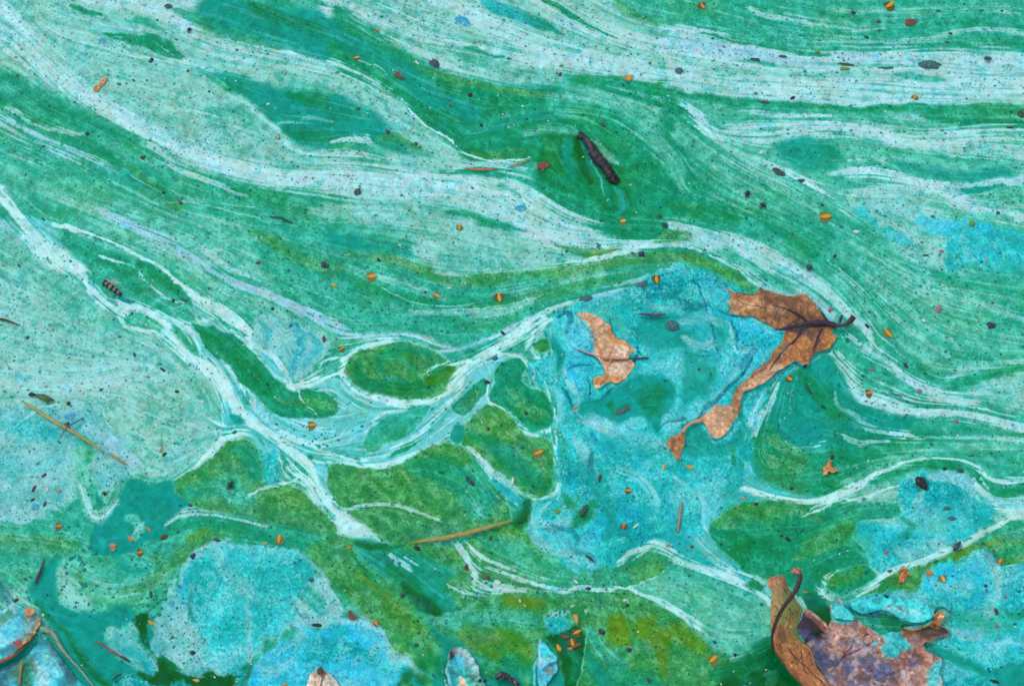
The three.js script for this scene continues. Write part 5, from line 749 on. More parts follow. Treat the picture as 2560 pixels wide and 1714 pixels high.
// a flat sheet cut to an outline, with thickness; top(X, Y) is the height of its upper face in plan units
function blade(outline, top, thick, edgeLen, box, closedStep = 10) {
  const ring = smooth(outline, true, closedStep * .6).map((p) => new THREE.Vector2(p[0] + 3.4 * (vn(p[0] / 7, p[1] / 7, 601) - .5) + 5 * (vn(p[0] / 19, p[1] / 19, 603) - .5), p[1] + 3.4 * (vn(p[0] / 7, p[1] / 7, 602) - .5) + 5 * (vn(p[0] / 19, p[1] / 19, 604) - .5))); if (THREE.ShapeUtils.isClockWise(ring)) ring.reverse();
  let P = ring.map((p) => [p.x, p.y]), T = THREE.ShapeUtils.triangulateShape(ring, []);
  for (let pass = 0; pass < 7; pass++) {
    const mid = new Map(), out = []; let any = false;
    const half = (a, b) => { const long = Math.hypot(P[a][0] - P[b][0], P[a][1] - P[b][1]) > edgeLen; if (!long) return -1; const key = a < b ? a + '_' + b : b + '_' + a; if (!mid.has(key)) { P.push([(P[a][0] + P[b][0]) / 2, (P[a][1] + P[b][1]) / 2]); mid.set(key, P.length - 1); } any = true; return mid.get(key); };
    for (const [a, b, c] of T) {
      const x = half(a, b), y = half(b, c), z = half(c, a), q = (x >= 0) + (y >= 0) + (z >= 0);
      if (!q) out.push([a, b, c]);
      else if (q === 3) out.push([a, x, z], [x, b, y], [z, y, c], [x, y, z]);
      else if (q === 1) x >= 0 ? out.push([a, x, c], [x, b, c]) : y >= 0 ? out.push([a, b, y], [a, y, c]) : out.push([a, b, z], [z, b, c]);
      else x < 0 ? out.push([a, b, y], [a, y, z], [z, y, c]) : y < 0 ? out.push([a, x, z], [x, b, c], [x, c, z]) : out.push([x, b, y], [a, x, y], [a, y, c]);
    }
    T = out; if (!any) break;
  }
  const edges = new Map(); for (const t of T) for (let k = 0; k < 3; k++) { const a = t[k], b = t[(k + 1) % 3], r = b + '_' + a; edges.has(r) ? edges.delete(r) : edges.set(a + '_' + b, [a, b]); }
  const pos = [], uv = [], idx = [], m = P.length;
  for (const lower of [0, 1]) for (const [X, Y] of P) { pos.push(X * UNIT, (top(X, Y) - lower * thick) * UNIT, Y * UNIT); uv.push((X - box.x0) / box.w, (Y - box.y0) / box.h); }
  for (const [a, b, c] of T) { idx.push(a, c, b, a + m, b + m, c + m); }
  for (const [a, b] of edges.values()) { idx.push(a, b, a + m, b, b + m, a + m); }
  const g = new THREE.BufferGeometry(); g.setAttribute('position', new THREE.Float32BufferAttribute(pos, 3)); g.setAttribute('uv', new THREE.Float32BufferAttribute(uv, 2)); g.setIndex(idx); g.computeVertexNormals(); return g;
}
// leaf colours, painted with the same tools
Object.assign(PAL, {
  a: [172, 122, 80, .7, 0, .4, 0, 0], b: [112, 76, 52, .7, 0, .5, 0, 0], c: [216, 174, 138, .7, 0, .1, 0, 0], d: [50, 36, 66, .6, .3, 0, 0, 0], e: [192, 124, 68, .7, 0, .2, 0, 0], f: [128, 128, 62, .65, 0, .3, 0, 0],
  m: [206, 166, 152, .7, 0, .4, 0, 0], n: [74, 88, 136, .7, 0, .4, 0, 0], r: [160, 92, 68, .7, 0, .4, 0, 0], k: [30, 26, 34, .6, 0, 0, 0, 0], p: [226, 196, 170, .7, .15, 0, 0, 0], t: [232, 222, 214, .7, 0, .1, 0, 0], y: [196, 150, 70, .7, 0, 0, 0, 0], x: [188, 52, 48, .6, 0, 0, 0, 0], w: [112, 150, 150, .6, 0, .5, .4, 0],
});
function leafSheet(ground, paths, jobs, px, pad = 30) {
  let b = [1e9, 1e9, -1e9, -1e9]; for (const pts of paths) for (const [X, Y] of pts) b = [Math.min(b[0], X), Math.min(b[1], Y), Math.max(b[2], X), Math.max(b[3], Y)];
  const box = { x0: b[0] - pad, y0: b[1] - pad, w: b[2] - b[0] + 2 * pad, h: b[3] - b[1] + 2 * pad }, nx = Math.round(box.w * px), ny = Math.round(box.h * px), S = new Sheet(box.x0, box.y0, box.w, box.h, nx, ny); S.warp(.45);
  for (let k = 0; k < nx * ny; k++) S.mix(k, PAL[ground], 1);
  for (const [kind, pal, o, soft, hwOrPath, path, h] of jobs) kind === 's' ? S.stroke(pal, o, soft, 0, [].concat(hwOrPath), trail(path, h)) : S.region(pal, o, soft, 0, trail(hwOrPath, path));
  const rgb = new Uint8Array(nx * ny * 4), rough = new Uint8Array(nx * ny * 4), bump = new Float32Array(nx * ny);
  for (let j = 0, k = 0; j < ny; j++) for (let i = 0; i < nx; i++, k++) {
    const X = box.x0 + (i + .5) * S.sx, Y = box.y0 + (j + .5) * S.sy, m1 = fbm(X / 40, Y / 40, 201, 3) - .5, m2 = fbm(X / 7, Y / 7, 205, 4) - .5, gr = hash(i, j, 9) - .5, cr = S.ch[6][k], sp = S.ch[5][k];
    const wx = 5 * (vn(X / 9, Y / 9, 207) - .5), net = Math.max(sstep(.86, .98, ridge((X + wx) / 15, (Y - wx) / 15, 208)), .6 * sstep(.88, .98, ridge((X - wx) / 7, (Y + wx) / 7, 209))) * (1 - cr), spot_ = Math.max(sstep(.74, .84, vn(X / 5, Y / 5, 211)) * sstep(.45, .6, vn(X / 28, Y / 28, 213)), sstep(.66, .8, fbm(X / 13, Y / 13, 215, 3))) * sp, c1 = fbm(X / 24, Y / 24, 73, 4), hi = sstep(.5, .72, c1 + m2 * .2) * cr, lo = sstep(.45, .25, c1) * cr;
    for (let c = 0; c < 3; c++) { let v = S.ch[c][k] * (1 + m1 * .45 + m2 * .75 + gr * .16) * (1 - net * .16); v = lerp(v, [44, 34, 40][c], spot_ * .7); v = lerp(v, [176, 226, 236][c], hi * .6); v = lerp(v, [0, 92, 112][c], lo * .5); rgb[k * 4 + c] = clamp(v, 0, 255); }
    if (ground === 'm' && cr < .1) { const A = sstep(.5, .68, fbm(X / 34, Y / 30, 221, 4)) * .45, B2 = sstep(.52, .64, fbm(X / 22, Y / 26, 225, 4)) * .5, C2 = sstep(.55, .68, fbm(X / 18, Y / 16, 229, 4)) * .5, on = sstep(40, 90, S.ch[0][k]) * sstep(40, 90, S.ch[2][k]); for (let c = 0; c < 3; c++) { let v = rgb[k * 4 + c]; v = lerp(v, [86, 100, 150][c] * (1 + m2), A * on); v = lerp(v, [140, 82, 62][c] * (1 + m2), B2 * on); v = lerp(v, [216, 186, 182][c] * (1 + m2 * .5), C2 * on); rgb[k * 4 + c] = clamp(v, 0, 255); } }
    rgb[k * 4 + 3] = 255; const ro = clamp(S.ch[3][k] + m2 * .2, .15, 1) * 255; rough[k * 4] = rough[k * 4 + 1] = rough[k * 4 + 2] = ro; rough[k * 4 + 3] = 255; bump[k] = m2 * .3 + m1 * .3 - net * .22 + S.ch[4][k] * .6 + (c1 - .5) * cr;
  }
  return { box, m: new THREE.MeshStandardMaterial({ map: dataTex(rgb, nx, ny, true), roughnessMap: dataTex(rough, nx, ny, false), bumpMap: reliefTex(bump, nx, ny), bumpScale: .0007, roughness: 1 }) };
}
const centre = (pts) => { let x = 0, y = 0; for (const p of pts) { x += p[0]; y += p[1]; } x /= pts.length; y /= pts.length; return v3(x * UNIT, surf(x, y), y * UNIT); };
const onPond = (lift, wave = 3, sd = 0) => (X, Y) => surf(X, Y) / UNIT + lift + wave * (fbm(X / 60, Y / 60, 300 + sd, 2) - .5) * 2 + (fbm(X / 16, Y / 16, 330 + sd, 2) - .5) * 4;

// ------------------------------------------------------------------ the oak leaf and the tan fragments
const leafDark = grained([60, 42, 70], [40, 28, 48], [84, 66, 84], 9, 14, 401, .55), veinTan = mat(196, 150, 112, .6);
{
  const upper = trail('F 290,412 340,440 400,455 480,462 522,446 545,408 566,434 640,460 720,472 790,472 850,464 880,500 910,520 940,560 975,590 1010,630 1045,650 1050,672 900,664 800,676 720,696 655,690 590,655 520,620 480,602 400,600 340,582 325,540 316,508 345,482 330,450');
  const lower = trail('F 720,700 800,684 900,668 1010,662 1040,672 1030,690 1034,722 1062,740 1036,790 1000,824 940,840 905,868 880,890 850,922 822,932 780,915 740,930 690,960 640,990 600,1030 570,1060 500,1088 440,1112 412,1160 404,1192 404,1218 408,1248 385,1292 345,1340 315,1388 274,1424 230,1432 196,1412 180,1370 166,1332 130,1310 140,1285 200,1242 240,1205 280,1220 330,1212 352,1186 362,1138 394,1082 440,1040 500,980 560,950 600,900 625,850 680,806 692,750');
  const tip = trail('F 0,1395 18,1390 30,1420 24,1480 5,1530 E 2300,1572 2262,1545 2212,1478 2228,1430 2290,1395');
  const look = leafSheet('a', [upper, lower, tip], [
    ['s', 'b', .8, .8, [10, 22, 26, 16], 'F 540,420 600,500 700,500 800,500'], ['s', 'b', .6, .8, [30, 40, 30], 'F 620,560 780,590 940,640'], ['s', 'c', .5, .9, [16, 26, 20], 'F 340,520 430,540 520,520'], ['s', 'b', .8, .7, [3, 6, 6, 3], 'F 400,455 480,465 545,415 600,450'], ['s', 'c', .5, .8, [14, 20], 'F 600,560 680,560'],
    ['s', 'e', .8, .8, [34, 50, 40], 'F 760,760 800,840 700,940'], ['s', 'e', .8, .9, [20, 34], 'F 960,720 1010,790'], ['s', 'c', .8, .9, [26, 30, 22, 12], 'F 640,960 560,1020 470,1080 400,1160'], ['s', 'e', .7, .7, [6, 10, 8], 'F 720,720 690,800 630,860'], ['s', 'c', .8, .9, [20, 26, 22], 'F 690,950 620,1020 540,1060'], ['s', 'c', .98, .8, [40, 50, 46], 'F 330,1230 240,1300 250,1390'], ['s', 'e', .7, .7, [4, 8, 6], 'F 390,1180 400,1250 350,1330'], ['s', 'r', .6, .7, [3, 5, 3], 'F 620,860 570,960 480,1020'],
    ['s', 'd', .85, .6, [5, 8, 10, 8], 'F 650,690 800,672 930,655 1060,668'], ['s', 'd', .7, .6, [2, 3, 4, 5], 'F 620,540 720,560 800,595 870,650'], ['s', 'd', .6, .6, [2, 3, 4], 'F 930,530 970,590 1000,640'], ['s', 'd', .7, .6, [5, 3.5, 3, 2], 'F 830,690 780,760 710,830 640,920 600,975'], ['s', 'd', .7, .6, [4, 6, 5, 3], 'F 965,690 930,750 910,800 890,850'], ['s', 'd', .5, .6, [2, 3, 2], 'F 840,600 760,650 700,680'], ['s', 'd', .5, .6, [2, 2], 'F 790,780 740,790'], ['s', 'Q', .8, .6, [2, 4, 2], 'F 740,800 700,850 690,880'], ['s', 'B', .9, .6, [3, 7, 6], 'F 740,935 770,920 820,930'], ['s', 'b', .6, .8, [14, 22], 'F 1010,620 1040,650'],
    ['s', 'd', .6, .7, [1, 1.6, 1], 'F 400,520 500,540 620,560'], ['s', 'd', .6, .7, [1.6, 1.4, 1], 'F 740,560 700,520 640,490'], ['s', 'd', .6, .7, [1.6, 1.4, 1], 'F 800,595 830,540 820,490'], ['s', 'd', .5, .7, [1.4, 1.2, 1], 'F 560,550 540,500 540,440'], ['s', 'd', .5, .7, [1.4, 1.2, 1], 'F 660,560 640,610 600,640'], ['s', 'd', .5, .7, [1.4, 1, 1], 'F 930,540 880,520 860,490'], ['s', 'd', .6, .7, [1.6, 1.4, 1], 'F 760,790 810,830 830,890'], ['s', 'd', .6, .7, [1.6, 1.2, 1], 'F 700,850 740,880 790,900'], ['s', 'd', .5, .7, [1.4, 1, 1], 'F 650,910 620,900 600,930'], ['s', 'd', .6, .7, [1.6, 1.4, 1], 'F 930,750 960,790 990,810'], ['s', 'd', .6, .7, [1.6, 1.2, 1], 'F 915,800 880,810 850,850'], ['s', 'd', .4, .9, [8, 16, 14, 8], 'F 760,700 860,720 960,700'], ['s', 'd', .35, .9, [6, 14, 12], 'F 880,600 960,630 1010,650'], ['s', 'b', .6, .9, [10, 18, 12], 'F 880,750 930,800 900,850'], ['s', 'r', .5, .7, [1.4, 1.2, 1], 'F 260,1400 270,1320 300,1240'], ['s', 'r', .5, .7, [1.2, 1], 'F 268,1330 220,1300'], ['s', 'C', .75, .8, [2, 5, 4, 2], 'F 325,510 335,570 400,600'], ['s', 'C', .7, .8, [2, 4, 5, 3], 'F 480,605 580,655 650,695'], ['s', 'C', .75, .8, [2, 5, 4], 'F 690,760 625,850 560,945'], ['s', 'C', .7, .8, [2, 5, 5, 2], 'F 180,1370 230,1430 300,1405'],
    ['s', 'b', .7, .7, [5, 8, 6], 'E 2230,1540 2250,1480 2240,1430'], ['s', 'C', .6, .7, [3, 6, 4], 'F 280,1420 350,1340 390,1270'], ['s', 'Q', .6, .8, [3, 6], 'F 880,480 960,570'],
  ], 1.25);
  const base = centre(upper), leaf = thing('oak_leaf', 'large brown oak leaf with dark violet midrib, half drowned in turquoise scum', 'leaf', base);
  const curl = (lift, axis, sd) => (X, Y) => onPond(lift - 3.4, 4, sd)(X, Y) + axis(X, Y);
  const my = trail('F 900,660')[0][1];
  part('leaf_blade', moved(blade(upper, curl(7, (X, Y) => 9 * sstep(0, 70, my - Y), 1), 1.6, 13, look.box), base), look.m, leaf, 'brown upper half of the blade with ragged lobes');
  part('leaf_blade', moved(blade(lower, curl(7, (X, Y) => 7 * sstep(0, 90, Y - my) * sstep(330, 150, Y - my), 2), 1.6, 13, look.box), base), look.m, leaf, 'orange brown lower half that narrows to a pale rounded lobe');
  part('leaf_tip', moved(blade(tip, curl(7, () => 0, 3), 1.6, 13, look.box), base), look.m, leaf);
  part('leaf_tip', moved(tube(along('F 135,1312 90,1320 50,1345 15,1388', [9, 10, 10, 8]), [5, 4, 3, 5], .2, .5), base), veinTan, leaf);
  const rib = part('midrib', moved(tube(along('F 640,702 720,688 800,672 900,656 1000,659 1062,672 1112,672 1142,652 1166,626', [9, 13, 15, 16, 17, 20, 24, 28]), [1.6, 3, 4.4, 5.4, 6.4, 5, 5, 7, 8], .12, .8), base), leafDark, leaf);
  for (const [p, r] of [['F 870,652 800,597 710,556 620,540', [3.6, 2.6, 2, 1]], ['F 1000,645 965,590 932,530', [3, 2, 1]], ['F 830,690 780,760 710,830 640,920 602,972', [3.4, 2.8, 2.2, 1.6, .8]], ['F 965,692 930,750 908,805 892,846', [3.2, 3, 2, 1]], ['F 800,597 770,640 720,660', [1.6, 1.2, .8]], ['F 930,750 950,790 940,820', [1.6, 1.2, .8]]]) part('vein', moved(tube(along(p, [9.5, 12, 8.5, 6]), r.map((q) => q * .62), .15, .8, 6), base), leafDark, leaf);
  part('stalk_end', moved(tube(along('F 1075,655 1082,630 1092,612', [18, 22, 24]), [3, 4, 3], .4, .9), base), leafDark, leaf);
}
{
  const out = trail('E 1605,578 1700,580 1750,600 1790,642 1822,660 1828,690 1840,722 1866,748 1900,764 1935,772 1980,808 1988,842 1958,872 1955,890 1982,905 1992,930 1975,960 1950,992 1905,1036 1850,1058 1820,1050 1790,1062 1755,1086 1730,1090 1712,1060 1715,1025 1740,1006 1785,1000 1792,965 1765,930 1750,892 1715,870 1690,845 1698,800 1694,750 1690,715 1660,665 1632,615');
  const look = leafSheet('c', [out], [['s', 'e', .7, .9, [10, 20, 24, 16], 'E 1820,680 1860,760 1930,800 1970,840'], ['s', 'e', .8, .8, [10, 18, 14], 'E 1720,1050 1790,1040 1880,1010'], ['s', 't', .6, .8, [14, 24, 20], 'E 1880,810 1930,830 1900,860'], ['s', 't', .5, .8, [20, 26], 'E 1850,970 1900,950'], ['s', 'b', .7, .7, [4, 6, 5], 'E 1770,900 1860,905 1950,905'], ['s', 'p', .8, .6, [2, 3, 3], 'E 1640,620 1720,700 1800,820'], ['s', 'r', .5, .7, [4, 7, 4], 'E 1710,740 1750,830 1760,890'], ['s', 'B', .8, .8, [6, 14, 16, 10], 'E 1660,640 1690,740 1690,840 1710,900'], ['s', 'Q', .8, .8, [4, 10, 8], 'E 1990,800 2000,860 1960,880'], ['s', 'b', .7, .6, [3, 4, 2], 'E 1760,1060 1780,1040 1800,1050'], ['s', 'C', .7, .7, [4, 8, 5], 'E 1740,1090 1800,1065 1850,1060'], ['s', 'B', .6, .5, [1, 3, 1], 'E 1790,835 1800,845'], ['s', 'B', .6, .5, [1, 3, 1], 'E 1772,850 1778,858']], 1.5);
  const base = centre(out), leaf = thing('leaf_fragment', 'tan hourglass shaped leaf fragment with a pinkish midrib in the turquoise scum', 'leaf', base);
  part('leaf_blade', moved(blade(out, (X, Y) => onPond(3.6, 3, 7)(X, Y), 1.5, 12, look.box), base), look.m, leaf);
  part('midrib', moved(tube(along('E 1602,817 1680,850 1780,880 1880,891 1950,890', [2, 3, 6, 7, 6]), [1.2, 1.8, 2, 2.2, 2.2], .1, .8), base), mat(206, 150, 130, .55), leaf);
  part('stalk', moved(tube(along('E 1950,890 2000,889 2045,888 2084,885', [6, 6, 5, 4]), [2, 2.2, 2.4, 2.2], .15, .8), base), leafDark, leaf);
  for (const [p, r] of [['E 1880,890 1800,800 1730,690 1650,610', [1.2, 1.2, 1, .6]], ['E 1800,880 1860,800 1890,770', [1.4, 1, .8]], ['E 1780,880 1720,860 1700,830', [1.4, 1, .8]], ['E 1840,890 1800,950 1780,990', [1.4, 1, .8]]]) part('vein', moved(tube(along(p, [6, 5, 5]), r.map((q) => q * .7), .1, .7, 6), base), mat(222, 176, 138, .6), leaf);
}
// ------------------------------------------------------------------ the curled leaf in the south east
{
  const blades = {
    main: trail('J 690,575 720,590 745,582 800,600 850,590 920,582 955,625 960,640 1010,660 1075,700 1125,715 1190,700 1262,685 1320,650 1400,640 1470,640 1540,600 1600,630 1660,660 1695,705 1640,742 1540,772 1478,792 1500,858 1560,892 1635,945 1610,1050 1560,1260 620,1260 600,1060 545,970 520,835 450,780 500,712 600,690 650,650'),
    rim: trail('J 850,450 930,410 1050,382 1170,376 1290,405 1400,404 1540,430 1640,428 1700,450 1690,520 1640,498 1600,482 1570,500 1552,545 1560,578 1520,602 1470,622 1420,634 1350,626 1280,596 1215,560 1165,528 1110,512 1040,530 960,548 890,520'),
    lobe: trail('J 676,450 700,428 745,424 778,452 820,520 880,578 850,596 800,600 745,580 700,572 676,540'),
    flap: trail('J 1600,512 1660,520 1645,570 1618,640 1585,650 1555,625 1525,618 1562,590 1572,545'),
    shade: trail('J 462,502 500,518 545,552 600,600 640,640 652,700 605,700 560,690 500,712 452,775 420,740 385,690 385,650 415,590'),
  };
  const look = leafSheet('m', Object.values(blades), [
    ['s', 'n', .8, .9, [40, 60, 70, 60], 'J 560,900 700,1000 900,1040 1100,1100'], ['s', 'n', .7, .9, [30, 50, 50], 'J 1000,960 1150,1040 1300,980'], ['s', 'n', .6, .9, [16, 24, 20], 'J 760,800 880,760 950,820'], ['s', 'r', .7, .9, [26, 40, 40], 'J 1300,700 1420,760 1450,880'], ['s', 'r', .7, .9, [14, 26, 24], 'J 620,830 700,850 760,880'], ['s', 'r', .6, .9, [20, 36, 30], 'J 1200,980 1350,900 1500,960'], ['s', 'r', .6, .9, [14, 24, 20], 'J 800,680 900,640 960,680'], ['s', 'b', .9, .8, [16, 34, 34, 24], 'J 1330,680 1450,690 1560,690 1660,700'], ['s', 'k', .85, .8, [8, 16, 22, 20, 10], 'J 1240,660 1330,640 1430,650 1560,640 1660,690'], ['s', 'k', .5, .8, [10, 20, 12], 'J 1450,720 1560,740 1620,720'],  // black and brown strokes below the rim paint the shade of its hollow
    ['s', 't', .5, .9, [14, 26, 20], 'J 760,720 840,700 920,760'], ['s', 't', .5, .9, [20, 30, 24], 'J 1280,1040 1380,1080 1480,1040'], ['s', 'n', .6, .8, [10, 26, 10], 'J 640,960 720,940 800,980'], ['s', 'd', .6, .7, [3, 5, 4, 3], 'J 620,1100 760,920 900,850 1060,760'], ['s', 'd', .5, .7, [2, 4, 3], 'J 1060,1120 1220,1040 1400,960'], ['s', 'd', .6, .7, [3, 4, 2], 'J 780,880 840,830 860,790'], ['s', 'k', .8, .6, [2, 4, 3], 'J 950,720 975,706 990,712'], ['s', 'k', .7, .6, [2, 3, 2], 'J 690,680 700,672'], ['s', 'n', .6, .8, [10, 14, 10], 'J 560,760 540,860 600,980'],
    ['g', 'C', .97, 5, 'J 935,585 1050,590 1130,640 1200,690 1262,684 1300,740 1335,790 1380,830 1330,835 1310,860 1275,855 1270,880 1250,880 1245,925 1190,915 1140,925 1135,880 1100,860 1100,800 1140,765 1115,725 1060,700 1000,650 940,630', 0], ['g', 'C', .9, 4, 'J 1005,800 1040,765 1085,755 1060,785 1020,808', 0], ['g', 'E', .9, 6, 'J 1100,590 1200,600 1290,640 1240,690 1160,660 1100,640', 0], ['s', 'C', .8, .7, [10, 24, 24], 'J 1600,960 1580,1050 1560,1150'],
    ['g', 'C', .99, 6, 'J 800,430 1030,340 1170,335 1400,360 1640,390 1760,430 1700,530 1600,470 1570,500 1552,545 1566,585 1470,632 1420,644 1350,636 1210,568 1110,520 960,560 870,520', .008], ['s', 'Z', .8, .8, [14, 24, 24, 14], 'J 870,470 960,500 1050,490', .008], ['s', 'H', .6, .8, [12, 20, 20, 12], 'J 1180,450 1300,490 1430,520', .008], ['s', 'N', .6, .7, [8, 14, 10], 'J 1560,430 1640,440 1680,470', .008], ['s', 'V', .7, .8, [8, 16, 14, 8], 'J 1060,510 1130,500 1200,530 1250,570', .008], ['s', 'y', .9, .5, [2, 3, 3, 2], 'J 1210,562 1350,628 1420,636 1520,604 1562,580', .008],
    ['g', 'C', .99, 5, 'J 670,440 700,415 755,415 800,470 885,580 850,600 800,606 740,590 690,578 665,540', .004], ['s', 'p', .9, .5, [2, 2, 2], 'J 680,450 678,520 700,575', .004],
    ['g', 'e', .99, 4, 'J 1595,500 1670,510 1650,580 1620,650 1580,655 1515,620 1562,590', .004], ['s', 't', .7, .6, [3, 4, 3], 'J 1590,560 1620,545 1650,552', .004], ['s', 'b', .7, .7, [5, 9], 'J 1540,620 1600,640', .004],
    ['g', 'd', .98, 6, 'J 440,480 560,540 660,640 660,710 560,700 450,790 370,690 400,590', .01], ['s', 'k', .8, .8, [10, 24, 26], 'J 500,560 560,610 580,680', .01], ['s', 'r', .9, .6, [4, 7, 8, 6], 'J 480,505 560,560 620,620 655,690', .01], ['s', 'n', .7, .8, [10, 16, 14], 'J 400,640 460,690 520,690', .01], ['s', 'a', .7, .7, [4, 8], 'J 610,670 650,700', .01],  // dark violet and black here paint the shade inside the roll
  ], 1.3);
  const base = centre(blades.main), leaf = thing('curled_leaf', 'curled dead leaf with a mauve speckled blade and rolled olive brown upright flank', 'leaf', base);
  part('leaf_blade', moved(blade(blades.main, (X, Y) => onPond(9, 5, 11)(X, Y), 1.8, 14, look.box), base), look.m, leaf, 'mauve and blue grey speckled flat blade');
  const r0 = trail('J 1420,634')[0][1], rt = trail('J 1150,380')[0][1];
  part('leaf_rim', moved(blade(blades.rim, (X, Y) => onPond(2.5, 2, 12)(X, Y) + 30 * sstep(rt, r0 + 10, Y), 1.8, 12, look.box), base), look.m, leaf, 'scum coated folded rim arching over a dark hollow');
  part('leaf_lobe', moved(blade(blades.lobe, (X, Y) => onPond(15, 2, 13)(X, Y), 1.6, 12, look.box), base), look.m, leaf, 'turquoise coated pointed lobe');
  part('leaf_flap', moved(blade(blades.flap, (X, Y) => onPond(16, 2, 14)(X, Y), 1.4, 12, look.box), base), look.m, leaf, 'small orange tan flap beside the dark hollow');
  part('leaf_underside', moved(blade(blades.shade, (X, Y) => onPond(18, 3, 15)(X, Y), 1.6, 12, look.box), base), look.m, leaf, 'inner side of the roll, painted dark violet for shade');
  // the rolled flank: rows of (edge, edge, height), crest bulging upward
  const rows = [['128,236', '282,212', 34], ['138,285', '318,300', 33], ['170,330', '352,345', 31], ['168,420', '385,415', 28], ['160,520', '440,492', 25], ['166,620', '410,590', 22], ['172,730', '392,660', 19], ['190,830', '430,762', 16], ['250,930', '506,830', 13], ['330,1040', '548,965', 10], ['420,1140', '612,1050', 8], ['520,1260', '700,1180', 6]];
  const cols = 12, pos = [], uv = [], idx = [], L = [], R = [];
  rows.forEach(([l, r, h]) => { const [a, b] = l.split(',').map(Number), [c, d] = r.split(',').map(Number); L.push(place('J', a, b, h * .001)); R.push(place('J', c, d, h * .001 * .86)); });
  const lc = new THREE.CatmullRomCurve3(L), rc = new THREE.CatmullRomCurve3(R), n = 44;
  for (const low of [0, 1]) for (let i = 0; i <= n; i++) for (let k = 0; k <= cols; k++) {
    const p = lc.getPoint(i / n), q = rc.getPoint(i / n), t = k / cols, o = p.lerp(q, t); o.y += Math.sin(Math.PI * t) * .0035 - low * .0004 + (vn(o.x * 160, o.z * 160, 61) - .5) * .0016; pos.push(o.x - base.x, o.y - base.y, o.z - base.z); uv.push(t, i / n);
  }
  const V = (n + 1) * (cols + 1);
  for (let i = 0; i < n; i++) for (let k = 0; k < cols; k++) { const a = i * (cols + 1) + k, b = a + cols + 1; idx.push(a, b, a + 1, b, b + 1, a + 1, a + V, a + 1 + V, b + V, b + V, a + 1 + V, b + 1 + V); }
  for (let i = 0; i < n; i++) for (const k of [0, cols]) { const a = i * (cols + 1) + k, b = a + cols + 1; k ? idx.push(a, b, a + V, b, b + V, a + V) : idx.push(a, a + V, b, b, a + V, b + V); }
  const roll = new THREE.BufferGeometry(); roll.setAttribute('position', new THREE.Float32BufferAttribute(pos, 3)); roll.setAttribute('uv', new THREE.Float32BufferAttribute(uv, 2)); roll.setIndex(idx); roll.computeVertexNormals();
  const tw = 160, th = 360, d = new Uint8Array(tw * th * 4), bm = new Float32Array(tw * th);
  for (let j = 0; j < th; j++) for (let i = 0; i < tw; i++) { // peach tip, tan and olive middle, orange brown end, dark blotches and veins
    const t = i / tw, v = j / th, m = fbm(t * 6, v * 14, 63, 4) - .5, mm = fbm(t * 22, v * 50, 69, 3) - .5, k = j * tw + i, rib = .78 - v * 1.35, side = sstep(-.06, .08, t - rib + m * .1);
    const ol = sstep(.1, .2, v) * sstep(.68, .5, v + (t - .4) * -.35 + m * .2) * (.3 + .7 * side), br = sstep(.46, .62, v + m * .35 + (.5 - t) * .25), streak_ = sstep(.16, .04, Math.abs(t - .66 + (v - .45) * .4)) * sstep(.38, .44, v) * sstep(.66, .58, v);
    const vein = Math.max(sstep(.03, .008, Math.abs(t - .3 - (v - .66) * 1.5 - .04 * Math.sin(v * 40))) * sstep(.66, .7, v), sstep(.022, .006, Math.abs(t - .52 + (v - .8) * 1.8)) * sstep(.7, .74, v) * sstep(.88, .84, v), .7 * sstep(.02, .006, Math.abs(t - .1 - (v - .3) * 2)) * sstep(.3, .33, v) * sstep(.44, .4, v)), blot = sstep(.1, .24, fbm(t * 5, v * 12, 68, 3) - .5), dot = sstep(.78, .86, vn(t * 22, v * 60, 74));
    for (let c = 0; c < 3; c++) { let x = lerp(lerp([204, 142, 106][c], [196, 154, 112][c], sstep(.08, .2, v)), [142, 150, 80][c], ol); x = lerp(x, [186, 116, 66][c], Math.max(br * .9, streak_ * .8)); x = lerp(x, [226, 190, 160][c], br * sstep(.1, .3, m + mm * .4) * .7); x = lerp(x, [84, 58, 46][c], blot * .4); x = lerp(x, [44, 34, 44][c], Math.max(vein * .9, dot * .45)); x = lerp(x, [70, 40, 40][c], sstep(.06, 0, t) * .5 * sstep(.5, .6, v) + sstep(.95, 1, t) * .6); d[k * 4 + c] = clamp(x * (1 + m * .3 + mm * .3 + (hash(i, j, 2) - .5) * .1), 0, 255); } d[k * 4 + 3] = 255; bm[k] = m * .3 + mm * .2 - vein * .3;
  }
  const rollMat = new THREE.MeshStandardMaterial({ map: dataTex(d, tw, th, true), bumpMap: reliefTex(bm, tw, th), bumpScale: .0007, roughness: .62 });
  part('rolled_flank', moved(roll, v3()), rollMat, leaf, 'rolled flank from peach through olive to orange brown');
  const pts = [[418, 178, 37], [412, 240, 37], [388, 310, 36], [345, 375, 35], [290, 450, 33], [240, 530, 30], [205, 610, 27], [180, 700, 24], [175, 780, 21], [188, 850, 18]].map(([x, y, h]) => place('J', x, y, h * .001));
  part('midrib', moved(tube(pts, [5.4, 6, 6, 5.4, 5, 4.6, 4.2, 3.8, 3.2, 2.4], .16, .8), base), grained([44, 30, 40], [70, 42, 40], [30, 24, 44], 9, 12, 403, .5), leaf);
  part('stalk_knob', moved(tube([[352, 176, 35], [372, 158, 37], [398, 160, 38], [416, 186, 37]].map(([x, y, h]) => place('J', x, y, h * .001)), [5, 8, 8, 6], .3, .8), base), grained([176, 124, 110], [140, 90, 80], [206, 160, 140], 12, 12, 404, .6), leaf);
}
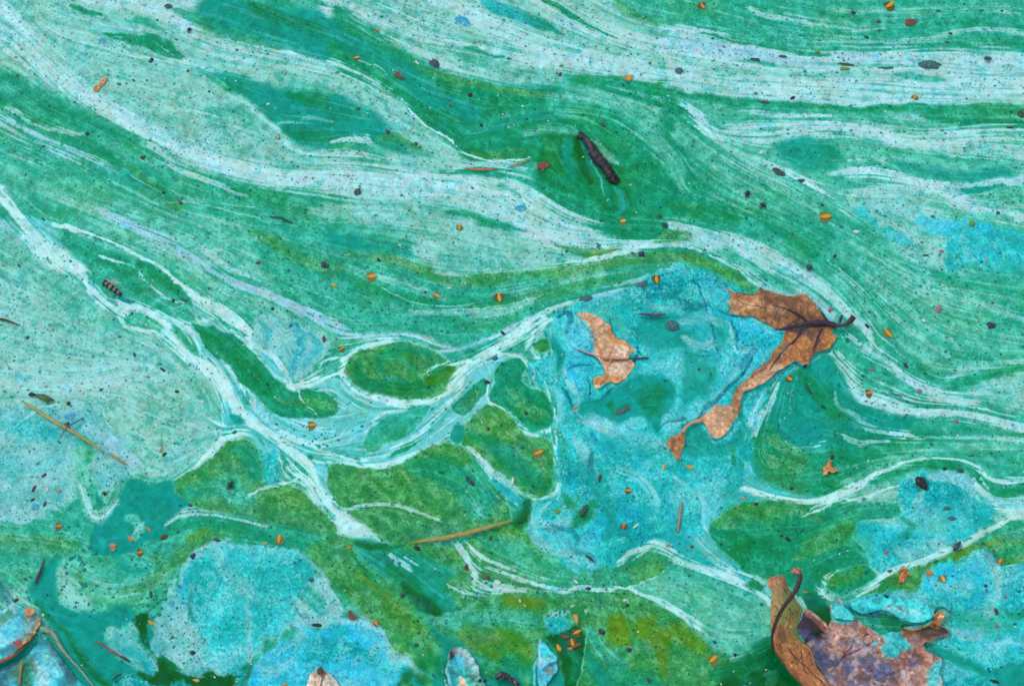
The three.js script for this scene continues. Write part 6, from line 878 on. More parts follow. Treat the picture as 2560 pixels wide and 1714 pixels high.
// ------------------------------------------------------------------ scum coated leaves at the south edge
{
  const one = trail('L -120,820 0,740 60,680 120,622 180,615 250,650 300,690 340,740 400,760 470,800 480,860 430,930 410,990 330,1080 240,1175 130,1262 0,1312 -120,1340'), look = leafSheet('C', [one], [['s', 'H', .9, .8, [20, 40, 34], 'L 150,650 120,800 20,900'], ['s', 'B', .8, .8, [20, 40, 40], 'L 230,800 160,930 60,1040'], ['s', 'H', .6, .8, [14, 26, 20], 'L -20,1000 80,1120 140,1160'], ['s', 'w', .9, .8, [20, 30, 30, 24], 'L 320,780 400,860 370,960 320,1030'], ['s', 'y', .7, .7, [8, 14, 10], 'L 400,960 350,1060 260,1130'], ['s', 'a', .8, .7, [10, 14, 10], 'L 460,780 480,840 440,900'], ['s', 'V', .7, .8, [10, 20, 20], 'L 0,1200 100,1180 190,1130'], ['s', 'x', .9, .7, [6, 14, 10], 'L 165,1080 210,1085 225,1110'], ['s', 'a', .9, .6, [7, 9, 9, 6], 'L 0,1300 120,1250 240,1165 330,1075'], ['s', 'x', .7, .6, [3, 5, 4, 2], 'L -20,1300 100,1258 200,1190 280,1130'], ['s', 'D', .6, .7, [8, 16, 12], 'L 0,860 80,770 130,720']], 1.4);
  const base = centre(one), leaf = thing('sunken_leaf', 'scum coated leaf end with a red and orange lower margin in the dark corner water', 'leaf', base);
  const ye = trail('L 200,1200')[0][1], yt = trail('L 100,640')[0][1];
  part('leaf_blade', moved(blade(one, (X, Y) => onPond(8, 4, 21)(X, Y) + 16 * sstep(yt, ye, Y), 1.8, 12, look.box), base), look.m, leaf);
  part('leaf_rim', moved(tube(along('L -100,1345 0,1322 130,1272 240,1186 330,1092 408,1000', [20, 22, 22, 20, 14, 7]), [2.6, 2.8, 2.8, 2.4, 2, 1.4], .3, .8), base), grained([110, 66, 52], [140, 54, 46], [80, 120, 120], 10, 16, 405, .5), leaf, 'red brown lower edge');
  const knob = part('peach_lump', moved(blade(trail('L 300,700 330,676 410,676 428,710 400,770 330,775 305,745'), (X, Y) => onPond(19, 5, 22)(X, Y), 4, 9, look.box), base), grained([206, 140, 100], [190, 120, 80], [214, 170, 140], 18, 18, 406, .7), leaf, 'peach coloured torn patch'); knob.userData.label = 'peach coloured torn patch';
}
{
  const two = trail('L 470,1010 540,1000 600,1080 690,1200 780,1320 860,1450 960,1640 -160,1640 -160,1400 0,1350 120,1310 260,1250 360,1170 420,1090'), look = leafSheet('Z', [two], [['s', 'B', .8, .8, [30, 60, 60], 'L 420,1200 480,1360 560,1500'], ['s', 'H', .8, .8, [16, 30, 30], 'L 380,1300 460,1420 520,1560'], ['s', 'V', .9, .8, [12, 20, 22, 18], 'L 560,1040 660,1190 760,1330 860,1500'], ['s', 'V', .8, .9, [40, 50, 40], 'L 40,1400 150,1420 240,1340'], ['s', 'U', .6, .8, [16, 24, 20], 'L 560,1180 620,1300 700,1420'], ['s', 'D', .7, .9, [30, 50, 30], 'L 300,1300 280,1420 300,1540'], ['s', 'B', .6, .8, [10, 20], 'L 60,1540 160,1560']], 1.4);
  const base = centre(two), leaf = thing('sunken_leaf', 'blue crusted leaf bordered by a long pale tan stalk beside the dark green furrow', 'leaf', base);
  part('leaf_blade', moved(blade(two, (X, Y) => onPond(6, 5, 23)(X, Y), 1.8, 13, look.box), base), look.m, leaf);
  part('stalk', moved(tube(along('L 480,905 560,925 640,980 690,1080 760,1180 840,1275 930,1370 1020,1480 1130,1620', [9, 10, 10, 9, 9, 8, 8, 8]), [6, 7, 6, 4.4, 3.4, 2.8, 2.4, 2.4, 2.4], .35, .8), base), grained([120, 166, 156], [150, 150, 124], [70, 140, 140], 9, 16, 407, .6), leaf, 'pale tan stalk along the edge');
}
{
  const gq = trail('G 2072,1560 2090,1510 2120,1482 2160,1484 2200,1478 2240,1508 2280,1560 2300,1640 2060,1640'), look = leafSheet('t', [gq], [['s', 'p', .8, .8, [12, 18], 'G 2120,1500 2140,1580'], ['s', 'r', .6, .7, [2, 3], 'G 2190,1470 2160,1640'], ['s', 'r', .5, .7, [2, 2], 'G 2195,1480 2290,1560'], ['s', 'w', .5, .8, [6, 12], 'G 2230,1520 2280,1600']], 1.6);
  const base = centre(gq), leaf = thing('leaf_fragment', 'pale ivory leaf base with a brown knot rising from the sky blue crust', 'leaf', base);
  part('leaf_blade', moved(blade(gq, (X, Y) => onPond(8, 2, 25)(X, Y), 1.6, 10, look.box), base), look.m, leaf);
  part('vein', moved(tube(along('G 2190,1480 2175,1540 2160,1640', [11, 11, 11]), [1.6, 1.4, 1.2], .1, .8, 6), base), mat(150, 96, 70, .6), leaf);
  part('knot', moved(tube(along('G 2148,1470 2166,1476 2182,1490', [12, 14, 12]), [4, 9, 5], .5, .8), base), grained([140, 90, 62], [90, 58, 46], [180, 120, 84], 14, 14, 408, .7), leaf);
}
{
  const gq = trail('K 300,690 325,672 380,660 430,645 490,662 530,720 580,790 640,900 664,1010 720,1090 690,1160 330,1160 285,1010 262,880'), look = leafSheet('w', [gq], [['s', 'H', .6, .9, [20, 34, 30], 'K 430,690 510,780 580,900'], ['s', 'k', .9, .6, [4, 10, 12, 8], 'K 318,720 345,800 355,900 370,960'], ['s', 'Z', .8, .8, [20, 30, 26], 'K 290,850 330,960 370,1080'], ['s', 'C', .95, .7, [20, 34, 36, 30], 'K 410,880 450,960 510,1060 530,1140'], ['s', 'B', .9, .7, [10, 18, 10], 'K 370,800 400,820 410,850'], ['s', 'p', .95, .6, [6, 14, 14], 'K 430,1010 460,1060 500,1140'], ['s', 'N', .7, .8, [20, 30], 'K 560,960 620,1080'], ['s', 'H', .7, .7, [4, 6, 6], 'K 265,880 285,1000 340,1140']], 2);
  const base = centre(gq), leaf = thing('sunken_leaf', 'grey green leaf tip with a dark slit standing in teal water at the south edge', 'leaf', base);
  const kx = trail('K 470,900')[0][0];
  part('leaf_blade', moved(blade(gq, (X, Y) => onPond(6, 3, 27)(X, Y) + 9 * sstep(10, 45, Math.abs(X - kx)), 1.6, 9, look.box), base), look.m, leaf);
  for (const [x, y, l] of [[655, 1048, 'black bead on the leaf tip'], [712, 1055, 'black bead on the leaf tip']]) part('dark_bead', moved(tube(along(`K ${x - 12},${y - 8} ${x},${y} ${x + 14},${y + 8}`, [14, 15, 14]), [2, 5, 3], .4, .8), base), mat(14, 16, 34, .25), leaf, l);
  const h = trail('K 1345,545 1390,580 1440,630 1500,700 1545,760 1556,800 1570,900 1548,950 1500,1000 1450,1080 1430,1160 1360,1160 1335,1000 1330,800'), lk = leafSheet('B', [h], [['s', 'H', .8, .8, [10, 20, 24, 16], 'K 1360,800 1420,830 1480,800'], ['s', 'C', .8, .8, [16, 24], 'K 1380,660 1460,740'], ['s', 'H', .7, .7, [3, 5, 5, 4], 'K 1348,560 1340,720 1345,900'], ['s', 'V', .6, .7, [4, 8, 8], 'K 1390,920 1460,860 1550,840'], ['s', 'H', .7, .8, [8, 12], 'K 1540,870 1550,930'], ['s', 'a', .8, .7, [5, 10, 6], 'K 1435,915 1460,940 1480,960']], 2);
  const b2 = centre(h), l2 = thing('sunken_leaf', 'narrow sky blue crusted leaf strip carrying one peach seed', 'leaf', b2);
  part('leaf_blade', moved(blade(h, (X, Y) => onPond(8, 3, 28)(X, Y), 1.6, 9, lk.box), b2), lk.m, l2);
}
single('plant_ring', tube(along('K 845,1020 870,985 915,962 950,985 990,992 1010,1030 1050,1040 1085,1070 1095,1120', [6, 10, 12, 9, 12, 9, 10, 8]).map((p) => p.sub(spot('K', 960, 1010))), [4, 6, 5, 7, 5, 4, 6, 7, 4], .5, .8), grained([30, 26, 34], [70, 70, 84], [120, 130, 130], 14, 14, 409, .35), 'dark curled scrap of plant on the teal pool between two sunken leaves', 'plant debris', spot('K', 960, 1010));
// ------------------------------------------------------------------ twig, insect husk, straws
{
  const base = spot('B', 1760, 1070), t = thing('twig', 'short dark purple brown twig lying in the green hollow', 'twig', base);
  const bark = grained([52, 42, 60], [26, 24, 40], [104, 80, 84], 5, 26, 411, .55);
  part('bark', moved(tube(along('B 1650,915 1690,985 1735,1065 1790,1120 1828,1180', [5, 8, 9, 8, 5]), [5, 10, 14, 13, 11], .3, .8, 12, 14), base), bark, t);
  part('broken_end', moved(tube(along('B 1820,1172 1850,1205 1878,1232', [6, 5, 2]), [11, 12, 9], .5, .7, 10), base), grained([22, 18, 36], [14, 12, 26], [50, 44, 70], 12, 12, 412, .4), t);
  part('tapered_end', moved(tube(along('B 1612,902 1632,912 1655,925', [2, 4, 5]), [9, 9, 6], .4, .6, 10), base), grained([44, 50, 62], [26, 30, 44], [70, 80, 84], 12, 12, 413, .5), t);
}
{
  const base = spot('D', 760, 410), t = thing('insect_husk', 'black and grey striped insect husk stuck in the bright white foam', 'insect', base), dark = mat(26, 22, 34, .35), pale_ = mat(150, 140, 142, .45), A = spot('D', 700, 366), B = spot('D', 820, 452), n = 9;
  for (let i = 0; i < n; i++) {
    const f = (i + .5) / n, p = A.clone().lerp(B, f), w = 7.4 * Math.sin(Math.PI * (.2 + .66 * f)) + .6, dir = B.clone().sub(A).normalize().multiplyScalar(3.1 * UNIT); p.y += 4 * UNIT;
    part('segment', moved(tube([p.clone().sub(dir), p.clone().addScaledVector(dir, .2), p.clone().add(dir)], [w * .82, w, w * .86], .06, .8, 12, 3), base), i % 2 && i < 8 ? grained([110, 92, 92], [160, 150, 150], [44, 34, 44], 10, 8, 420 + i, .45) : dark, t);
    if (i % 2 && i < 8) { const q = p.clone(); q.y += 5.4 * UNIT; part('pale_band', moved(tube([q.clone().addScaledVector(v3(-dir.z, 0, dir.x).normalize(), -4 * UNIT), q, q.clone().addScaledVector(v3(-dir.z, 0, dir.x).normalize(), 4 * UNIT)], [.6, 1.3, .6], .1, .6, 6, 3), base), pale_, t); }
  }
  for (const [x, y, x2, y2] of [[700, 356, 728, 368], [692, 390, 716, 392]]) part('horn', moved(tube(along(`D ${x},${y} ${(x + x2) / 2},${(y + y2) / 2} ${x2},${y2}`, [6, 7, 6]), [1.4, 2.4, 2.4], .1, .9, 6), base), dark, t);
  for (const p of ['D 705,356 760,352 800,362 820,372', 'D 720,420 745,460 770,500 800,520']) part('wing', moved(blade([...trail(p), ...trail(p).reverse().map(([a, b], i) => [a + 3 + i, b + 5 + 2 * i])], onPond(2, 0, 1), .5, 12, AREA), base), new THREE.MeshPhysicalMaterial({ color: 0xbfe0e0, roughness: .35, transmission: .6, thickness: 0 }), t);
}
const straw = [
  ['D 162,1184 240,1232 330,1292 420,1345 520,1402 600,1452 690,1508', [2.2, 3.6, 3.8, 3.8, 3.4, 3, 2.4], [8, 10, 11, 11, 8, 5], [[196, 178, 96], [150, 140, 74], [222, 206, 140]], 'long yellow straw lying across the pale grey blue scum sheet', 'straw'],
  ['G 735,0 780,30 825,58 858,72', [1.4, 2.8, 2.6, 1], [4, 6, 6, 3], [[204, 160, 80], [150, 120, 60], [222, 190, 120]], 'short ochre tip of straw poking out of the grey scum', 'straw'],
  ['H 470,602 560,594 660,584 760,566 900,532 1040,492 1165,455', [1, 3.6, 5, 6, 5.4, 4.4, 2], [4, 9, 11, 11, 10, 9, 6], [[190, 166, 88], [140, 136, 66], [214, 196, 130]], 'bent dry grass blade across the olive film below the long foam band', 'grass blade'],
  ['B 850,1143 920,1152 1000,1150 1062,1140', [2, 3.4, 3.2, 1.6], [4, 6, 6, 4], [[196, 128, 80], [160, 110, 70], [220, 170, 120]], 'orange tan straw end under the thin white foam line', 'straw'],
  ['B 1140,1128 1190,1116 1240,1096 1284,1078', [1.4, 2.6, 2.2, .8], [3, 5, 5, 3], [[170, 160, 84], [140, 140, 80], [200, 190, 120]], 'faint olive straw beside the red brown bract fragment', 'straw'],
  ['E 2016,590 2080,596 2140,597 2205,591', [1.4, 3.8, 4, 1.6], [8, 9, 9, 8], [[96, 64, 120], [60, 40, 84], [170, 130, 170]], 'violet spindle shaped needle on the scum above the leaf', 'needle'],
  ['G 640,1268 700,1296 760,1340 820,1376', [1.4, 2.4, 2.8, 1.8], [3, 5, 5, 3], [[120, 70, 96], [150, 90, 100], [80, 50, 80]], 'dusky red needle in the teal water next to the small scum clump', 'needle'],
  ['G 820,1374 850,1392 884,1412', [2, 3.2, 1.6], [6, 8, 6], [[20, 24, 40], [12, 16, 30], [60, 70, 84]], 'black pointed splinter at the end of the dusky red needle', 'splinter'],
  ['G 238,884 258,836 276,790 300,712', [2, 4, 3, 1], [4, 6, 5, 3], [[80, 30, 70], [50, 24, 60], [120, 70, 110]], 'dark magenta needle on the olive film above the corner leaf', 'needle'],
  ['H 2312,330 2300,400 2290,470 2284,532', [3, 4, 4, 2.4], [3, 5, 5, 3], [[150, 150, 130], [130, 120, 100], [170, 170, 150]], 'faded upright tan straw on the turquoise film below the tan leaf', 'straw'],
  ['D -30,612 20,622 70,636 138,662', [2.4, 3, 2.2, .8], [4, 5, 5, 3], [[70, 50, 44], [40, 34, 40], [96, 70, 60]], 'thin dark stem entering at the west edge on the mint film', 'stem'],
  ['A 1818,1462 1850,1470 1900,1474 1940,1494 1978,1512', [1.2, 1.8, 2, 1.8, 1], [3, 4, 4, 3], [[30, 60, 50], [20, 40, 40], [50, 90, 70]], 'hair thin dark wavy thread in the green streaks', 'thread'],
  ['D 562,1290 510,1325 455,1362 395,1442', [1.4, 2.2, 2.4, 1.2], [6, 12, 13, 7], [[90, 130, 140], [60, 90, 110], [130, 160, 170]], 'grey twiglet crossing over the long yellow straw', 'twiglet'],
  ['F 1428,1116 1450,1130 1480,1136 1504,1148', [1, 1.8, 1.8, .8], [3, 4, 4, 3], [[40, 50, 60], [30, 36, 50], [70, 80, 90]], 'tiny dark curved thread in the white band east of the oak leaf', 'thread'],
  ['L 262,1285 258,1360 246,1450 236,1560', [2, 2.6, 2.4, 2], [16, 14, 13, 12], [[190, 150, 90], [150, 110, 70], [210, 180, 120]], 'thin tan straw leaning on the blue crusted corner leaf', 'straw'],
  ['L 1310,1512 1350,1480 1400,1450 1440,1432', [1, 2.2, 2, 1], [5, 7, 7, 5], [[30, 40, 50], [20, 30, 40], [60, 80, 84]], 'thin dark twiglet at the teal crust of the south edge', 'twiglet'],
  ['H 1660,690 1690,712 1712,732', [2, 3, 1.6], [6, 8, 6], [[20, 40, 60], [14, 30, 44], [40, 70, 90]], 'dark blue splinter on the crust above the small olive island', 'splinter'],
  ['F 850,1056 868,1090 888,1118', [1.6, 3, 2], [1.5, 2.5, 1.5], [[0, 70, 66], [0, 60, 60], [10, 90, 80]], 'dim dark stick under the teal water below the oak leaf', 'stick'],
];
straw.forEach(([p, r, l, [a, b, c], label, cat_], i) => { const pts = along(p, l), base = pts[pts.length >> 1].clone(); single(cat_.replace(' ', '_'), tube(pts.map((q) => q.sub(base)), r, .14, .75, 8, 8), grained(a, b, c, 4, 22, 430 + i, .5), label, cat_, base); });
{
  const base = spot('D', 290, 1150), t = thing('plant_scrap', 'olive green plant scrap with a dark head at the top end of the yellow straw', 'plant debris', base);
  part('body', moved(tube(along('D 250,1132 290,1150 330,1164 366,1168', [5, 8, 8, 4]), [4, 8, 7, 2], .3, .6), base), grained([70, 110, 60], [40, 80, 50], [150, 160, 60], 9, 12, 450, .5), t);
  part('head', moved(tube(along('D 192,1130 215,1128 246,1136', [5, 7, 6]), [2, 5, 2], .5, .8), base), mat(24, 34, 40, .5), t);
}

// ------------------------------------------------------------------ birch seeds: nutlet and two thin wings
const seedMat = ['#ffb01c', '#ffa818', '#ffc374', '#f8923a'].map((c, i) => { const k = new THREE.Color(c).convertLinearToSRGB(), q = [k.r * 255, k.g * 255, k.b * 255]; return grained(q, q.map((v) => v * .8), q.map((v) => Math.min(255, v * 1.12)), 5, 24, 460 + i, .45); });
const wingMat = [mat(150, 168, 104, .45, { transmission: .6, thickness: 0 }), mat(196, 206, 180, .45, { transmission: .65, thickness: 0 }), mat(112, 112, 56, .45, { transmission: .5, thickness: 0 })];
const nutGeo = (() => { const pts = []; for (let i = 0; i <= 14; i++) { const t = i / 14; pts.push(new THREE.Vector2(Math.max(.0001, .42 * Math.pow(Math.sin(Math.PI * Math.pow(t, .82)), .8) * (1 - .25 * t)), t * 2 - 1)); } const g = new THREE.LatheGeometry(pts, 14); g.rotateZ(Math.PI / 2); g.scale(1.12, .75, 1.2); return g; })();
const wingGeo = (() => { const ring = []; for (let i = 0; i < 24; i++) { const a = i / 24 * Math.PI * 2, r = 1 + .1 * Math.sin(3 * a + 1) + .06 * Math.sin(7 * a); ring.push(new THREE.Vector2(Math.cos(a) * r * .95, Math.sin(a) * r * .62)); } const g = new THREE.ExtrudeGeometry(new THREE.Shape(ring), { depth: .05, bevelEnabled: true, bevelThickness: .02, bevelSize: .03, bevelSegments: 1 }); g.rotateX(-Math.PI / 2); return g; })();
// [sheet, x, y, half length in plan units, angle (deg), tint, wings (0 none, 1 tan, 2 pale, 3 brown), label]
const seeds = [
  ['A', 1876, 930, 7, -70, 2, 2, 'orange seed with a bluish wing at the bright rim of the mint film'], ['B', 255, 205, 7, 30, 3, 0, 'dull peach seed on the white rim above the teal band'], ['B', 1953, 528, 11, -85, 0, 2, 'orange seed with pale wings at the lower rim of the north foam band'], ['B', 808, 1538, 9, 80, 0, 1, 'orange seed lying on the pale film above the broad bubble patch'], ['B', 1914, 1492, 9, 10, 2, 1, 'peach seed just below the hollow of the dark twig'], ['B', 112, 390, 8, 5, 2, 3, 'cream coloured seed with a brown wing in the teal band'],
  ['C', 1420, 36, 12, 35, 0, 3, 'big orange seed with brown wings near the north edge'], ['C', 152, 40, 9, -60, 3, 3, 'rust red seed by the north edge on the olive film'], ['C', 1590, 658, 8, 60, 0, 1, 'orange seed in the middle of the white northeast band'], ['C', 983, 1465, 12, 5, 0, 1, 'plump orange seed below the straight white streak'],
  ['F', 2070, 222, 6, 60, 0, 0, 'tiny orange seed on the bright cyan scum patch'], ['E', 213, 327, 11, 5, 0, 1, 'bright orange seed on the green band over the speckled film'], ['D', 2255, 386, 8, -10, 0, 0, 'dim orange seed without wings on the dark speckled green'], ['E', 1077, 470, 11, -80, 0, 3, 'orange seed with a dark winged rim in the green valley'], ['E', 655, 458, 9, -30, 2, 1, 'washed out orange seed with a cracked wing in the green valley'], ['E', 1590, 322, 6, -60, 3, 0, 'very small orange grain on the olive band'], ['E', 2140, 350, 10, -85, 0, 3, 'orange seed where the lavender ribbon meets the oak leaf scum'], ['D', 2308, 818, 8, 30, 0, 3, 'orange seed beside the small grey blue scum patch'], ['D', 2110, 1333, 10, 5, 0, 1, 'golden seed in a ring of clear bubbles below the long green island'], ['E', 1340, 1520, 11, 20, 0, 1, 'golden seed on the green island beside the oak leaf scum'], ['E', 1590, 1218, 6, 30, 3, 0, 'pink orange grain at the dark crease of the scum crust'],
  ['F', 742, 1018, 8, -40, 0, 3, 'orange seed with a brown wing under the lobe of the oak leaf'], ['F', 1278, 1117, 9, 10, 3, 3, 'orange brown seed at the lower rim of the white east band'], ['F', 1410, 712, 12, -55, 0, 1, 'large orange seed with wide olive wings east of the leaf stalk'], ['F', 560, 925, 8, 60, 1, 0, 'yellow seed tucked under the edge of the oak leaf'],
  ['G', 393, 250, 6, 0, 2, 2, 'peach seed on the grey blue scum near three black splinters'], ['G', 396, 490, 9, -5, 3, 3, 'brown orange seed on the olive film below the grey blue scum'], ['G', 1000, 508, 7, -50, 3, 0, 'peach orange seed in teal water, uppermost of four'], ['G', 880, 573, 8, -40, 3, 0, 'peach orange seed in teal water touching a small foam patch'], ['G', 762, 626, 8, 20, 3, 2, 'peach orange seed with a pale wing in teal water'], ['G', 945, 668, 8, 10, 3, 3, 'peach orange seed with a dark rim on the bubbly film'], ['G', 1886, 580, 11, 85, 0, 1, 'orange seed on a brown stain above the broad turquoise crust'], ['G', 1788, 606, 6, 10, 2, 0, 'small peach grain at the top rim of the broad turquoise crust'], ['G', 1018, 1142, 9, -35, 1, 0, 'golden seed afloat on the dark green inlet'], ['G', 1322, 1530, 8, -10, 2, 0, 'pale orange seed in the dark water under the broad crust'], ['G', 1925, 1562, 8, 20, 1, 0, 'orange grain beside the ivory leaf base'],
  ['H', 55, 638, 7, 20, 3, 0, 'rusty seed at the tip of the long white foam band'], ['H', 1950, 252, 9, -10, 0, 3, 'orange seed with dark edge on the turquoise crust below the curved foam arc'], ['H', 1918, 492, 8, 70, 3, 3, 'red brown seed low on the turquoise crust'], ['H', 2187, 98, 8, 80, 2, 0, 'light orange seed on cyan scum below the leaf tip'], ['K', 1578, 650, 10, -65, 0, 0, 'amber seed nearest the sky blue strip in the dark green pool'], ['K', 1738, 590, 10, -75, 0, 3, 'amber seed at the middle of the cluster in the dark green pool'], ['K', 1790, 470, 10, 25, 0, 3, 'amber seed at the top of the cluster in the dark green pool'], ['K', 1458, 940, 8, -40, 3, 0, 'peach seed on the sky blue leaf strip'], ['K', 1712, 660, 7, 10, 3, 0, 'dark rust seed at the bottom of the cluster in the dark green pool'],
  ['I', 66, 94, 10, -20, 0, 0, 'orange seed on cyan scum right under the small leaf tip'], ['I', 422, 298, 7, -20, 2, 0, 'peach grain on the pale cyan film west of the fork'], ['I', 1778, 848, 9, -70, 2, 1, 'cream orange seed on the southeast turquoise crust'], ['I', 1686, 810, 8, -10, 3, 2, 'peach orange grain at the corner of the southeast turquoise crust'], ['I', 225, 1390, 11, 40, 0, 1, 'orange seed on the olive film beside the rolled leaf'], ['I', 845, 937, 6, 0, 3, 0, 'pale red grain beside the tip of the rolled leaf'], ['I', 2165, 730, 7, 60, 1, 1, 'dim ochre seed on the olive film by the east edge'], ['H', 2215, 620, 6, 40, 3, 0, 'coral grain on the white foam band'], ['D', 1085, 1500, 7, 60, 3, 0, 'blurry orange grain on the mint film near a black splinter'], ['I', 1030, 888, 4, 0, 0, 0, 'tiny yellow grain on the little green island by the dark pool'],
];
const seedProto = {};
for (const [sh, x, y, r, a, tint, wings, label] of seeds) {
  if (!label) continue;
  const key = tint + '_' + wings; let o;
  if (seedProto[key]) { o = seedProto[key].clone(); o.name = numbered('birch_seed'); o.userData = {}; scene.add(o); }
  else {
    o = seedProto[key] = thing('birch_seed', '', 'seed', v3()); part('nutlet', nutGeo, seedMat[tint], o);
    if (wings) for (const sgn of [-1, 1]) { const w = part('wing', wingGeo, wingMat[wings - 1], o); w.position.set(-.15, -.16, sgn * .56); w.rotation.y = sgn * .3; w.scale.set(.86, 1, .95 + .2 * sgn); }
  }
  o.userData = { label, category: 'seed', group: 'birch seeds scattered over the pond scum' };
  o.position.copy(spot(sh, x, y, wings ? 2.4 : r * .12)); o.rotation.set(0, a * Math.PI / 180, (hash(x, y, 1) - .5) * .2); o.scale.set(r * UNIT * lerp(.85, 1.25, hash(x, y, 2)), r * UNIT, r * UNIT * lerp(.75, 1.15, hash(x, y, 3)));
}
// catkin scales: three lobed bracts
const bractMat = [grained([222, 172, 108], [176, 112, 60], [240, 210, 160], 30, 30, 470, .6), grained([196, 112, 48], [140, 74, 36], [232, 170, 110], 30, 30, 471, .6), grained([122, 70, 58], [96, 54, 50], [170, 100, 76], 9, 9, 472, .6)];
for (const b of bractMat) b.map.repeat.set(110, 75);
for (const [pts, m, lift, label] of [
  ['I 960,100 985,92 1000,55 1020,52 1028,85 1058,110 1062,130 1035,132 1005,128 985,150 962,152 968,125', 0, 6, 'pale tan three lobed bract floating on the green film east of the turquoise crust'], ['I 1475,800 1500,788 1502,765 1520,762 1526,785 1552,812 1556,826 1530,828 1515,860 1495,878 1470,870 1482,835', 1, 6, 'orange brown three lobed bract beside the white foam line'],
  ['B 370,500 385,490 395,478 405,498 430,515 436,532 410,530 392,522 375,520', 2, 4, 'rust brown bract scrap in the teal band of the north'], ['B 1328,1122 1350,1100 1390,1102 1418,1104 1415,1130 1385,1142 1380,1165 1360,1145 1335,1140', 2, 5, 'maroon bract scrap next to the hollow of the twig'], ['A 640,590 670,560 700,535 722,530 705,570 680,585 655,615 635,615', 0, 3, 'faded orange and olive bract half sunk in the mint film'], ['C 1520,150 1550,132 1600,140 1605,155 1570,165 1530,178', 2, 2, 'faded red bract scrap below the big seed of the north edge'], ['K 1740,262 1780,265 1795,290 1790,330 1792,375 1775,370 1755,320 1738,290', 0, 8, 'peach bract standing beside the turquoise lump'], ['H 222,1140 240,1128 262,1140 255,1160 232,1162', 1, 6, 'rust red bract crumb at the rim of the sky blue crust'], ['H 55,1065 80,1060 78,1085 110,1105 132,1112 105,1128 60,1112', 2, 5, 'maroon twiggy scrap above the sky blue crust'], ['H 970,830 1000,822 1000,845 980,850', 2, 3, 'brown oval scrap inside the foam loop'], ['K 1618,490 1660,480 1690,520 1650,540 1620,520', 2, 4, 'dark maroon scrap hanging off the turquoise lump'], ['K 1780,590 1820,585 1830,615 1800,640 1740,665 1730,640', 2, 4, 'brown seed wing in the dark green pool cluster'],
]) { const p = trail(pts), base = centre(p); single('bract', moved(blade(p, (X, Y) => onPond(lift, 3, 40)(X, Y), 1.6, 5, AREA, 6), base), bractMat[m], label, 'bract', base); }
// ------------------------------------------------------------------ insects with legs
function bug(sh, x, y, len, wid, ang, m, label, feelers, body = .55) {
  const base = spot(sh, x, y), t = thing('beetle', label, 'insect', base), ca = Math.cos(ang), sa = Math.sin(ang), P = (a, b, h) => v3((a * ca - b * sa) * UNIT, h * UNIT, (a * sa + b * ca) * UNIT);
  part('abdomen', tube([P(-len, 0, 4), P(-len * .5, 0, 6), P(0, 0, 7), P(len * .3, 0, 6)], [wid * .4, wid, wid, wid * .7], .1, body, 12), m, t); part('head', tube([P(len * .3, 0, 6), P(len * .6, 0, 6), P(len, 0, 4)], [wid * .7, wid * .7, wid * .25], .1, .7, 10), m, t);
  for (const sgn of [-1, 1]) for (let k = 0; k < 3; k++) part('leg', tube([P(-len * .3 + k * len * .35, 0, 4), P(-len * .4 + k * len * .4, sgn * wid * 1.3, 5), P(-len * .55 + k * len * .5, sgn * wid * feelers, 1)], [1, .9, .5], .1, 1, 5, 4), m, t);
  return t;
}
const black = grained([22, 24, 34], [10, 12, 20], [64, 66, 80], 12, 12, 480, .35), sooty = grained([50, 74, 86], [26, 44, 58], [92, 118, 124], 10, 10, 481, .5);
bug('I', 1633, 205, 19, 11, .95, black, 'large black beetle on the turquoise patch under the east foam fork', 1.5); bug('I', 1872, 630, 15, 6, -.9, sooty, 'slim dark beetle on the olive film under the diagonal white line', 1.8); bug('C', 562, 1390, 9, 4, .7, black, 'little black insect with long legs on the green film of the northeast', 3.2); bug('C', 456, 1313, 7, 6, .4, black, 'round black beetle on the green film left of the long legged insect', 1.8); bug('B', 2196, 1524, 8, 3.4, -.7, sooty, 'small dark winged insect where the white band begins to rise', 3); bug('C', 2080, 402, 11, 4, .15, sooty, 'dark cross shaped insect in the white northeast band', 2.6); bug('A', 1280, 208, 6, 4, .2, black, 'tiny black insect above the first green lens of the northwest', 2); bug('F', 875, 272, 8, 6, .2, sooty, 'dark beetle on the rim of the white band over the oak leaf', 1.6); bug('G', 1556, 215, 7, 5, .6, black, 'black fly above a dark blue blur on the olive island', 2.6);
// ------------------------------------------------------------------ dark crumbs, one by one
function lump(len, wid, hgt, sd) { const g = new THREE.IcosahedronGeometry(1, 3), p = g.attributes.position; for (let i = 0; i < p.count; i++) { const x = p.getX(i), y = p.getY(i), z = p.getZ(i), f = 1 + .55 * (fbm(x * 1.6 + 9 + sd * 3.1, z * 1.6 + y + sd, 500, 3) - .5) * 2; p.setXYZ(i, x * f, y * f, z * f); } g.scale(len, hgt, wid); g.computeVertexNormals(); return g; }
const crumbMat = { k: black, s: sooty, g: grained([40, 80, 66], [24, 56, 50], [96, 120, 90], 12, 12, 482, .5), b: grained([24, 46, 92], [16, 34, 66], [60, 90, 130], 12, 12, 483, .4), r: grained([96, 60, 56], [60, 40, 46], [140, 100, 90], 12, 12, 484, .6), t: grained([48, 108, 118], [24, 80, 90], [104, 160, 166], 9, 9, 485, .5), l: grained([96, 140, 40], [120, 150, 30], [70, 110, 50], 12, 12, 486, .5), p: grained([196, 130, 150], [120, 90, 130], [214, 160, 160], 12, 12, 487, .6), w: grained([226, 240, 240], [200, 226, 230], [246, 250, 250], 12, 12, 488, .4), c: grained([40, 170, 214], [20, 150, 200], [140, 214, 226], 10, 10, 489, .6) };
const crumbGeo = [0, 1, 2, 3, 4, 5].map((i) => lump(1, 1, 1, i));
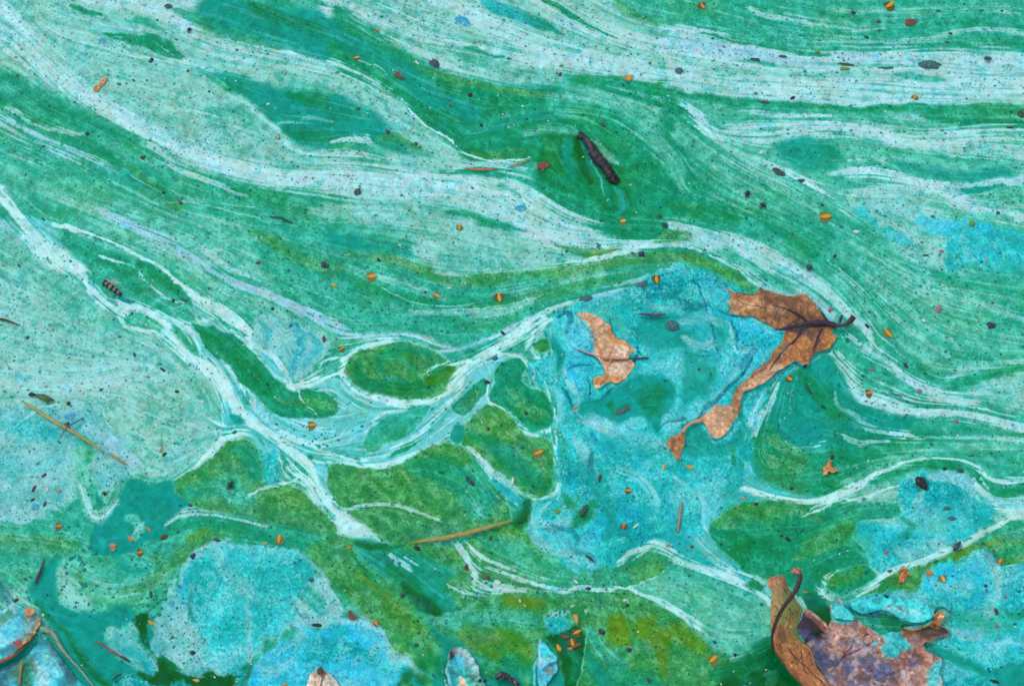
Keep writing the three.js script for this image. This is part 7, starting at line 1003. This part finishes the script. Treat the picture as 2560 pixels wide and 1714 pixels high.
const chipGeo = [0, 1, 2].map((q) => { const s = new THREE.Shape([[-1, -.5], [-.2, -1], [.9, -.6], [1, .3], [.1, .9], [-.8, .5]].map(([x, y], i) => new THREE.Vector2(x * (.8 + .4 * hash(i, q, 5)), y * (.7 + .5 * hash(i, q, 6))))), g = new THREE.ExtrudeGeometry(s, { depth: .5, bevelEnabled: true, bevelThickness: .12, bevelSize: .08, bevelSegments: 1 }); g.rotateX(-Math.PI / 2); return g; });
// [sheet, x, y, half length, half width, angle, kind, label]
const crumbs = [
  ['A', 1020, 410, 8, 5, -60, 'k', 'black crumb of two lobes above the bluish mint film'], ['A', 586, 906, 5, 5, 0, 'k', 'round black crumb among the northwest green streaks'], ['A', 965, 1066, 7, 6, 0, 'g', 'round dark green disc at the top of the olive streak'], ['A', 1061, 137, 4, 2.6, 60, 'k', 'small black grain over the second green lens'], ['A', 902, 544, 5, 3, 40, 'r', 'small brown grain on the mint film'], ['A', 1220, 1372, 8, 4, 50, 'r', 'grey brown flake in the green streaks of the west'], ['A', 1103, 1301, 5, 4, 20, 'k', 'black dot with a pale smear below, in the western streaks'], ['A', 1268, 478, 3.4, 3.2, 0, 'k', 'tiny black dot below the rim by the first green lens'], ['A', 1412, 618, 3.4, 3, 0, 'k', 'tiny black dot in the middle of the mint film'], ['A', 1600, 338, 6, 2.4, 25, 's', 'slim grey sliver in the pale film by the teal band'], ['A', 692, 276, 10, 7, 30, 'c', 'pale blue scum fleck beside the long green lens'], ['A', 1138, 45, 11, 7, 10, 'g', 'sand grey flake near the north edge'],
  ['B', 878, 642, 6, 6, 0, 'k', 'black ragged crumb on the green slope of the north'], ['B', 953, 845, 5, 4, 20, 'k', 'black grain at the heart of the green slope'], ['B', 122, 734, 5, 4, 0, 's', 'grey grain on the lower teal band'], ['B', 511, 970, 5, 5, 0, 's', 'dark smudge like grain on the mint tongue'], ['B', 640, 432, 15, 11, 45, 's', 'clump of grey grit where the foam meets the olive streak'], ['B', 118, 1297, 11, 8, -60, 'g', 'dark green triangular leaf crumb on the foam band'], ['B', 1488, 505, 7, 4, -70, 'r', 'grey brown chip at the rim of the north foam'], ['B', 2160, 1462, 5, 5, 0, 'g', 'round dark green grain near the winged insect'], ['B', 1780, 845, 8, 5, 50, 'g', 'pale grey pebble like fleck on the green film above the twig'], ['B', 2290, 478, 12, 9, 20, 't', 'teal scum fleck in the north foam band'], ['B', 832, 142, 22, 12, 38, 'c', 'bright blue oval scum clump in the olive lens of the north'], ['B', 1224, 1408, 16, 8, 5, 'c', 'blue oval scum clump with a pale spot in the foam band'], ['B', 894, 1273, 4, 2.6, 30, 'b', 'dark blue grain in the foam band'], ['B', 320, 890, 6, 6, 0, 's', 'soft grey smudge of grit above the olive streak'], ['B', 745, 715, 6, 2.6, 70, 'r', 'faint reddish sliver on the green slope'],
  ['C', 1172, 84, 8, 5, 20, 'b', 'dark blue torn fleck below the big seed'], ['C', 1265, 248, 7, 4, 15, 'g', 'dark green oval grain near the upper border of the white band'], ['C', 697, 383, 12, 4, 5, 's', 'long grey oval in the white northeast band'], ['C', 505, 402, 13, 5, 8, 's', 'long purple grey oval on a green tail in the white band'], ['C', 1120, 436, 20, 4, 5, 'g', 'long olive grey oval over the yellow green grain'], ['C', 1398, 460, 20, 4, 2, 't', 'long dark teal oval in the white northeast band'], ['C', 1682, 437, 33, 12, 3, 't', 'big spotted dark teal oval in the white northeast band'], ['C', 1118, 466, 14, 5, 0, 'l', 'yellow green oval grain below the olive oval'], ['C', 764, 662, 8, 4, -30, 'k', 'black seed shaped crumb in the lower white band'], ['C', 568, 692, 13, 4, 5, 's', 'flat grey sliver at the lower border of the white band'], ['C', 1830, 228, 5, 3, 0, 'k', 'black grain in the green of the far northeast'], ['C', 1806, 285, 5, 3, 10, 'r', 'dark red grain below the black grain of the far northeast'], ['C', 962, 1385, 5, 3.4, 40, 'b', 'dark blue grain above the plump orange seed'], ['C', 2152, 1437, 5, 4.6, 0, 's', 'dark round grain above the cyan patch'], ['C', 2312, 770, 12, 10, 0, 'g', 'dark olive oval at the east edge above the green ribbon'], ['C', 2230, 863, 8, 3, 5, 'k', 'black sliver on the end of the green ribbon'], ['C', 668, 1162, 17, 8, 20, 'g', 'murky green oval on the straight white streak'], ['C', 822, 1223, 9, 5, 10, 'g', 'smaller murky green oval farther along the straight white streak'], ['C', 1972, 1515, 8, 8, 0, 'l', 'yellow green round blob beside the cyan patch'], ['C', 2180, 72, 4, 3, 0, 'k', 'little black grain by the northeast corner'], ['C', 1345, 146, 7, 4, 10, 'r', 'brown grit below the big seed of the north edge'], ['C', 220, 262, 4, 3, 0, 'k', 'little black grain at the upper rim of the white northeast band'], ['C', 932, 350, 6, 4, 0, 'l', 'ochre grit on the green tail above the white band'],
  ['D', 2192, 252, 10, 8, 50, 'b', 'navy blue oval grain on the speckled green'], ['D', 1840, 546, 5, 4, 0, 'k', 'black ragged grain under the lavender ribbon'], ['D', 1195, 1105, 6, 4, 20, 'k', 'black grain on the broad mint film'], ['D', 682, 1093, 5, 3, -45, 'k', 'black grain above the yellow straw on the mint film'], ['D', 1096, 956, 8, 3, 35, 'k', 'black sliver on the broad mint film'], ['D', 906, 856, 6, 2.8, 60, 'b', 'blue black sliver near an orange grain on the mint film'], ['D', 185, 741, 5, 4, -30, 'b', 'dark blue grain by the thin dark stem'], ['D', 460, 1186, 6, 5, 0, 'k', 'black grain beside the olive plant scrap'], ['D', 1110, 1528, 7, 4, -40, 'k', 'black seed shaped splinter beside the blurry orange grain'], ['D', 1170, 492, 5, 4, 20, 'k', 'black grain caught at the end of the thin foam thread'], ['D', 1240, 490, 11, 3, 12, 's', 'grey sliver at the mouth of the thin foam thread'], ['D', 452, 1335, 8, 7, 60, 'k', 'black lump on the crossing of straw and twiglet'], ['D', 470, 1276, 12, 9, 0, 'c', 'blue scum fleck above the straw crossing'], ['D', 2190, 750, 10, 4, 80, 'r', 'brown square chip on the small grey blue scum patch'], ['D', 1745, 233, 6, 4, -10, 'r', 'rust red grain on the speckled green'], ['D', 890, 578, 3.4, 3.4, 0, 'k', 'black dot on the small looped green island'],
  ['E', 2036, 177, 8, 8, 0, 'b', 'navy ragged crumb above the olive band'], ['E', 1100, 710, 6, 3.4, 30, 'k', 'black grain on the lavender ribbon'], ['E', 260, 216, 6, 4, 60, 'k', 'black ragged grain in the dark green of the middle'], ['E', 1256, 1250, 4.6, 4, 0, 'k', 'black grain on the green island next to the scum crust'], ['E', 995, 1042, 8, 5, 20, 'k', 'black grit at the tip of the slim green island'], ['E', 2250, 662, 18, 13, 30, 't', 'dark crumpled ring in the scum between the leaf and the fragment'], ['E', 1910, 1235, 20, 8, -28, 't', 'dark oval pod half sunk in the teal pool'], ['E', 1660, 480, 16, 7, -20, 't', 'dark torn scrap at the top of the scum crust'], ['E', 2045, 385, 17, 8, -20, 't', 'grey teal oval under the orange seed of the lavender ribbon'], ['E', 1000, 1355, 5, 5, 0, 's', 'grey ring shaped grain on the green island'], ['E', 578, 433, 4, 3, 0, 'k', 'black grain by the washed out seed'], ['E', 1048, 880, 8, 6, 10, 't', 'grey green oval held in the foam net'],
  ['F', 1265, 661, 7, 4, 50, 'k', 'black oblong grain east of the leaf stalk'], ['F', 1526, 929, 8, 4, 45, 'b', 'blue black oblong grain over the white east band'], ['F', 2106, 660, 11, 9, 30, 'b', 'dull blue smudge in the eastern green'], ['F', 1748, 548, 8, 10, 30, 'p', 'pink berry like grain on a dark shadow in the eastern green'], ['F', 1048, 190, 5, 3.4, -40, 'k', 'black grain above the white rim in the east'], ['F', 1030, 1546, 6, 5, 60, 'b', 'blue black grain above the pale bract'], ['F', 1296, 956, 5, 5, 0, 'p', 'peach pink grain in the white east band'], ['F', 1618, 1102, 6, 5, 0, 'p', 'pink grain on the eastern mint film'], ['F', 1872, 1305, 5, 6, 0, 'p', 'salmon grain on the tail of the white east band'], ['F', 130, 952, 4, 3, 20, 'b', 'dark blue grain on the turquoise leaf crust'], ['F', 1020, 548, 6, 6, 0, 'p', 'pinkish crumb on the rim above the leaf stalk'], ['F', 1190, 25, 8, 6, 20, 'w', 'white chalky fleck on the green under the northeast cyan patch'], ['F', 1660, 185, 8, 3, 0, 'g', 'green grey oval at the corner of the cyan patch'], ['F', 1770, 158, 6, 4, -10, 'p', 'pale pink flake on the cyan patch'], ['F', 850, 930, 4, 4, 0, 'k', 'black grain under the oak leaf lobe'],
  ['G', 226, 240, 11, 3.4, -65, 'k', 'longest black splinter on the grey blue scum'], ['G', 218, 313, 6, 3.4, -30, 'k', 'short black splinter on the grey blue scum'], ['G', 301, 342, 8, 3, -70, 'k', 'black splinter at the lower rim of the grey blue scum'], ['G', 296, 148, 7, 4, -40, 'r', 'brown chip on the grey blue scum'], ['G', 703, 270, 5, 5, 0, 'k', 'round black grain in the curl of pale film'], ['G', 1304, 696, 6, 8, 0, 'b', 'dark blue lump on the upper rim of the broad crust'], ['G', 1016, 948, 4, 8, 0, 'g', 'dark olive oblong in the yellow green film'], ['G', 106, 991, 7, 4, -25, 'k', 'black grain above the red rimmed corner leaf'], ['G', 1302, 1346, 7, 5, 20, 'k', 'dark maroon lump on the lower part of the broad crust'], ['G', 1282, 348, 6, 4, 10, 's', 'dark grit at the end of the teal pool'], ['G', 1462, 583, 8, 4, 10, 's', 'dark crumb where the broad crust begins'], ['G', 2100, 855, 6, 6, 0, 't', 'dark teal dot on the upper part of the broad crust'], ['G', 2140, 1158, 16, 4, 3, 'k', 'row of black grit along the top of the sky blue crust'], ['G', 240, 360, 9, 8, 0, 'c', 'bright blue fleck on the grey blue scum'], ['G', 1105, 565, 6, 9, 60, 'r', 'dark red smudge in the teal pool'], ['G', 1155, 1012, 7, 5, 30, 'c', 'blue and pink fleck beside the big bubbles'],
  ['H', 520, 637, 8, 5, 20, 'k', 'black ragged crumb in the bubbles below the grass blade'], ['H', 855, 768, 4, 8, -10, 'r', 'dark brown seed husk on the olive film'], ['H', 420, 957, 6, 5, 0, 'b', 'dark blue crumb in the dark teal hollow'], ['H', 516, 1292, 6, 5, 0, 'g', 'dark ring like grain with a white glint on the olive film'], ['H', 1755, 170, 4, 10, 15, 'r', 'brown husk standing on the cyan scum'], ['H', 880, 190, 5, 14, -38, 's', 'grey smudge like stick under the olive film'], ['H', 1770, 1205, 6, 8, -30, 'b', 'dark blue grit beside the yellow stain'], ['H', 1955, 1325, 6, 5, 30, 'b', 'blue black grain under the yellow stain'], ['H', 1650, 385, 7, 16, 30, 'g', 'dark green smear in the turquoise crust'], ['H', 1945, 1022, 5, 3, 30, 'k', 'black grain below the foam fork'], ['H', 1680, 912, 7, 4, 0, 'b', 'blue crumb lying on the thin foam line'], ['H', 1018, 570, 3, 6, 0, 'r', 'rust brown flake under the grass blade'], ['H', 2085, 1530, 7, 3, 55, 'b', 'blue black splinter on the southern green'], ['H', 1210, 465, 4, 3, 0, 'k', 'dark crumb by the green gap beside the crust'], ['H', 1468, 395, 9, 5, 0, 'l', 'greenish knob on the turquoise crust'],
  ['I', 1032, 22, 4, 7, 10, 'b', 'dark blue oblong above the pale bract'], ['I', 1792, 103, 6, 4, -20, 'k', 'black grain near the east foam fork'], ['I', 1896, 119, 8, 6, 10, 's', 'dark ragged crumb near the east foam fork'], ['I', 730, 577, 7, 4, 25, 'k', 'black oblong grain on the large olive green island'], ['I', 690, 555, 4, 3, 0, 'k', 'small black grain beside the oblong one on the large olive green island'], ['I', 276, 611, 4, 3, 0, 'k', 'black grain at the west rim of the large olive green island'], ['I', 1806, 370, 9, 5, 0, 't', 'dark ring on the turquoise patch below the beetle'], ['I', 1845, 440, 10, 5, 10, 't', 'pale ringed bubble like fleck on the turquoise patch'], ['I', 515, 340, 5, 4, 0, 'k', 'black crumb on the rim of the large olive green island'], ['I', 2136, 1070, 4, 8, 0, 'r', 'dark husk on the crust near the east edge'], ['I', 1420, 795, 6, 4, 0, 't', 'dark teal dot on the diagonal white line'], ['I', 2065, 895, 5, 4, 30, 'b', 'blue grain on the pale vein of the crust'], ['I', 755, 235, 5, 4, 0, 'k', 'black smudge at the lower rim of the green film'], ['I', 1325, 970, 5, 6, 30, 'b', 'dark blue lump at the west end of the leaf rim'], ['I', 1395, 968, 7, 4, 20, 'k', 'black lump on the top edge of the leaf rim'], ['I', 1240, 1225, 6, 4, -40, 'k', 'black beetle like husk on the mauve leaf'], ['I', 1395, 670, 6, 5, -30, 'p', 'pink grey crumb on the turquoise patch'], ['I', 2138, 1160, 5, 5, 0, 'p', 'pink grain on the southeast crust'], ['I', 2200, 970, 4, 4, 0, 'p', 'coral dot near the east edge of the southeast crust'], ['I', 375, 1360, 4, 4, 0, 'k', 'black grain by the dark pool under the rolled leaf'], ['I', 80, 630, 4, 4, 0, 'r', 'red brown grain on the cyan film'], ['I', 2125, 1540, 10, 4, 10, 'k', 'black oblong at the edge of the teal corner pool'],
  // white flakes
  ['A', 1810, 703, 6, 4, -20, 'w', 'white chip on the teal band of the northwest'], ['B', 518, 420, 9, 4, 50, 'w', 'white oblong chip at the end of the foam edge'], ['B', 1235, 717, 4, 4, 0, 'w', 'round white dot on the green slope'], ['C', 550, 1030, 6, 7, 0, 'w', 'white chip on the straight white streak'], ['C', 1200, 1562, 7, 4, 10, 'w', 'white chip beside the cyan streak'], ['C', 2112, 616, 6, 3.4, 0, 'w', 'white grain in the white northeast band'], ['D', 2038, 1160, 4, 4, 0, 'w', 'white dot on the long green island'], ['D', 1360, 1172, 8, 4, 30, 'w', 'whitish flake at the rim of the broad mint film'], ['D', 1235, 1013, 4, 3, 20, 'w', 'white speck on the broad mint film'], ['D', 2135, 1255, 3.4, 3, 0, 'w', 'white speck by the golden seed'], ['E', 402, 113, 5, 3.4, 20, 'w', 'white chip beside the broad bubble patch'], ['E', 738, 406, 6, 4, 0, 'w', 'white crumb over the green valley'], ['F', 1648, 625, 7, 5, 35, 'w', 'white oblong chip in the eastern green'], ['H', 1060, 868, 10, 8, 20, 'w', 'white triangular flake inside the foam loop'], ['H', 1595, 866, 7, 5, 40, 'w', 'pale translucent flake over the long foam line'], ['H', 855, 258, 4, 2, 40, 'w', 'white speck on the green below the film net'], ['H', 905, 442, 3, 2, -20, 'w', 'white speck above the grass blade'], ['G', 332, 322, 8, 3.4, 20, 'w', 'white sliver on the grey blue scum'], ['G', 318, 245, 3, 8, 20, 'w', 'white shard between black splinters'], ['H', 1215, 995, 3, 6, -20, 'w', 'white sliver over the yellow stain'], ['H', 1248, 1026, 4, 2.4, 40, 'w', 'white crumb beside the white sliver of the yellow stain'], ['H', 1660, 1066, 3, 5, -30, 'w', 'white sliver above the seed cluster'], ['H', 1570, 1030, 7, 2.4, -30, 'w', 'white curved sliver above the turquoise lump'], ['H', 760, 600, 5, 2.4, 5, 'w', 'white sliver at the root of the foam loop'], ['H', 1925, 990, 6, 4, -10, 'w', 'white flake under the foam fork'], ['H', 2015, 1203, 4, 3, 0, 'w', 'white grain on the olive stain'], ['H', 2000, 490, 10, 4, -40, 'w', 'white wisp of fibre on the turquoise crust'], ['L', 500, 738, 4, 5, 0, 'w', 'glinting white bead beside the peach torn patch'], ['I', 2150, 1280, 3.4, 3.4, 0, 'w', 'white dot on the southeast crust'], ['F', 1880, 1402, 3, 5, 30, 'w', 'white sliver on the green south of the east band'], ['F', 1325, 573, 4, 4, 0, 'w', 'white crumb near the rim east of the oak leaf'], ['H', 1165, 185, 4, 14, 5, 'w', 'pale star shaped husk on the green island'],
];
const NAME = { w: ['white_flake', 'flake'], c: ['scum_clump', 'scum'], p: ['pink_grain', 'grain'] };
crumbs.forEach(([sh, x, y, a, b, an, kind, label], i) => {
  const [n, c] = NAME[kind] ?? ['dark_crumb', 'plant debris'], big = a > 10, o = finish(new THREE.Mesh(kind === 'w' ? chipGeo[i % 3] : crumbGeo[i % 6], crumbMat[kind])); o.name = numbered(n); o.userData = { label, category: c };
  o.position.copy(spot(sh, x, y, b * .1)); o.scale.set(a * UNIT, b * (big ? .22 : .45) * UNIT, b * UNIT); if (kind === 'w') o.scale.multiplyScalar(.8); o.rotation.y = -an * Math.PI / 180; scene.add(o);
});
// bubbles too many to count: thin domes over the southern films
{
  const dome = new THREE.SphereGeometry(1, 10, 5, 0, Math.PI * 2, 0, Math.PI / 2), geos = [];
  for (const [path, n, sp, r0, r1] of [['G 560,670 500,720 540,760 600,680', 26, 46, 2.4, 6.5], ['G 430,900 500,960 560,1000', 40, 60, 2, 4.6], ['G 1000,800 1080,860 860,910', 50, 80, 1.8, 4], ['G 1040,1010 1090,1030 1060,1060', 26, 44, 2.6, 5.5], ['G 880,1060 850,1090', 14, 40, 2, 4.4], ['G 900,440 930,520', 26, 44, 1.6, 3.4], ['H 370,640 480,700 230,660', 40, 66, 2, 4.6], ['H 460,490 560,540', 26, 60, 1.8, 4], ['H 1020,330 1120,370', 26, 60, 1.8, 3.4], ['H 800,940 950,960 1020,970', 34, 60, 1.8, 4.4], ['H 640,1140 720,1200', 24, 50, 1.8, 4], ['K 1560,210 1650,200 1440,270', 34, 30, 1.4, 3.6], ['D 2080,1380 2200,1420 2050,1290', 40, 56, 1.6, 3.6], ['G 640,430 720,400', 22, 34, 1.4, 3], ['G 1240,1190 1150,1180', 20, 60, 2, 4.6], ['I 960,900 970,960', 24, 26, 1.4, 3], ['K 290,850 310,960', 16, 16, 2, 4.6]]) {
    const t = smooth(trail(path), false, 10);
    for (let i = 0; i < n * .7; i++) { const p = t[Math.floor(rnd() * t.length)], X = p[0] + (rnd() + rnd() - 1) * sp, Y = p[1] + (rnd() + rnd() - 1) * sp, r = lerp(r0, r1, rnd() ** 2.4) * UNIT; geos.push(dome.clone().scale(r, r * .75, r).translate(X * UNIT, surf(X, Y), Y * UNIT)); }
  }
  const b = finish(new THREE.Mesh(mergeGeometries(geos), new THREE.MeshPhysicalMaterial({ color: new THREE.Color().setRGB(.006, .23, .23), roughness: .12, specularIntensity: .6 }))); b.name = 'bubbles'; b.userData = { kind: 'stuff', label: 'small dark teal bubbles in the southern foam films', category: 'bubbles' }; scene.add(b);
}
// pale dust and fibres on the surface
{
  const g = [], box = new THREE.BoxGeometry(1, .4, 1);
  for (let i = 0; i < 520; i++) { const X = rr(-1300, 1300), Y = rr(-960, 880), l = rr(1.2, 3.2) * UNIT, q = box.clone().scale(l * rr(.8, 2.2), .8 * UNIT, l * rr(.4, .8)).rotateY(rr(0, 3)).translate(X * UNIT, surf(X, Y) + .6 * UNIT, Y * UNIT); g.push(q); }
  const m = finish(new THREE.Mesh(mergeGeometries(g), mat(214, 236, 232, .5))); m.name = 'pale_dust'; m.userData = { kind: 'stuff', label: 'tiny pale dust grains strewn over the whole pond surface', category: 'dust' }; scene.add(m);
}

renderer.render(scene, camera);
